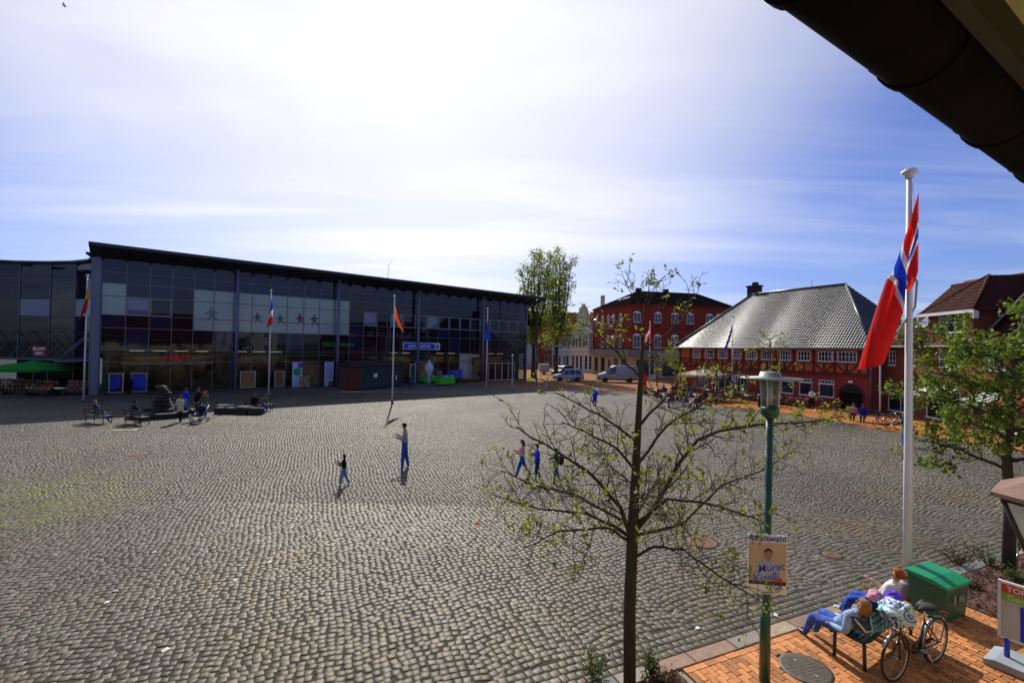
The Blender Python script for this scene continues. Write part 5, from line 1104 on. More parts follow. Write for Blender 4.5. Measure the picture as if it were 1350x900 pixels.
def bench_pos(px, py): return G(px, py)
SEATED = []
p1 = Vector((-24.1, 27.05, 0)); person('seated man with orange hair, dark jacket and crossed blue legs on the left bench', p1, (.9, .15), 1.74, 'navy', 'jean', 'orange', 'short', 'black', lean=-.2, hipz=.54, thigh=(1.45, 1.6), shin=(.35, 1.1), arm=(.3, .3), fore=(1.1, 1.1), foot=(0, .3))
p2 = Vector((-21.95, 26.95, 0)); person('broad man in dark blue jacket seen from behind on the second bench', p2, (.45, .9), 1.78, 'navy', 'black', 'black', 'short', 'black', M_SKIN2, lean=.12, hipz=.55, thigh=(1.45, 1.4), shin=(.1, -.1), arm=(.6, .5), fore=(1.4, 1.3), fat=1.22)
p3 = G(345, 543); person('seated person in green jacket and blue jeans by the second flagpole', p3 + Vector((0, .2, 0)), (.7, -.65), 1.72, 'green', 'jean', 'brown', 'short', 'white', lean=.45, hipz=.53, thigh=(1.4, 1.5), shin=(-.1, .1), arm=(.5, .5), fore=(1.5, 1.5), nod=.4)
person('person in dark jacket seated beside the one in the green jacket', p3 + Vector((-.75, .35, 0)), (.6, -.7), 1.70, 'black', 'black', 'brown', 'short', 'black', lean=.3, **SIT)
# --- by the shop fronts
person('person in black standing at the clothes shop window', G(171, 520), (.2, 1), 1.75, 'black', 'black', 'black', 'short', 'white', **STAND)
person('child in blue top with white print near the closed hut', G(540, 514), (.3, 1), 1.35, 'dblue', 'djean', 'black', 'short', 'white', thigh=(.15, -.15), shin=(.05, -.3))
person('person in dark clothes by the pale panels of the mall', mallw(39.9, -1.1), (-.6, -.5), 1.72, 'black', 'slate', 'brown', 'short', 'black', **STAND)
person('person in brown jacket in front of the mall entrance doors', mallw(35.0, -1.6), (.5, .6), 1.7, 'brown', 'black', 'brown', 'bob', 'black', **STAND)
# --- far right
person('person in dark top and pale jeans standing left of the leafy tree', G(1192, 587), (-.5, .8), 1.74, 'navy', 'ljean', 'brown', 'short', 'white', arm=(.3, .5), fore=(1.4, 1.6), **STAND)
person('woman in pink top on the bench before the gateway', G(1127, 556) + Vector((.35, .55, 0)), (-.75, -.6), 1.66, 'pink', 'black', 'brown', 'bob', 'black', lean=.1, **SIT)
person('person in bright blue jacket on the bench before the gateway', G(1135, 557) + Vector((.45, .3, 0)), (-.75, -.6), 1.72, 'dblue', 'djean', 'brown', 'short', 'black', lean=.3, nod=.4, **SIT)
person('pedestrian in pale shirt on the street by the cream townhouse', G(779, 491), (.2, -1), 1.72, 'pink', 'djean', 'brown', 'short', 'black', thigh=(.2, -.2), shin=(.05, -.3))
person('pedestrian in dark coat on the street behind the silver car', G(771, 490), (-.2, -1), 1.75, 'black', 'black', 'brown', 'short', 'black', thigh=(.2, -.2), shin=(.05, -.3), coat=.5)
person('pedestrian in red top walking behind the grey van', G(822, 491) + Vector((0, -6, 0)), (-1, 0), 1.7, 'red', 'djean', 'brown', 'bob', 'black', thigh=(.2, -.2), shin=(.05, -.3))
# --- the two women on the near bench
BD = Vector((.85, .53, 0)).normalized(); BNV = Vector((-BD.y, BD.x, 0)); BP0 = Vector((5.26, 7.18, 0))     # left end, middle of the seat
wp = BP0 + BD*.06 + BNV*.15
W1, W1i = person('woman with blond hair leaning far back on the near bench in pale blue denim', wp, (-.22, .97), 1.62, 'lblue', 'mjean', 'blond', 'bob', 'black', lean=-.72, hipz=.50, thigh=(1.45, 1.58), shin=(.40, .30), arm=(.15, .25), fore=(1.45, 1.3), ab=(.2, .25), nod=.75, lvl=2, foot=(.45, .2), turn=.3)
wp = BP0 + BD*1.36 + BNV*.10
W2, W2i = person('ginger haired woman in white top holding up her phone on the near bench', wp, (-.58, .81), 1.60, 'white', 'jean', 'ginger', 'bun', 'white', lean=-.46, hipz=.52, thigh=(1.45, 1.5), shin=(.30, .5), arm=(.75, .85), fore=(2.0, 2.1), nod=.55, sleeve=False, lvl=2, ab=(.12, .12), foot=(0, .5))
w_, h_, fd, s_ = W2i['hands'][0]; pw = W2.matrix_basis
M4 = Matrix.Translation(wp) @ Matrix.Rotation(W2.rotation_euler.z, 4, 'Z')
b = MB(); b.box((0, 0, 0), (.075, .012, .15), bev=.005); o = b.build('phone', SHOE['black'], None, M4 @ (h_ + fd*.06 + Vector((-.03, -.03, .03))), W2.rotation_euler.z); o.rotation_euler.x = -.7; tag(o, 'dark phone held up by the ginger haired woman', 'phone')
# a dark waistcoat and the hooded jacket slipped off the shoulders of the first woman
M1 = Matrix.Translation(BP0 + BD*.06 + BNV*.15) @ Matrix.Rotation(W1.rotation_euler.z, 4, 'Z')
ch, up = W1i['ch'], W1i['up']
b = MB()
for k, (w__, r_) in enumerate(((.17, .045), (.15, .05), (.11, .045))):
    b.tube([ch + Vector((-w__, .10+.02*k, .08-.07*k)), ch + Vector((0, .16+.03*k, .04-.09*k)), ch + Vector((w__, .10+.02*k, .08-.07*k))], [r_*.6, r_, r_*.6], 8)
b.build('hood', cloth('hood', (.10, .105, .12)), W1, fix=False)
b = MB(); b.tube([ch + Vector((-.14, .14, .06)), ch + Vector((-.06, .25, -.08)), ch + Vector((.06, .25, -.08)), ch + Vector((.14, .14, .06))], .014, 6); b.build('hood_piping', SHOE['white'], W1, fix=False)
b = MB(); b.tube([W1i['pel'] + up*.2*1.68 - Vector((0, 0, 0)) , W1i['pel'] + up*.33], [.132, .126], 12); b.build('waistcoat', C_['black'], W1, fix=False)
# ================================================================== FLAGS
M_POLE = mat('pole_white', (.70, .70, .70), .4, var=.06)
FC = dict(r=mat('flag_red', (.72, .018, .012), .8, trans=.45, var=.05), w=mat('flag_white', (.75, .75, .75), .8, trans=.45, var=.04), b=mat('flag_blue', (.015, .05, .55), .8, trans=.45, var=.05), y=mat('flag_yellow', (.80, .48, .012), .8, trans=.45, var=.05), k=mat('flag_black', (.02, .02, .022), .8, trans=.3), o=mat('flag_orange', (.75, .16, .012), .8, trans=.45))
FK = list(FC)
def flagpole(c, h, label, r=.06, cap=True):
    t = thing('flagpole', label, 'flagpole', (c.x, c.y, 0)); b = MB(); b.tube([(0, 0, 0), (0, 0, h*.32), (0, 0, h*.33), (0, 0, h)], [r, r*.95, r*.88, r*.6], 12); b.build('pole', M_POLE, t)
    b = MB(); b.lathe([(r*.9, h), (r*.9, h+.05), (r*1.9, h+.09), (r*1.7, h+.14), (r*.4, h+.18)], 12); b.build('finial', M_POLE, t)
    b = MB(); b.lathe([(r*1.8, 0), (r*1.8, .3), (r*1.2, .34)], 12); b.build('socket', mat('socket_grey', (.18, .18, .19), .6), t)
    b = MB(); b.tube([(r+.02, 0, .8), (r*.7+.02, 0, h-.05)], .008, 4); b.build('halyard', SHOE['white'], t); return t
def flag(label, base, zt, hoist, top_end, bot_end, fn, folds=3, amp=.10, side=(0, 1, 0), off=.06, nu=18, nv=30, sag=.15, wrap=False, offy=0.):
    # hoist runs down the pole; the cloth hangs from it in folds towards the two fly corners
    o = Vector((base.x, base.y, 0)); H0 = Vector((off, offy, zt)); side = Vector(side); b = MB()
    for i in range(nu+1):
        u = i/nu; hp = H0 + Vector((0, 0, -hoist*u)); fe = Vector(top_end).lerp(Vector(bot_end), u) + H0
        for j in range(nv+1):
            v = j/nv; ul = u if not wrap else u*(1-sm(v)) + (u/.34 if u < .34 else max(0, 1-(u-.34)/.66*1.05))*sm(v); hp2 = H0 + Vector((0, 0, -hoist*(u if not wrap else u*(1-sm(v)) + ul*sm(v)))); fe = Vector(top_end).lerp(Vector(bot_end), ul) + H0; p = hp2.lerp(fe, v) + Vector((0, .09*sm(v)*(u > .34) if wrap else 0, 0)); p.z -= sag*sin(pi*v)*(.4+u*.6); p += side*amp*sin(folds*2*pi*u + v*2.2)*min(1, v*2.2) + Vector((.35, .1, 0))*amp*sin(folds*1.3*pi*u+1+v*4)*min(1, v*2)
            b.v.append(tuple(p))
    for i in range(nu):
        for j in range(nv):
            b.f.append((i*(nv+1)+j, i*(nv+1)+j+1, (i+1)*(nv+1)+j+1, (i+1)*(nv+1)+j)); b.m.append(FK.index(fn((i+.5)/nu, (j+.5)/nv))); b.s.append(True)
    t = b.build('flag', [FC[k] for k in FK], None, o, fix=False); return tag(t, label, 'flag')
def sm(v): v = min(1, max(0, (v-.10)/.38)); return v*v*(3-2*v)
def cross(bg, c1, c2):                                    # nordic cross
    def f(u, v):
        U, Vv = abs(u-.5)*16, v*22
        if c2 and (U < 1.15 or 6.8 < Vv < 9.3): return c2
        if U < 2.1 or 5.8 < Vv < 10.3: return c1
        return bg
    return f
hs = lambda *c: (lambda u, v: c[min(len(c)-1, int(u*len(c)))])
vs_ = lambda *c: (lambda u, v: c[min(len(c)-1, int(v*len(c)))])
PL = [(110, 530, 9.7, 'leftmost white flagpole beside the corner pier of the mall'), (354, 524, 9.4, 'white flagpole with the blue, white and red flag before the mall'), (517, 532, 8.8, 'white flagpole right of the market hut'), (641, 516, 8.9, 'white flagpole with the dark blue flag at the mall entrance'), (856, 505, 8.9, 'white flagpole with a red flag before the dark red corner building'), (965, 527, 8.2, 'white flagpole before the left half of the inn'), (1160, 548, 8.6, 'white flagpole between the inn and the brown brick house')]
fp = []
for x, y, h, lab in PL: c = G(x, y); flagpole(c, h, lab); fp.append(c)
flag('limp black, yellow and red flag on the leftmost pole', fp[0], 9.5, 1.5, (.25, -.35, -2.3), (-.42, -.3, -3.2), lambda u, v: 'k' if v < .12 and u > .4 else ('y' if v + u*.25 < .62 else 'r'), off=.10, amp=.12)
flag('limp blue, white and red flag on the second pole', fp[1], 9.2, 1.3, (.26, -.25, -2.6), (-.34, -.25, -3.0), lambda u, v: 'b' if v + .15*u < .52 else ('w' if v + .1*u < .72 else 'r'), amp=.14)
flag('limp red, gold and black flag on the pole right of the hut', fp[2], 8.5, 1.3, (.85, .1, -2.7), (.45, .1, -2.2), hs('k', 'o', 'r', 'o'), amp=.08)
flag('limp dark blue flag at the mall entrance', fp[3], 8.3, 1.2, (-.28, -.25, -2.4), (.28, -.2, -2.8), lambda u, v: 'b', amp=.14)
flag('limp red flag with white cross before the dark red corner building', fp[4], 8.4, 1.5, (-1.1, .1, -3.0), (-1.5, .1, -3.6), cross('r', 'w', None), amp=.15, off=-.05)
flag('limp black and white flag before the left half of the inn', fp[5], 7.6, 1.0, (-.9, .1, -3.2), (-.5, .1, -2.4), hs('b', 'k', 'k', 'w'), amp=.08, off=-.03)
flag('small blue, white and red flag between the inn and the brick house', fp[6], 8.0, .9, (1.3, .1, -1.7), (1.55, .1, -2.1), hs('b', 'w', 'r'), amp=.10)
NP = Vector((7.80, 9.10, 0)); t = flagpole(NP, 8.25, 'tall near white flagpole beside the green bin', .075)
b = MB(); b.ball((.03, 0, 8.40), (.13, .09, .055), 12, 6); b.build('cap', M_POLE, t)
b = MB(); b.tube([(.06, 0, 6.35), (.16, 0, 6.2), (.12, 0, 5.7), (-.22, .0, 5.2), (-.35, 0, 5.05)], .022, 6); b.build('rope', mat('rope_grey', (.3, .3, .3), .8), t)
flag('big red flag with blue and white cross hanging from the near pole', NP, 7.95, 1.55, (-1.16, -.15, -3.50), (-.70, .0, -3.36), cross('r', 'w', 'b'), folds=1.9, amp=.13, off=.10, offy=-.10, nu=44, nv=64, sag=.06, side=(.2, .9, 0), wrap=True)
# ================================================================== LAMPS AND SIGNS
M_GREEN = mat('lamp_green', (.012, .075, .042), .4, var=.2, coat=.3); M_FROST = mat('frost_glass', (.62, .64, .62), .25, trans=.4)
LP = G(1008, 898); t = thing('street_lamp', 'green street lamp post with a flat disc top carrying the election poster', 'street lamp', (LP.x, LP.y, 0))
b = MB(); b.tube([(0, 0, 0), (0, 0, .9), (.01, 0, .95), (.04, 0, 3.8)], [.075, .07, .055, .05], 14); b.build('post', M_GREEN, t)
b = MB(); b.lathe([(.05, 3.78), (.12, 3.86), (.13, 3.95), (.10, 3.97)], 16, (.04, 0, 0)); b.build('collar', M_GREEN, t)
b = MB(); b.lathe([(.05, 3.97), (.105, 3.98), (.115, 4.34), (.05, 4.355)], 16, (.04, 0, 0)); b.build('glass', glass('lamp_glass_clear', (.6, .62, .6), .1, .08), t)
b = MB(); b.lathe([(.03, 3.99), (.035, 4.32)], 12, (.04, 0, 0)); b.build('lamp_tube', M_SWHITE, t)
for k in range(4): b = MB(); a = pi/4+k*pi/2; b.tube([(.04+.11*cos(a), .11*sin(a), 3.95), (.04+.13*cos(a), .13*sin(a), 4.36)], .012, 6); b.build('rod', M_POLE, t)
b = MB(); b.lathe([(.40, 4.365), (.42, 4.375), (.41, 4.39), (.15, 4.405), (.13, 4.47), (.02, 4.48)], 28, (.04, 0, 0)); b.build('shade', mat('shade_grey', (.26, .31, .29), .5), t)
M_PAPERW = mat('poster_paper', (.85, .84, .82), .6, var=.03); M_PBG = mat('poster_tan', (.62, .42, .30), .6, var=.08, scale=3); M_PBLUE = mat('poster_blue', (.02, .03, .55), .6); M_PSH = mat('poster_shirt', (.40, .44, .66), .6, var=.2); M_PFACE = mat('poster_face', (.42, .22, .14), .6); M_PHAIR = mat('poster_hair', (.02, .015, .012), .6)
ps = thing('election_poster', 'election poster with a man in a blue shirt tied to the green lamp post', 'poster', (LP.x-.02, LP.y-.075, 1.72), -.12)
b = MB(); b.box((0, 0, 0), (.53, .012, .84)); b.build('board', M_PAPERW, ps)
b = MB(); b.box((0, -.008, .03), (.51, .004, .56)); b.build('photo', M_PBG, ps)
b = MB(); b.vprism([(-.17, -.24), (-.15, -.02), (-.07, .06), (.09, .06), (.16, 0), (.19, -.24)], -.0125, -.0105); b.build('shirt', M_PSH, ps)
b = MB(); b.vprism([(.01+.056*cos(2*pi*k/18), .145+.078*sin(2*pi*k/18)) for k in range(18)], -.0145, -.0125); b.vprism([(-.02, .09), (.04, .09), (.035, .04), (-.015, .04)], -.0142, -.0126); b.build('face', M_PFACE, ps)
b = MB(); b.vprism([(.01+.060*cos(a), .155+.078*sin(a)) for a in [pi*k/10 for k in range(11)]] + [(.01-.045, .18), (.01, .2), (.01+.045, .18)], -.016, -.0146); b.box((-.012, -.0155, .155), (.02, .002, .006)); b.box((.032, -.0155, .155), (.02, .002, .006)); b.build('hair', M_PHAIR, ps)
b = MB(); b.box((.0, -.0125, -.26), (.51, .003, .05), rz=0); b.build('table_edge', mat('poster_brown', (.10, .03, .015), .6), ps); b = MB(); b.box((.13, -.0132, -.215), (.13, .003, .06)); b.build('red_patch', mat('poster_red', (.45, .07, .03), .6), ps)
for s, sz, x, z, m, sh, rot in (('Kreiswahl', .125, 0, .335, M_PBLUE, 0, .0), ('Murat', .15, .05, -.085, M_PBLUE, .2, .18), ('Kisafli', .15, -.02, -.225, M_PBLUE, .2, .16), ('WGK', .10, .09, -.345, M_PBLUE, .1, 0)):
    if x and s != 'WGK': o = link('lettering', text_mesh(s, sz, .0005, .004, M_PAPERW, 'CENTER', sh), ps, (x, -.0172, z)); o.rotation_euler = (pi/2, -rot, 0)
    o = link('lettering', text_mesh(s, sz, .001, .0008, m, 'CENTER', sh), ps, (x, -.019, z)); o.rotation_euler = (pi/2, -rot, 0)
o = link('lettering', text_mesh('wir fuer hier', .05, .001, .002, mat('poster_yellow', (.75, .6, .02), .6), 'CENTER', .2), ps, (.06, -.019, -.395)); o.rotation_euler = (pi/2, -.16, 0)
# old lantern close by at the right edge
t = thing('lantern', 'tapering lantern with a brown hood at the right edge of the view', 'lantern', (3.97, 3.2, 3.12), .35)
b = MB(); b.lathe([(.50, .62), (.50, .65), (.06, .86), (.05, .95)], 6, smooth=False, ph=.3); b.build('hood', mat('hood_brown', (.20, .10, .065), .6, var=.2), t)
M_LF = mat('lantern_frame', (.03, .022, .022), .4)
b = MB(); g = MB()
for k in range(6):
    a, c = .3+k*pi/3, .3+(k+1)*pi/3; p0, p1 = Vector((.22*cos(a), .22*sin(a), .02)), Vector((.43*cos(a), .43*sin(a), .6)); q0, q1 = Vector((.22*cos(c), .22*sin(c), .02)), Vector((.43*cos(c), .43*sin(c), .6))
    f = MB(); f.tube([p0, p1], .016, 6); f.tube([p0, q0], .014, 5); f.tube([p1, q1], .014, 5); f.build('frame', M_LF, t); g = MB(); g.quad(p0*.97, q0*.97, q1*.97, p1*.97); g.build('pane', mat('milk_glass', (.80, .80, .72), .25, trans=.6), t)
b = MB(); b.lathe([(.24, -.02), (.24, .02), (.05, -.06)], 6, smooth=False, ph=.3); b.tube([(0, 0, -.03), (0, 0, -3.12)], [.05, .07], 10); b.build('post', M_LF, t)
# sign board on the pavement
SD = Vector((.52, -.85, 0)).normalized(); sa = atan2(SD.y, SD.x); t = thing('pavement_sign', 'white framed pavement sign with red and green headings on a grey foot', 'sign', (7.95, 6.86, 0), sa)
M_SGR = mat('foot_grey', (.30, .34, .38), .5)
b = MB(); b.vprism([(-.62, .02), (.62, .02), (.62, .09), (.5, .13), (-.5, .13), (-.62, .09)], -.3, .3); b.build('foot', M_SGR, t)
for x in (-.42, .42): b = MB(); b.tube([(x, 0, .1), (x, 0, .42)], .035, 8); b.build('spring', mat('spring_blue', (.02, .04, .4), .4), t)
b = MB()
for x in (-.5, .5): b.box((x, 0, .84), (.035, .05, .88))
for z in (.42, 1.26): b.box((0, 0, z), (1.03, .05, .035))
b.build('frame', mat('frame_white', (.68, .68, .66), .35), t); b = MB(); b.box((0, 0, .84), (.965, .02, .80)); b.build('board', mat('board_cream', (.50, .48, .42), .6), t)
b = MB(); b.box((0, -.014, 1.175), (.95, .006, .12)); b.build('heading', mat('heading_red', (.62, .03, .025), .5), t); b = MB(); b.box((0, -.014, 1.05), (.95, .006, .12)); b.build('heading', mat('heading_green', (.20, .42, .05), .5), t)
b = MB(); b.box((.1, -.014, .68), (.66, .006, .56)); b.build('picture', mat('picture_dark', (.03, .02, .02), .5, var=.5, scale=3), t); b = MB(); b.box((-.25, -.016, .68), (.05, .006, .56)); b.build('picture_edge', M_PBLUE, t)
upright(link('lettering', text_mesh('TOP-ANGEBOT', .105, .002, .002, M_SWHITE), t), (-.42, -.019, 1.14)); upright(link('lettering', text_mesh('Genuss', .115, .002, .002, mat('letter_lime', (.55, .75, .2), .5)), t), (-.42, -.019, 1.012))
# slim lamp posts far off
def tall_lamp(px, py, h, label, m, hd):
    c = G(px, py); t = thing('street_lamp', label, 'street lamp', (c.x, c.y, 0)); b = MB(); b.tube([(0, 0, 0), (0, 0, 1), (0, 0, 1.05), (0, 0, h)], [.11, .11, .075, .05], 10); b.build('post', m, t)
    b = MB(); b.lathe([(.04, h-.1), (hd*.4, h), (hd, h+.08), (hd, h+.14), (.05, h+.25)], 12); b.build('head', m, t)
M_DKP = mat('post_dark', (.035, .05, .05), .5)
tall_lamp(707, 503, 11.6, 'tall dark lamp post beside the right end of the mall', M_DKP, .35); tall_lamp(675, 515, 3.8, 'short pale lamp post before the mall entrance', mat('post_pale', (.35, .36, .36), .5), .16); tall_lamp(1009, 506, 4.3, 'lamp post half hidden in front of the inn', M_DKP, .3)
# ================================================================== NEAR BENCH, BIN, BICYCLES
ba = atan2(BD.y, BD.x); t = thing('bench', 'dark green wire mesh bench under the two women', 'bench', BP0, ba); M_BG = mat('bench_green', (.012, .045, .03), .45, var=.2); BLn = 1.75
for x in (0, BLn):
    for y in (-.21, .2): b = MB(); b.tube([(x, y, 0), (x, y*.95, .40)], .026, 8); b.build('leg', M_BG, t)
    b = MB(); b.tube([(x, .24, .36), (x, .27, .43), (x, .2, .46), (x, 0, .425), (x, -.18, .415), (x, -.27, .50), (x, -.37, .66)], .026, 8); b.build('side_frame', M_BG, t)
pr_ = [(.27, .43), (.2, .455), (.1, .435), (0, .425), (-.1, .42), (-.18, .425), (-.24, .47), (-.30, .55), (-.37, .66)]
for i in range(36): x = BLn*(i+.5)/36; b = MB() if i == 0 else b; b.tube([(x, y, z) for y, z in pr_], .006, 4, smooth=False)
stuff(b.build('mesh_wires', M_BG, t, fix=False))
b = MB(); b.v = [(x, y, z-.010) for x in (.01, BLn-.01) for y, z in pr_]; b.f = [(i, i+1, len(pr_)+i+1, len(pr_)+i) for i in range(len(pr_)-1)]; b.m = [0]*len(b.f); b.s = [True]*len(b.f); b.build('seat_sheet', M_BG, t, fix=False)
for k in range(11):
    f = k/10*(len(pr_)-1); i = min(int(f), len(pr_)-2); y, z = [pr_[i][q] + (pr_[i+1][q]-pr_[i][q])*(f-i) for q in (0, 1)]; b = MB(); b.box((BLn/2, y, z-.003), (BLn, .03, .010)); b.build('slat', M_BG, t)
t = thing('grit_bin', 'green grit bin with a sloping lid beside the near flagpole', 'bin', K(0, 0) + Vector((0, 0, 0)), KANG); c0 = Vector((7.50, 8.13, 0)); t.location = c0 + KD*.28; t.scale = (.74, .95, .97)
M_GB = mat('bin_green', (.014, .10, .045), .5, var=.15, scale=3); M_GL = mat('lid_green', (.012, .26, .11), .42, var=.1)
b = MB(); b.add([(.05, .04, 0), (.97, .04, 0), (.97, .56, 0), (.05, .56, 0), (0, 0, .62), (1.02, 0, .62), (1.02, .62, .70), (0, .62, .70)], [(0,3,2,1),(0,1,5,4),(1,2,6,5),(2,3,7,6),(3,0,4,7),(4,5,6,7)]); b.build('body', M_GB, t)
b = MB(); b.add([(-.03, -.04, .62), (1.05, -.04, .62), (1.05, .66, .70), (-.03, .66, .70), (-.03, -.04, .67), (1.05, -.04, .67), (1.05, .24, .745), (1.05, .66, .765), (-.03, .66, .765), (-.03, .24, .745)], [(0,3,2,1),(0,1,5,4),(4,5,6,9),(9,6,7,8),(1,2,7,6,5),(3,0,4,9,8),(2,3,8,7)]); o = b.build('lid', M_GL, t)
md = o.modifiers.new('b', 'BEVEL'); md.width = .02; md.segments = 2
b = MB(); b.box((.3, -.028, .42), (.1, .012, .16)); b.build('latch', mat('latch_grey', (.2, .22, .2), .5), t); b = MB()
for q in range(5): b.tube([(.55+.04*q, -.0, .25+.02*(q % 2)), (.57+.04*q, -.004, .45), (.59+.04*q, -.0, .3)], .008, 4)
stuff(b.build('scrawl', mat('scrawl_white', (.35, .38, .36), .7), t)); b = MB(); b.box((.78, -.006, .33), (.025, .006, .12)); b.build('sticker', mat('sticker', (.5, .45, .2), .6), t)
M_TYRE = mat('tyre', (.02, .02, .021), .8); M_CHR = mat('chrome', (.62, .63, .65), .18, metal=1.); M_RIMS = mat('rim_alu', (.45, .46, .47), .3, metal=.9)
def bicycle(label, loc, rz, col, basket=False, group=None, fine=True):
    t = thing('bicycle', label, 'bicycle', loc, rz, group); m = mat('bike_%s' % col, dict(black=(.015, .015, .018), purple=(.12, .02, .2), red=(.3, .02, .02), green=(.03, .1, .05))[col], .35, coat=.3); R_ = .345
    for x in (.53, -.53):
        b = MB(); b.torus((0, 0, 0), R_-.018, .018, 32, 8); w = b.build('wheel', M_TYRE, t, (x, 0, R_))
        b = MB(); b.torus((0, 0, 0), R_-.042, .010, 28, 6); b.build('rim', M_RIMS, w)
        b = MB(); b.tube([(0, -.045, 0), (0, .045, 0)], .022, 8)
        for k in range(16 if fine else 8): a = 2*pi*k/(16 if fine else 8); b.tube([(0, .02*(-1)**k, 0), ((R_-.045)*cos(a), 0, (R_-.045)*sin(a))], .0022, 3, cap=False)
        b.build('spokes', M_RIMS, w)
        n = 12; b = MB(); b.tube([((R_+.022)*cos(a), 0, (R_+.022)*sin(a)) for a in [radians(-20 if x < 0 else 35) + radians(190 if x < 0 else 150)*k/n + (radians(0)) for k in range(n+1)]], .022, 6, sq=.35); b.build('mudguard', M_RIMS, t, (x, 0, R_))
    b = MB(); bb, sc, st = (-.08, 0, .29), (-.22, 0, .72), (.40, 0, .66)
    b.tube([bb, sc], .018, 8); b.tube([bb, (.25, 0, .40), st], .020, 8); b.tube([sc, (-.53, .05, R_)], .010, 6); b.tube([sc, (-.53, -.05, R_)], .010, 6); b.tube([bb, (-.53, .05, R_)], .011, 6); b.tube([bb, (-.53, -.05, R_)], .011, 6)
    b.tube([(.385, 0, .74), (.43, 0, .58), (.53, .055, R_)], .014, 6); b.tube([(.43, 0, .58), (.53, -.055, R_)], .014, 6); b.tube([(.10, 0, .345), (-.15, 0, .52)], .016, 6); b.build('frame', m, t)
    b = MB(); b.tube([(.385, 0, .72), (.35, 0, 1.0)], .014, 8); b.tube([(.15, .29, .99), (.30, .26, 1.05), (.37, .1, 1.02), (.36, 0, 1.0), (.37, -.1, 1.02), (.30, -.26, 1.05), (.15, -.29, .99)], .012, 8); b.build('handlebar', M_CHR, t)
    for s in (1, -1): b = MB(); b.tube([(.27, s*.27, 1.035), (.13, s*.295, .98)], .019, 8); b.build('grip', M_TYRE, t)
    b = MB(); b.tube([sc, (-.25, 0, .86)], .013, 8); b.build('seat_post', M_CHR, t)
    b = MB(); b.ball((-.33, 0, .90), (.13, .11, .045), 12, 6); b.ball((-.20, 0, .905), (.13, .045, .032), 10, 6); b.build('saddle', M_TYRE, t)
    b = MB(); b.tube([(-.30, .08, .74), (-.78, .08, .74), (-.78, -.08, .74), (-.30, -.08, .74)], .008, 6); b.tube([(-.55, 0, .74), (-.74, 0, .74)], .007, 5); b.tube([(-.7, .07, .74), (-.53, .06, R_)], .007, 5); b.tube([(-.7, -.07, .74), (-.53, -.06, R_)], .007, 5); b.build('rack', M_TYRE, t)
    b = MB(); b.lathe([(.09, -.004), (.09, .004)], 20, T=Matrix.Translation((-.08, -.05, .29)) @ Matrix.Rotation(pi/2, 4, 'X')); b.box((-.30, -.06, .31), (.5, .02, .09), bev=.005); b.build('chain_case', m, t)
    for s, a in ((1, .6), (-1, .6+pi)): b = MB(); e = (-.08+.17*cos(a), s*.07, .29+.17*sin(a)); b.tube([(-.08, s*.06, .29), e], .010, 6); b.box((e[0], e[1]+s*.06, e[2]), (.09, .09, .022)); b.build('pedal', M_TYRE, t)
    b = MB(); b.ball((.50, 0, .80), .045, 10, 6); b.build('headlight', M_CHR, t); b = MB(); b.box((-.80, 0, .70), (.03, .08, .06), bev=.008); b.build('rear_light', mat('rear_red', (.5, .02, .01), .3), t)
    b = MB(); b.tube([(-.2, .04, .29), (-.28, .14, .0)], .010, 6); b.build('kickstand', M_CHR, t)
    if basket:
        b = MB()
        for z in (.72, .82, .92, 1.0):
            q = .13 + (z-.72)*.12; b.tube([(.42, -q, z), (.42+.30, -q, z), (.42+.30, q, z), (.42, q, z), (.42, -q, z)], .005, 4)
        for k in range(7): y = -.13+.26*k/6; b.tube([(.70, y, .72), (.72, y*1.25, 1.0)], .004, 4); b.tube([(.42, y, .72), (.42, y*1.25, 1.0)], .004, 4)
        b.build('basket', M_TYRE, t)
    return t
bf, br_ = Vector((5.66, 6.80, 0)), Vector((6.62, 7.22, 0)); bd = (bf-br_).normalized(); bz = atan2(bd.y, bd.x)
BK = bicycle('dark city bicycle with a loaded front basket behind the near bench', (bf+br_)/2 + Vector((0, 0, .012)), bz, 'black', True)
def bag():
    m = bpy.data.materials.new('patterned_cover'); m.use_nodes = True; n = m.node_tree.nodes; l = m.node_tree.links; bs = n['Principled BSDF']; bs.inputs['Roughness'].default_value = .5
    tcx = n.new('ShaderNodeTexCoord'); v = n.new('ShaderNodeTexVoronoi'); v.inputs['Scale'].default_value = 7; l.new(tcx.outputs['Object'], v.inputs['Vector']); cr = n.new('ShaderNodeValToRGB'); cr.color_ramp.interpolation = 'CONSTANT'; e = cr.color_ramp.elements
    e[0].position = 0; e[0].color = (.62, .78, .78, 1); e[1].position = .4; e[1].color = (.20, .52, .55, 1)
    for p, c in ((.55, (.03, .10, .14)), (.68, (.45, .68, .70)), (.86, (.16, .05, .45))): k = cr.color_ramp.elements.new(p); k.color = (*c, 1)
    sp = n.new('ShaderNodeSeparateColor'); l.new(v.outputs['Color'], sp.inputs[0]); mxx = n.new('ShaderNodeMath'); mxx.operation = 'ADD'; l.new(sp.outputs[0], mxx.inputs[0]); l.new(v.outputs['Distance'], mxx.inputs[1]); frc = n.new('ShaderNodeMath'); frc.operation = 'FRACT'; l.new(mxx.outputs[0], frc.inputs[0]); l.new(frc.outputs[0], cr.inputs[0]); l.new(cr.outputs[0], bs.inputs['Base Color']); return m
Mb = Matrix.Translation((bf+br_)/2) @ Matrix.Rotation(bz, 4, 'Z')
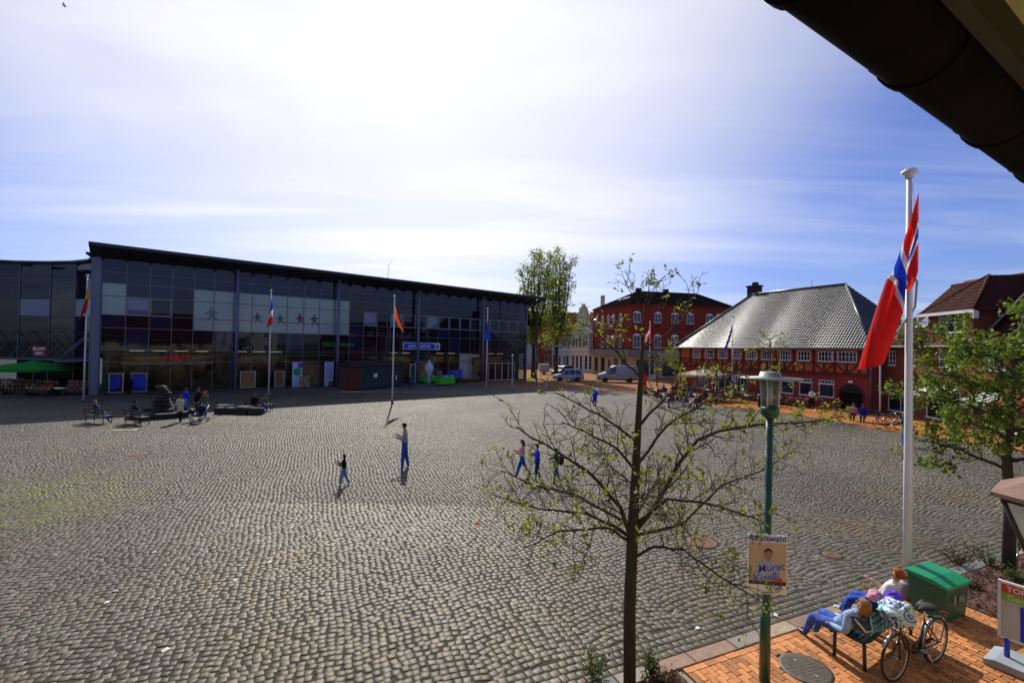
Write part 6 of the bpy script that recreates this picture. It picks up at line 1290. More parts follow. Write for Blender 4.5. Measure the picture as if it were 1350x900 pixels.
def crumple(r_, seed, amp=.34, fr=4.2):                    # loose cloth: sharp folds pushed into a lump
    b = MB(); b.ball((0, 0, 0), r_, 44, 26); o_ = Vector((seed*3.1, seed*1.7, 0)); v = []
    for p in b.v:
        q = Vector(p); d = q.normalized(); h = abs(mnoise.noise(q*fr + o_)) + .5*abs(mnoise.noise(q*fr*2.3 - o_)) + .25*mnoise.noise(q*fr*5); q = q*(1.12 - amp*.9 + amp*1.5*h); q.z = max(q.z, -.6*r_[2]) ; v.append(tuple(q))
    b.v = v; b.s = [True]*len(b.f); return b
o = crumple((.23, .22, .19), 1).build('cover', bag(), None, Mb @ Vector((.50, 0, .99)), bz); tag(o, 'turquoise patterned cloth bundle in the bicycle basket', 'bundle')
o = crumple((.15, .13, .10), 2, .45).build('scarf', mat('violet_cloth', (.12, .03, .55), .85), None, Mb @ Vector((.32, -.12, 1.12)), .3); tag(o, 'violet scarf lying over the turquoise bundle', 'scarf')
o = crumple((.13, .11, .08), 3, .45).build('scarf', C_['pink'], None, Mb @ Vector((.36, -.36, 1.02)), .8); tag(o, 'pink scarf bundled between the woman and the bicycle', 'scarf')
for px, py, rz, col, lab in ((1172, 566, -.35, 'black', 'dark bicycle parked before the brown brick house window'), (1183, 565, -.2, 'red', 'reddish bicycle parked just behind the dark one at the brick house'), (1345, 733, .6, 'green', 'bicycle half hidden behind the leafy tree trunk'), (1298, 563, -.5, 'black', 'bicycle standing behind the leaves of the right tree'), (905, 541, .2, 'purple', 'bicycle at the left end of the cafe tables')):
    c = G(px, py); bicycle(lab, (c.x, c.y, .02), rz, col, fine=False)
# ================================================================== BENCHES, PUSHCHAIR AND STONES AT THE LEFT
M_DKM = mat('dark_metal', (.022, .022, .024), .5, metal=.3); M_DKW = mat('dark_slats', (.05, .035, .025), .7, var=.2)
def park_bench(label, loc, rz, group='dark benches at the edge of the square', Ln=1.8, back=True):
    t = thing('park_bench', label, 'bench', loc, rz, group)
    for x in (-Ln/2+.1, Ln/2-.1):
        for y in (-.22, .22): b = MB(); b.tube([(x, y, 0), (x, y*.9, .44)], .022, 6); b.build('leg', M_DKM, t)
        b = MB(); b.tube([(x, .24, .44), (x, .30, .85)], .02, 6); b.tube([(x, -.24, .42), (x, -.24, .64), (x, .26, .64)], .018, 6); b.build('armrest', M_DKM, t)
    for k in range(5): b = MB(); b.box((0, -.2+.1*k, .455), (Ln, .08, .03), bev=.006); b.build('slat', M_DKW, t)
    for k in range(3): b = MB(); b.box((0, .26+.015*k, .56+.12*k), (Ln, .025, .09), bev=.006); b.build('back_slat', M_DKW, t)
    return t
def face(v): return atan2(v[0], -v[1])
park_bench('dark bench under the orange haired man at far left', (-24.0, 27.03, 0), face((.35, .95)))
park_bench('dark bench under the broad man seen from behind', (p2.x+.35, p2.y-.1, 0), face((.45, .9)))
park_bench('dark bench beside the second flagpole', (p3.x-.35, p3.y+.3, 0), face((.65, -.68)))
c = G(1135, 557); park_bench('dark bench before the arched gateway of the inn', (c.x+.5, c.y+.42, .02), face((-.75, -.6)))
c = G(264, 556.5); t = thing('pushchair', 'dark pushchair in front of the man in the red cap', 'pushchair', (c.x, c.y, 0), 0)
for x in (-.24, .24):
    for y in (-.38, .32): b = MB(); b.torus((0, 0, 0), .11, .025, 16, 6, T=Matrix.Rotation(pi/2, 4, 'Z')); b.build('wheel', M_TYRE, t, (x, y, .135))
    b = MB(); b.tube([(x, -.38, .14), (x, -.1, .5), (x, .45, 1.02)], .015, 6); b.tube([(x, .32, .14), (x, -.1, .55)], .015, 6); b.build('frame', M_RIMS, t)
b = MB(); b.tube([(-.24, .45, 1.02), (.24, .45, 1.02)], .02, 8); b.build('handle', M_TYRE, t)
b = MB(); b.box((0, -.08, .42), (.42, .45, .10), bev=.03); b.box((0, .16, .68), (.42, .09, .55), bev=.03); b.build('seat', C_['navy'], t); b = MB(); b.lathe([(.0, 0), (.23, .02), (.25, .18), (.16, .28), (.02, .32)], 14, (0, .06, .72)); b.build('hood', C_['navy'], t)
M_STN = mat('dark_stone', (.035, .032, .028), .85, var=.4, scale=6, bump=.5)
c = G(214, 548); t = thing('stone_fountain', 'dark rough stacked stone fountain behind the second bench', 'fountain', (c.x, c.y, 0))
r = random.Random(2); b = MB(); b.lathe([(1.7, 0), (1.75, .32), (1.5, .36), (1.45, .15), (.1, .12)], 28, smooth=False); b.build('basin', M_STN, t)
for k in range(9):
    b = MB(); q = .62-.045*k; b.lathe([(q*.6, 0), (q*1.1, .06), (q*1.05, .16), (q*.5, .24)], 11, smooth=False); b.v = [(x*(1+r.uniform(-.15, .15)), y*(1+r.uniform(-.15, .15)), z+r.uniform(-.02, .02)) for x, y, z in b.v]; b.build('stone', M_STN, t, (r.uniform(-.08, .08), r.uniform(-.08, .08), .15+.2*k), r.uniform(0, 6))
for px, py, sz, lab in ((305, 545, (2.0, .7, .42), 'low dark stone block behind the pushchair'), (322, 545, (1.0, .8, .5), 'smaller dark stone block right of the long one'), (338, 546, (.9, .5, .45), 'dark stone seat beside the green jacketed person'), (208, 552, (.9, .5, .3), 'flat dark stone at the foot of the fountain')):
    c = G(px, py); b = MB(); b.box((0, 0, sz[2]/2), sz, bev=.06); b.v = [(x+r.uniform(-.03, .03), y+r.uniform(-.03, .03), z) for x, y, z in b.v]; tag(b.build('stone_block', M_STN, None, (c.x, c.y, 0), r.uniform(-.3, .3)), lab, 'stone')
c = G(318, 541); b = MB(); b.box((0, 0, 0), (.9, .25, .1), bev=.04); tag(b.build('cloth_bag', mat('pale_bag', (.5, .42, .34), .8), None, (c.x-.6, c.y-.9, .47), .3), 'pale bag lying on the long dark stone block', 'bag')
# ================================================================== FLOWER STALL UNDER THE GREEN PARASOL
M_PGRN = mat('parasol_green', (.02, .36, .03), .8, trans=.45); M_PCRM = mat('parasol_cream', (.62, .57, .46), .8, trans=.4)
def parasol(label, loc, w, h, rise, m, rz=0, val=.22):
    t = thing('parasol', label, 'parasol', loc, rz); b = MB(); b.tube([(0, 0, 0), (0, 0, h+rise+.1)], .035, 8); b.build('pole', M_MULL, t); b = MB(); b.lathe([(.4, 0), (.4, .08), (.06, .14)], 12); b.build('foot', M_STN, t)
    q = [(w/2*x, w/2*y, h) for x, y in ((-1,-1),(1,-1),(1,1),(-1,1))]
    for k in range(4): a, c = Vector(q[k]), Vector(q[(k+1) % 4]); mdp = (a+c)/2 - Vector((0, 0, .06)); ap = Vector((0, 0, h+rise)); b = MB(); b.add([a, mdp, c, ap, a-Vector((0, 0, val)), mdp-Vector((0, 0, val)), c-Vector((0, 0, val))], [(0,1,3),(1,2,3),(0,4,5,1),(1,5,6,2)]); b.build('canopy_panel', m, t, fix=False)
    for k in range(4): b = MB(); b.tube([(0, 0, h+rise-.04), tuple(Vector(q[k])-Vector((0, 0, .03)))], .014, 5); b.build('rib', M_MULL, t)
    return t
parasol('big bright green parasol over the flower stall', (-41.5, 40.2, 0), 4.6, 2.35, .62, M_PGRN, .15)
r = random.Random(6); PET = [mat('petal%d' % k, c, .7) for k, c in enumerate([(.5, .05, .12), (.55, .22, .35), (.5, .42, .05), (.5, .47, .45), (.35, .06, .35), (.5, .2, .04)])]; M_LF1 = mat('leaf_pot', (.03, .09, .02), .7, trans=.2)
def flower_rack(label, loc, rz, n=3, L_=2.2):
    t = thing('flower_rack', label, 'flower rack', loc, rz)
    for k in range(n): b = MB(); b.box((0, -.35*k, .28+.30*(n-1-k)), (L_, .34, .04)); b.build('shelf', M_DKW, t)
    for x in (-L_/2+.06, L_/2-.06): b = MB(); b.box((x, -.35*(n-1)/2, .3), (.05, .35*n, .5)); b.build('leg', M_DKM, t)
    for k in range(n):
        for q in range(7):
            b = MB(); x, y, z = -L_/2+.2+(L_-.4)*q/6, -.35*k, .30+.30*(n-1-k); b.lathe([(.07, 0), (.1, .17), (.02, .17)], 8, (x, y, z))
            for e in range(6): b.ball((x+r.uniform(-.1, .1), y+r.uniform(-.1, .1), z+.2+r.uniform(0, .14)), .045, 6, 4, 1)
            for e in range(3): b.ball((x+r.uniform(-.1, .1), y+r.uniform(-.1, .1), z+.19), .07, 6, 4, 2)
            b.build('flower_pot', [mat('pot_clay', (.25, .09, .04), .8), r.choice(PET), M_LF1], t, fix=False)
flower_rack('stepped rack of pink and red pot flowers under the green parasol', (-42.6, 40.6, 0), .1); flower_rack('stepped rack of mixed pot flowers right of the parasol pole', (-40.2, 40.2, 0), -.1); flower_rack('rack of pale flowers at the right by the corner pier', (-38.3, 41.0, 0), .5, 3, 1.6); flower_rack('long rack of flowers at the left edge below the canopy', (-45.6, 42.3, 0), 0, 3, 2.4)
# ================================================================== CARS
M_CG = glass('car_glass', (.02, .025, .03), .03, 1, .7)
def car(label, loc, head, St, Wd, wheels, pm_, glassx, name='parked_car', cat='car', beltlow=.0, ws=(2, 3), rack=False):
    rz = atan2(-head[1], -head[0]); t = thing(name, label, cat, loc, rz)       # local +x is the tail, nose at x=0
    b = MB(); k = 8; Lc = St[-1][0]
    for x, zb, zm, zt, f in St:
        w = Wd/2*f; wt = w*(.80 if zt - zm > .3 else .93); b.v += [(x, -w*.92, zb), (x, -w, zb+.2), (x, -w, zm), (x, -wt, zt), (x, wt, zt), (x, w, zm), (x, w, zb+.2), (x, w*.92, zb)]
    n = len(St); b.f = [(i*k+j, i*k+(j+1) % k, (i+1)*k+(j+1) % k, (i+1)*k+j) for i in range(n-1) for j in range(k)] + [tuple(range(k))[::-1], tuple((n-1)*k+j for j in range(k))]; b.m = [0]*len(b.f); b.s = [False]*len(b.f)
    o = b.build('body', pm_, t); md = o.modifiers.new('b', 'BEVEL'); md.width = .05; md.segments = 2; md.limit_method = 'ANGLE'; md.angle_limit = .35
    def sec(x):
        for i in range(n-1):
            if St[i][0] <= x <= St[i+1][0]:
                f = (x-St[i][0])/(St[i+1][0]-St[i][0]); return [St[i][q]+(St[i+1][q]-St[i][q])*f for q in range(5)]
    for x0, x1, x2, x3 in glassx:                       # bottom from x0 to x3, top from x1 to x2
        for s in (-1, 1):
            P4 = []
            for x, g in ((x0, .04), (x3, .04), (x2, .86), (x1, .86)):
                _, zb, zm, zt, f = sec(x); w = Wd/2*f; wt = w*.80; P4.append((x, s*(w+(wt-w)*g+.016), zm+(zt-zm)*g))
            b = MB(); b.add(P4, [(0,1,2,3)]); b.build('side_window', M_CG, t, fix=False)
    a, c = St[ws[0]], St[ws[1]]; wa, wc = Wd/2*a[4]*.86, Wd/2*c[4]*.76; b = MB(); f0, f1 = .08, .92; pt = lambda f, s: (a[0]+(c[0]-a[0])*f-.02, s*(wa+(wc-wa)*f), a[3]+(c[3]-a[3])*f+.02)
    b.add([pt(f0, -1), pt(f0, 1), pt(f1, 1), pt(f1, -1)], [(0,1,2,3)]); b.build('windscreen', M_CG, t, fix=False)
    zb = St[1][1]
    for x, R_ in wheels:
        for s in (-1, 1):
            b = MB(); b.torus((0, 0, 0), R_*.74, R_*.27, 22, 8); w = b.build('wheel', M_TYRE, t, (x, s*(Wd/2-.10), R_)); b = MB(); b.lathe([(R_*.6, -.06), (R_*.62, .05), (R_*.2, .08)], 14, T=Matrix.Rotation(-s*pi/2, 4, 'X')); b.build('rim', M_RIMS, w)
            b = MB(); n2 = 10; b.vprism([(x+R_*1.2*cos(pi*q/n2), R_*.9+R_*1.2*sin(pi*q/n2)*.9) for q in range(n2+1)] + [(x-R_*1.2, zb-.02), (x+R_*1.2, zb-.02)], s*(Wd/2-.02), s*(Wd/2+.004)); b.build('wheel_arch', M_TYRE, t)
    for s in (-1, 1):
        b = MB(); b.box((St[0][0]+.10, s*Wd*.33, St[0][3]-.10), (.22, .34, .16), bev=.04); b.build('headlight', mat('lamp_glass', (.6, .62, .65), .15), t); b = MB(); b.box((Lc-.03, s*Wd*.42, St[-2][2]-.05), (.08, .14, .4), bev=.02); b.build('tail_light', mat('tail_red', (.4, .02, .015), .3), t)
        b = MB(); b.box((St[ws[0]][0]+.35, s*(Wd/2+.10), St[ws[0]][2]+.12), (.1, .2, .15), bev=.03); b.build('mirror', M_TYRE, t)
    b = MB(); b.box((-.02, 0, St[0][1]+.12), (.12, Wd*.9, .22), bev=.04); b.box((Lc+.0, 0, St[-1][1]+.14), (.14, Wd*.92, .24), bev=.04); b.build('bumper', M_TYRE, t); b = MB(); b.box((-.09, 0, St[0][1]+.2), (.02, .5, .11)); b.build('number_plate', M_SWHITE, t)
    b = MB(); b.box((-.04, 0, St[0][1]+.38), (.05, Wd*.45, .12)); b.build('grille', M_TYRE, t); return t
MPV = [(0, .28, .60, .72, .86), (.12, .24, .68, .86, .96), (.95, .24, .88, 1.06, 1), (1.75, .24, .95, 1.72, 1), (2.6, .24, .97, 1.80, 1), (3.9, .24, .98, 1.78, 1), (4.25, .26, .98, 1.55, .98), (4.40, .32, .85, 1.0, .94)]
M_SIL = mat('car_silver_blue', (.30, .36, .46), .3, metal=.5, coat=.6, var=.03); M_DKB = mat('car_dark_blue', (.03, .05, .12), .3, metal=.4, coat=.6, var=.03); M_GRV = mat('van_grey', (.26, .27, .30), .35, metal=.4, coat=.4, var=.04); M_WHC = mat('car_white', (.65, .66, .68), .35, coat=.4, var=.03)
c = G(750, 502); car('silver blue compact van with dark windows, nose to the left', (c.x-2.3, c.y, .02), (-1, -.05), MPV, 1.8, [(.85, .32), (3.5, .32)], M_SIL, [(1.25, 1.78, 2.15, 2.15), (2.25, 2.25, 3.1, 3.1), (3.2, 3.2, 3.85, 4.05)])
c = G(743, 497); car('dark blue people carrier half hidden behind the silver one', (c.x-1.2, c.y+3.2, .02), (-.75, -.65), MPV, 1.8, [(.85, .32), (3.5, .32)], M_DKB, [(1.25, 1.78, 2.15, 2.15), (2.25, 2.25, 3.1, 3.1), (3.2, 3.2, 3.85, 4.05)])
VAN = [(0, .32, .75, .95, .88), (.15, .28, .85, 1.12, .97), (1.05, .28, 1.15, 1.45, 1), (1.95, .28, 1.25, 2.25, 1), (2.5, .28, 1.28, 2.45, 1), (5.6, .28, 1.28, 2.45, 1), (5.75, .32, 1.25, 2.3, .98)]
c = G(788, 503); car('grey delivery van with a long cargo body, nose to the left', (c.x, c.y, .02), (-1, .02), VAN, 2.0, [(1.0, .36), (4.6, .36)], M_GRV, [(1.25, 1.95, 2.55, 2.55)], 'delivery_van', 'van')
c = G(697, 480); car('white car parked under the trees beyond the mall', (c.x, c.y, .02), (.4, -1), MPV, 1.8, [(.85, .32), (3.5, .32)], M_WHC, [(1.25, 1.78, 2.15, 2.15), (2.25, 2.25, 3.1, 3.1), (3.2, 3.2, 3.85, 4.05)])
c = G(717, 493); t = thing('box_trailer', 'small pale box trailer parked under the trees', 'trailer', (c.x, c.y, 0), .1); b = MB(); b.box((0, 0, 1.15), (1.9, 1.3, 1.5), bev=.04); b.build('box', mat('trailer_grey', (.45, .47, .47), .5), t)
for s in (-1, 1): b = MB(); b.torus((0, 0, 0), .22, .08, 16, 6); b.build('wheel', M_TYRE, t, (0, s*.6, .3))
b = MB(); b.tube([(.95, 0, .45), (1.7, 0, .45)], .04, 6); b.build('drawbar', M_DKM, t)
# ================================================================== CAFE BEFORE THE INN
M_CHAIR = mat('chair_dark', (.03, .026, .024), .6); M_CHR2 = mat('chair_red', (.30, .02, .015), .6); M_TTOP = mat('table_top', (.30, .27, .24), .5)
def table(label, loc):
    t = thing('cafe_table', label, 'table', loc, 0, 'round cafe tables before the inn'); b = MB(); b.lathe([(.4, .70), (.42, .72), (.41, .74), (.02, .745)], 18); b.build('tabletop', M_TTOP, t); b = MB(); b.lathe([(.24, 0), (.24, .03), (.035, .05), (.03, .7)], 12); b.build('pedestal', M_DKM, t); return t
ch0 = None
def chair(label, loc, rz, m=None):
    global ch0
    if ch0 is None or m:
        t = thing('cafe_chair', label, 'chair', loc, rz, 'cafe chairs round the tables')
        for x in (-.19, .19):
            for y in (-.19, .2): b = MB(); b.tube([(x, y*1.05, 0), (x, y, .44)], .014, 6); b.build('leg', M_DKM, t)
        b = MB(); b.box((0, 0, .45), (.42, .42, .035), bev=.012); b.build('seat', m or M_CHAIR, t); b = MB(); b.box((0, .21, .72), (.42, .03, .34), bev=.012); b.build('backrest', m or M_CHAIR, t)
        if not m: ch0 = t
        return t
    return dup(ch0, loc, rz, label)
r = random.Random(12)
TB = [(868, 523, 'leftmost of the cafe tables by the red board'), (884, 519, 'cafe table at the back left of the terrace'), (893, 528, 'cafe table at the front edge of the terrace, second from the left'), (908, 521, 'cafe table in the middle of the terrace'), (921, 531, 'cafe table at the front edge, below the red clad guest'), (936, 523, 'cafe table under the cream parasol'), (951, 530, 'rightmost cafe table beside the flagpole'), (877, 529, 'cafe table at the front left corner of the terrace'), (900, 516, 'cafe table at the back of the terrace, centre'), (929, 517, 'cafe table at the back of the terrace under the bushy tree'), (915, 537, 'cafe table standing furthest out on the cobbles'), (945, 518, 'cafe table close to the wall of the inn'), (881, 536, 'cafe table standing out on the cobbles at the left')]
GUEST = [('person in dark blue at the leftmost cafe table', 'dblue', 'black'), ('guest in white shirt at the leftmost cafe table', 'white', 'brown'), ('guest in red top seated at the back left cafe table', 'red', 'brown'), ('guest in brown jacket at the front left cafe table', 'brown', 'black'), ('grey haired guest in pale top at the middle cafe table', 'cream', 'grey'), ('guest in slate jacket at the middle cafe table', 'slate', 'brown'), ('guest in bright red jacket at the front cafe table', 'red', 'blond'), ('guest in dark top beside the bright red one', 'black', 'brown'), ('guest in blue jacket under the cream parasol', 'blue', 'black'), ('guest in white top at the rightmost cafe table', 'white', 'grey'), ('guest in grey jacket on the right of the front corner cafe table', 'grey', 'black'), ('guest in red jumper on the left of the front corner cafe table', 'red', 'black'), ('guest in black at the back centre cafe table', 'black', 'brown'), ('guest in pink at the back centre cafe table', 'pink', 'blond'), ('guest in olive coat at the cafe table under the bushy tree', 'olive', 'brown'), ('guest in navy at the cafe table under the bushy tree', 'navy', 'grey'), ('guest in cream at the cafe table furthest out on the cobbles', 'cream', 'brown'), ('guest in brown at the cafe table furthest out on the cobbles', 'brown', 'black'), ('guest in green jacket at the cafe table by the inn wall', 'green', 'brown'), ('guest in dark slate at the cafe table by the inn wall', 'slate', 'black')]
gi = 0
for k, (px, py, lab) in enumerate(TB):
    c = G(px, py); table(lab, (c.x, c.y, .005)); a0 = r.uniform(0, 1)
    tn = ['leftmost', 'back left', 'front left', 'middle', 'front middle', 'parasol shaded', 'rightmost', 'front corner', 'back centre', 'bushy tree', 'furthest out', 'wall side', 'far left outer'][k]
    for q in range(3):
        a = (radians(15), radians(160), radians(265))[q] + r.uniform(-.2, .2); p = Vector((c.x+.72*cos(a), c.y+.72*sin(a), .005)); rz = atan2(cos(a), -sin(a)) + pi
        chair('dark cafe chair on the %s side of the %s cafe table' % (('right', 'left', 'near')[q], tn), p, rz)
        if (q < 2 and gi < len(GUEST) and not (k in (1, 5, 6) and q == 1)):
            g = GUEST[gi]; gi += 1; person(g[0], (p.x, p.y), (-cos(a), -sin(a)), 1.70, g[1], 'djean', g[2], 'short', 'black', lean=r.uniform(-.1, .25), arm=(.5, .6), fore=(1.4, 1.5), fat=1.15, **SIT)
parasol('cream square parasol over the cafe tables', (G(935, 527).x, G(935, 527).y+1.5, 0), 3.4, 2.45, .55, M_PCRM, .5)
person('waiter in white shirt and black trousers among the terrace boxes', G(1076, 543) + Vector((1.2, 2.4, 0)), (-.5, -.8), 1.76, 'white', 'black', 'brown', 'short', 'black', arm=(.3, .4), fore=(1.4, 1.5), **STAND)
person('person in blue beside the window of the inn', G(918, 519) + Vector((3.2, 1, 0)), (-.4, -1), 1.70, 'dblue', 'black', 'black', 'short', 'black', **STAND)
def box_planter(label, t_, y, L_, red=True):
    p = innw(t_, y); t = thing('planter_box', label, 'planter', (p.x, p.y, .02), FA); b = MB(); b.box((0, 0, .28), (L_, .42, .55), bev=.02); b.build('box', mat('planter_brown', (.10, .03, .02), .8), t)
    b = MB(); q = random.Random(int(t_*9))
    for _ in range(int(26*L_)): b.ball((q.uniform(-L_/2+.05, L_/2-.05), q.uniform(-.18, .18), .6+q.uniform(0, .2)), q.uniform(.05, .09), 6, 4, q.choice((0, 0, 1) if red else (1, 1, 0)))
    stuff(b.build('flowers', [PET[0], M_LF1], t, fix=False))
for a in ((6.6, -2.6, 2.0, True, 'long red flowered planter box before the inn windows'), (4.3, -2.6, 2.0, True, 'red flowered planter box nearest the arched gateway'), (9.0, -2.4, 1.6, False, 'leafy planter box left of the red flowered ones'), (11.6, -2.2, 1.6, True, 'planter box at the left end of the inn terrace')): box_planter(a[4], *a[:4])
for i, (t_, y, lab) in enumerate(((5.4, -4.0, 'terrace table between the planter boxes and the kerb'), (8.0, -4.2, 'terrace table left of the planter boxes'))): p = innw(t_, y); table(lab, (p.x, p.y, .02)); chair('dark chair right of the ' + lab.split(' between')[0].split(' left')[0] + (' nearest the gateway' if i == 0 else ' further left'), (p.x+.6, p.y-.3, .02), 1.2); chair('dark chair left of the ' + lab.split(' between')[0].split(' left')[0] + (' nearest the gateway' if i == 0 else ' further left'), (p.x-.6, p.y+.35, .02), -1.9)
for px, py, lab in ((1003, 537, 'dark cylindrical litter bin left of the green lamp'), (1009, 536, 'second dark litter bin close by the green lamp')):
    c = G(px, py); t = thing('litter_bin', lab, 'bin', (c.x, c.y, .02)); b = MB(); b.lathe([(.24, .05), (.28, .9), (.24, .92), (.2, .5)], 14); b.build('bucket', M_DKM, t); b = MB(); b.lathe([(.3, .98), (.26, 1.08), (.02, 1.12)], 14); b.build('lid', M_DKM, t); b = MB(); b.tube([(0, .26, 0), (0, .26, 1.0)], .03, 6); b.build('post', M_DKM, t)
c = G(848, 518); t = thing('advertising_board', 'tall red upright board beside the cafe tables', 'sign', (c.x, c.y, 0), .1); b = MB(); b.box((0, 0, 1.2), (.75, .08, 1.9), bev=.02); b.build('board', mat('board_red', (.62, .02, .015), .6), t); b = MB(); b.box((0, 0, .12), (.9, .5, .2), bev=.03); b.build('foot', M_DKM, t)
c = G(861, 507); t = thing('notice_board', 'small pale blue notice by the red flag pole', 'sign', (c.x, c.y, 0), .1); b = MB(); b.box((0, 0, 1.1), (.6, .05, .7), bev=.01); b.build('board', mat('notice_blue', (.35, .45, .65), .6), t); b = MB(); b.tube([(0, .04, 0), (0, .04, 1.4)], .025, 6); b.build('post', M_DKM, t)
p = innw(12.1, -1.2); t = thing('banner', 'narrow pale blue hanging banner on a stand by the inn door', 'banner', (p.x, p.y, .02), FA); b = MB(); b.tube([(0, 0, 0), (0, 0, 2.5), (.5, 0, 2.5)], .02, 6); b.build('pole', M_MULL, t); b = MB(); b.box((.25, 0, 1.75), (.46, .012, 1.3)); b.build('cloth', mat('banner_cloth', (.35, .42, .62), .8, var=.4, scale=5), t)
# a gull in the sky
t = thing('gull', 'small dark bird gliding at the top left of the sky', 'bird', D(85, 8, 60), .6); b = MB(); b.ball((0, 0, 0), (.28, .07, .07), 10, 6); b.build('body', M_SWHITE, t)
for s in (-1, 1): b = MB(); b.add([(.10, 0, .02), (-.10, 0, .02), (-.14, s*.38, .13), (-.10, s*.62, .05), (.02, s*.4, .15)], [(0,1,2,4),(4,2,3)]); b.build('wing', mat('wing_grey', (.25, .26, .28), .7), t, fix=False)
# ================================================================== TREES AND SHRUBS
M_BARK = mat('bark', (.055, .040, .022), .9, var=.35, scale=14, bump=.6, stretch=(1, 1, .25)); M_BARK2 = mat('bark_grey', (.05, .042, .032), .9, var=.35, scale=3, bump=.6)
M_SPRING = mat('spring_leaf', (.20, .25, .022), .6, trans=.55, var=.3, scale=3, island=.3); M_GLEAF = mat('green_leaf', (.15, .21, .022), .55, trans=.55, var=.3, scale=2, island=.35); M_FARLEAF = mat('far_leaf', (.25, .29, .03), .7, trans=.55, var=.3, scale=1, island=.3); M_DKLEAF = mat('dark_leaf', (.045, .085, .02), .6, trans=.35, var=.35, scale=2, island=.3)
class Leaves:
    def __init__(s): s.c = []; s.n = []; s.z = []
    def add(s, p, sz): s.c.append(tuple(p)); s.z.append(sz)
    def build(s, name, m, par, rng, up=.5, wd=.55):
        n = len(s.c); c = np.array(s.c); z = np.array(s.z); a = rng.normal(size=(n, 3)); a[:, 2] -= up*.3; a /= np.linalg.norm(a, axis=1)[:, None]
        h = rng.normal(size=(n, 3)); h[:, 2] += up*2; b = np.cross(a, h); b /= np.linalg.norm(b, axis=1)[:, None]; nn = np.cross(a, b)
        L_ = z[:, None]; w = wd*L_/2; V = np.stack([c, c + a*L_*.45 + b*w + nn*L_*.06, c + a*L_, c + a*L_*.45 - b*w + nn*L_*.06], 1).reshape(-1, 3)
        me = bpy.data.meshes.new(name); me.vertices.add(4*n); me.vertices.foreach_set('co', V.ravel()); i4 = np.arange(n)[:, None]*4; idx = (i4 + np.array([[0, 1, 2, 0, 2, 3]])).ravel()
        me.loops.add(6*n); me.loops.foreach_set('vertex_index', idx.astype(np.int32)); me.polygons.add(2*n); me.polygons.foreach_set('loop_start', np.arange(0, 6*n, 3, dtype=np.int32)); me.polygons.foreach_set('loop_total', np.full(2*n, 3, np.int32))
        me.materials.append(m); me.update(calc_edges=True); o = link(name, me, par); return stuff(o)
def wander(p, d, L_, k, rng, wig, trop):
    pts = [Vector(p)]; d = Vector(d).normalized()
    for _ in range(k):
        d = (d + Vector([rng.gauss(0, wig) for _ in range(3)]) + Vector((0, 0, trop))).normalized(); pts.append(pts[-1] + d*L_/k)
    return pts
def along(pts, f):
    x = f*(len(pts)-1); i = min(int(x), len(pts)-2); return pts[i].lerp(pts[i+1], x-i), (pts[i+1]-pts[i]).normalized()
def shoot(mb, lv, pts, r0, rng, level, P_):
    n = len(pts); mb.tube(pts, [r0*(1-.75*i/(n-1)) + .0015 for i in range(n)], 5 if r0 < .02 else 7)
    if level >= P_['levels']:
        for f in P_['leaf_at']:
            if rng.random() < P_['leafy']:
                p, _ = along(pts, f)
                for _ in range(P_['cluster']): lv.add(p + Vector([rng.gauss(0, P_['spread']) for _ in range(3)]), P_['leaf']*rng.uniform(.6, 1.3))
        return
    L_ = sum((pts[i+1]-pts[i]).length for i in range(n-1)); cnt = max(2, int(L_/P_['gap'][level])); az = rng.uniform(0, 6)
    for k in range(cnt):
        f = P_['from'] + (1-P_['from'])*(k+rng.random())/cnt; f = min(f, .99); p, d = along(pts, f); az += 2.4 + rng.gauss(0, .4); s = d.orthogonal(); s.rotate(Matrix.Rotation(az, 3, d)); an = rng.uniform(*P_['angle']); nd = d*cos(an) + s*sin(an)
        ln = P_['len'][level]*rng.uniform(.5, 1.15)*(1-.45*f); shoot(mb, lv, wander(p, nd, ln, 4, rng, P_['wig'], P_['trop']), max(r0*(1-.7*f)*.5, .003*P_.get('rs', 1)), rng, level+1, P_)
def tree(name, label, base, trunk, tr, limbs, P_, seed, bark, leafm, group=None, cat='tree'):
    rng = random.Random(seed); nr = np.random.default_rng(seed); t = thing(name, label, cat, base, 0, group); T_ = Matrix.Translation(-Vector(base)); lv = Leaves(); tw = MB()
    b = MB(); b.tube([T_ @ Vector(p) for p in trunk], tr, 14)
    r_ = random.Random(seed); b.v = [(x*(1+r_.uniform(-.02, .02)), y, z) for x, y, z in b.v]; b.build('trunk', bark, t, fix=False)
    for pts, r0 in limbs:
        r0 *= P_.get('thin', 1); pts = [T_ @ Vector(p) for p in pts]; sm = [pts[0]]
        for i in range(len(pts)-1):
            for f in (.33, .66, 1): sm.append(pts[i].lerp(pts[i+1], f) + Vector([rng.gauss(0, .012*P_.get('rs', 1)) for _ in range(3)])*(f < 1))
        b = MB(); n = len(sm); b.tube(sm, [r0*(1-.8*i/(n-1)) + .003 for i in range(n)], 8); b.build('limb', bark, t, fix=False)
        az = rng.uniform(0, 6); L_ = sum((sm[i+1]-sm[i]).length for i in range(n-1)); cnt = int(L_/P_['gap'][0])
        for k in range(cnt):
            f = P_['from'] + (1-P_['from'])*(k+rng.random())/cnt; p, d = along(sm, min(f, .99)); az += 2.4 + rng.gauss(0, .5); s = d.orthogonal(); s.rotate(Matrix.Rotation(az, 3, d)); an = rng.uniform(*P_['angle']); nd = d*cos(an) + s*sin(an)
            shoot(tw, lv, wander(p, nd, min(P_['len'][0], L_*.62)*rng.uniform(.5, 1.15)*(1-.5*f), 5, rng, P_['wig'], P_['trop']), max(r0*(1-.75*f)*.45, .005*P_.get('rs', 1)), rng, 1, P_)
    stuff(tw.build('twigs', bark, t, fix=False))
    if lv.c: lv.build('crown', leafm, t, nr)
    return t
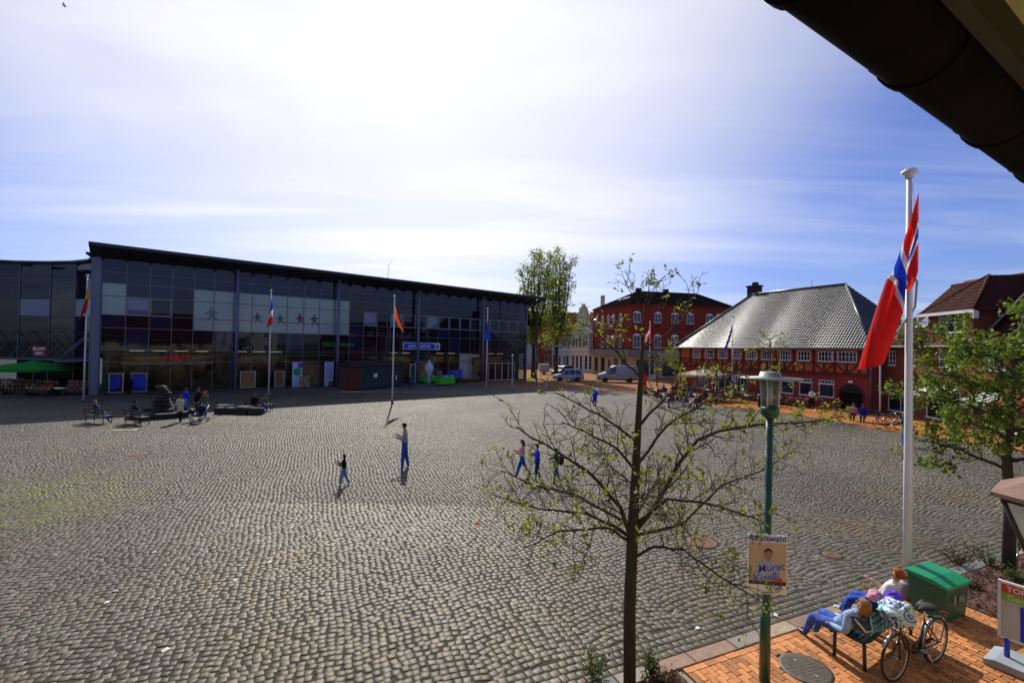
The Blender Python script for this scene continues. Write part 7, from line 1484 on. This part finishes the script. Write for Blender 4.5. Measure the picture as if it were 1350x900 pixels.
# the bare young tree in front: limbs followed from the trunk outwards
TB_ = Vector((1.74, 6.58, 0)); d_ = lambda x, y, o: D(x, y, 6.58+o)
P1 = dict(levels=3, gap=(.15, .12, .1), len=(.72, .38, .15), angle=(.5, 1.05), wig=.16, trop=.07, **{'from': .14}, leaf_at=(.98,), leafy=.24, cluster=6, spread=.030, leaf=.070, rs=.9, thin=.74)
LIM = [([d_(830, 702, 0), d_(818, 668, -.15), d_(774, 620, -.5), d_(737, 597, -.7), d_(681, 562, -.9)], .040), ([d_(827, 705, 0), d_(774, 676, .3), d_(713, 671, .5), d_(650, 652, .6)], .036), ([d_(828, 712, 0), d_(797, 695, -.3), d_(737, 700, -.7), d_(690, 722, -.9)], .028),
       ([d_(838, 698, 0), d_(866, 662, .1), d_(898, 606, .4), d_(919, 580, .5), d_(948, 568, .6), d_(1003, 559, .7), d_(1066, 556, .8), d_(1110, 549, .9)], .050), ([d_(838, 690, 0), d_(881, 657, -.4), d_(947, 667, -.7), d_(1000, 684, -.9)], .032), ([d_(835, 735, 0), d_(863, 720, -.4), d_(900, 723, -.8), d_(947, 758, -1.1), d_(1000, 790, -1.2)], .026),
       ([d_(843, 585, 0), d_(800, 553, .2), d_(762, 532, .3), d_(722, 512, .5)], .026), ([d_(841, 625, 0), d_(812, 590, -.5), d_(770, 568, -.9), d_(740, 556, -1.1)], .025), ([d_(844, 560, 0), d_(880, 520, .3), d_(935, 505, .6), d_(985, 486, .8)], .027), ([d_(842, 610, 0), d_(880, 560, -.4), d_(930, 530, -.8), d_(960, 523, -.9)], .026),
       ([d_(846, 500, 0), d_(815, 465, .1), d_(790, 440, .3), d_(765, 425, .4)], .018), ([d_(848, 460, 0), d_(880, 440, -.2), d_(905, 405, -.3), d_(912, 392, -.3)], .015), ([d_(836, 690, 0), d_(835, 640, .6), d_(800, 610, 1.1), d_(780, 580, 1.4)], .028), ([d_(838, 680, 0), d_(860, 640, 1.0), d_(890, 625, 1.5)], .028), ([d_(838, 660, 0), d_(850, 650, -.8), d_(880, 660, -1.3)], .024),
       ([d_(849, 415, 0), d_(838, 392, .1), d_(822, 366, .15)], .008), ([d_(849, 412, 0), d_(860, 385, -.1), d_(874, 366, -.1)], .008), ([d_(849, 408, 0), d_(855, 385, .1), d_(858, 362, .1)], .008), ([d_(828, 690, 0), d_(760, 652, .1), d_(705, 640, .1), d_(660, 620, 0)], .024), ([d_(838, 705, 0), d_(900, 690, .5), d_(950, 640, .9), d_(1000, 622, 1.1), d_(1050, 590, 1.2)], .030)]
tree('young_tree', 'young nearly bare tree with sprouting leaves in the foreground', TB_, [TB_, d_(830, 800, 0), d_(834, 700, 0), d_(839, 600, 0), d_(844, 510, 0), d_(848, 440, 0), d_(850, 400, 0)], [.088, .086, .080, .054, .036, .020, .008], LIM, P1, 11, M_BARK, M_SPRING)
# leafier ends of the long right hand limb
lv = Leaves(); rng = random.Random(3); tt = bpy.data.objects['young_tree']
for _ in range(52):
    f = rng.random(); p = d_(950, 568, .6).lerp(d_(1112, 548, .9), f) + Vector((rng.gauss(0, .10), rng.gauss(0, .15), rng.gauss(.02, .08)))
    for _ in range(5): lv.add(p - TB_ + Vector([rng.gauss(0, .03) for _ in range(3)]), rng.uniform(.05, .095))
for cx, cy, o_, k in ((1020, 480, .8, 9), (1010, 510, .7, 9), (1085, 535, .9, 12), (700, 690, .3, 16), (690, 640, .4, 10), (735, 735, -.5, 8), (665, 660, .5, 10), (1040, 600, 1.1, 8), (760, 690, -.5, 10), (840, 690, .3, 8), (1000, 690, -.9, 6), (960, 800, -1.1, 5), (870, 690, -.6, 8), (750, 620, -.6, 8)):
    for _ in range(k):
        p = d_(cx, cy, o_) + Vector((rng.gauss(0, .16), rng.gauss(0, .2), rng.gauss(0, .11)))
        for _ in range(5): lv.add(p - TB_ + Vector([rng.gauss(0, .03) for _ in range(3)]), rng.uniform(.045, .085))
lv.build('leaf_cluster', M_SPRING, tt, np.random.default_rng(3))
# the leafy tree at the right edge
RB_ = Vector((10.85, 10.1, 0)); rng = random.Random(21); lim = []
top = [RB_, RB_ + Vector((.02, 0, 1.6)), RB_ + Vector((.0, .05, 2.6)), RB_ + Vector((.1, 0, 3.8)), RB_ + Vector((.1, 0, 5.4))]
for k in range(17):
    h = 2.0 + 3.2*(k/16)**.9; a = k*2.4 + rng.uniform(-.3, .3); L_ = (2.0 if h < 4 else 1.7)*rng.uniform(.8, 1.1)*(.88 if cos(a) < 0 else 1.1); p = RB_ + Vector((.05, 0, h)); q = p + Vector((cos(a)*L_*.5, sin(a)*L_*.5, L_*.22)); e = p + Vector((cos(a)*L_, sin(a)*L_, L_*rng.uniform(.12, .36))); lim.append(([p, q, e], .035))
P2 = dict(levels=3, gap=(.20, .17, .12), len=(.80, .42, .2), angle=(.5, 1.1), wig=.15, trop=.02, **{'from': .2}, leaf_at=(.4, .7, 1.0), leafy=.95, cluster=7, spread=.07, leaf=.108, rs=1)
tree('leafy_tree', 'leafy green tree in the planting bed at the right edge', RB_, top, [.12, .10, .085, .05, .012], lim, P2, 22, M_BARK2, M_GLEAF)
# two tall trees beyond the mall
def tall(px, py, H0, seed, label, sp=1.):
    b0 = G(px, py); rng = random.Random(seed); f0 = b0 + Vector((0, 0, H0*.28)); lim = []
    for k in range(8):
        a = k*2.4 + seed; L_ = H0*rng.uniform(.5, .72); tilt = rng.uniform(.04, .24)*sp; e = f0 + Vector((cos(a)*L_*tilt*1.2, sin(a)*L_*tilt*1.2, L_)); m1 = f0.lerp(e, .45) + Vector((cos(a)*.5, sin(a)*.5, -.4)); lim.append(([f0 - Vector((0, 0, rng.uniform(0, 2))), m1, e], .20))
    for k in range(7): a = k*2.4 + seed + 1; L_ = H0*rng.uniform(.16, .26); q = f0 + Vector((0, 0, rng.uniform(-1.5, 2.5))); e = q + Vector((cos(a)*L_, sin(a)*L_, L_*.25)); lim.append(([q, q.lerp(e, .5) + Vector((0, 0, .4)), e], .09))
    P3 = dict(levels=3, gap=(1.0, .75, .6), len=(2.3, 1.3, .7), angle=(.35, .9), wig=.14, trop=.10, **{'from': .12}, leaf_at=(.5, 1.0), leafy=.85, cluster=9, spread=.32, leaf=.36, rs=6)
    tree('street_tree', label, b0, [b0, b0 + Vector((0, 0, H0*.14)), f0], [.42, .33, .28], lim, P3, seed, M_BARK2, M_FARLEAF)
tall(703, 498, 21.5, 5, 'tall sparse spring tree right behind the mall corner', .75); tall(733, 496, 21.5, 9, 'tall spring tree with spreading top right of its neighbour', 1.1)
def small(name, px, py, H0, cr, zc, seed, label, m, leafy=.8, leaf=.16, dens=1.):
    b0 = G(px, py); rng = random.Random(seed); lim = []
    for k in range(10): a = k*2.4+seed; h = zc - cr*.5 + cr*1.0*k/10; p = b0 + Vector((0, 0, h-.3)); e = p + Vector((cos(a)*cr*.9, sin(a)*cr*.9, cr*.45)); lim.append(([p, p.lerp(e, .5), e], .03))
    Pp = dict(levels=2, gap=(.30/dens, .26/dens, .2), len=(cr*.65, cr*.35, .2), angle=(.5, 1.1), wig=.15, trop=.03, **{'from': .2}, leaf_at=(.3, .6, 1.0), leafy=leafy, cluster=4, spread=.10, leaf=leaf, rs=2)
    tree(name, label, b0, [b0, b0 + Vector((.05, 0, zc*.6)), b0 + Vector((0, 0, H0*.95))], [.09, .07, .015], lim, Pp, seed, M_BARK2, m)
small('small_tree', 866, 509, 4.6, 1.5, 3.4, 31, 'small dark green tree beside the red flag', M_DKLEAF); small('small_tree', 897, 512, 5.4, 2.4, 3.5, 33, 'wide pale green small tree before the corner building', M_FARLEAF, .7); small('small_tree', 915, 510, 4.4, 1.8, 2.9, 36, 'low bushy small tree at the left end of the inn', M_SPRING, .7, .15)
small('small_tree', 944, 534, 4.2, 1.0, 3.0, 38, 'thin young tree among the cafe tables', M_SPRING, .3, .12); small('small_tree', 1014, 541, 6.6, 1.5, 5.6, 41, 'thin young tree before the inn windows', M_SPRING, .5, .12)
def shrub(label, p, rad, h, seed, m, n=420, leaf=.05):
    rng = random.Random(seed); t = thing('shrub', label, 'shrub', p); b = MB(); lv = Leaves()
    for k in range(14):
        a = rng.uniform(0, 6.3); e = Vector((cos(a)*rad*rng.uniform(.2, 1), sin(a)*rad*rng.uniform(.2, 1), h*rng.uniform(.5, 1.05))); b.tube([(e.x*.15, e.y*.15, 0), e*.55 + Vector((0, 0, .03)), e], [.008, .005, .002], 4)
        for _ in range(n//14): q = e*rng.uniform(.35, 1.05) + Vector([rng.gauss(0, .05) for _ in range(3)]); lv.add(q, leaf*rng.uniform(.6, 1.3))
    stuff(b.build('stems', M_BARK, t, fix=False)); lv.build('foliage', m, t, np.random.default_rng(seed))
M_SHR = mat('shrub_leaf', (.09, .13, .025), .6, trans=.3, var=.35, scale=6, island=.3); M_SHR2 = mat('shrub_red', (.09, .05, .02), .6, trans=.3, var=.4, scale=6, island=.3)
for x, y, rd, h, m, lab in ((1262, 745, .42, .42, M_SHR2, 'bronze green shrub at the left end of the planting bed'), (1303, 745, .36, .40, M_SHR, 'fresh green shrub in front of the tree trunk in the bed'), (1335, 765, .3, .3, M_SHR, 'low green shrub at the right of the bed'), (1275, 775, .3, .16, M_SHR2, 'low reddish shrub in the middle of the bed'), (782, 893, .26, .34, M_SHR, 'scraggy little shrub left of the bare tree trunk'), (858, 893, .16, .34, M_SHR, 'small bright green shrub right of the bare tree trunk'), (878, 905, .3, .14, M_SHR2, 'low dark red shrub beside the kerb corner')):
    c = G(x, y); shrub(lab, (c.x, c.y, .02), rd, h, x, m)
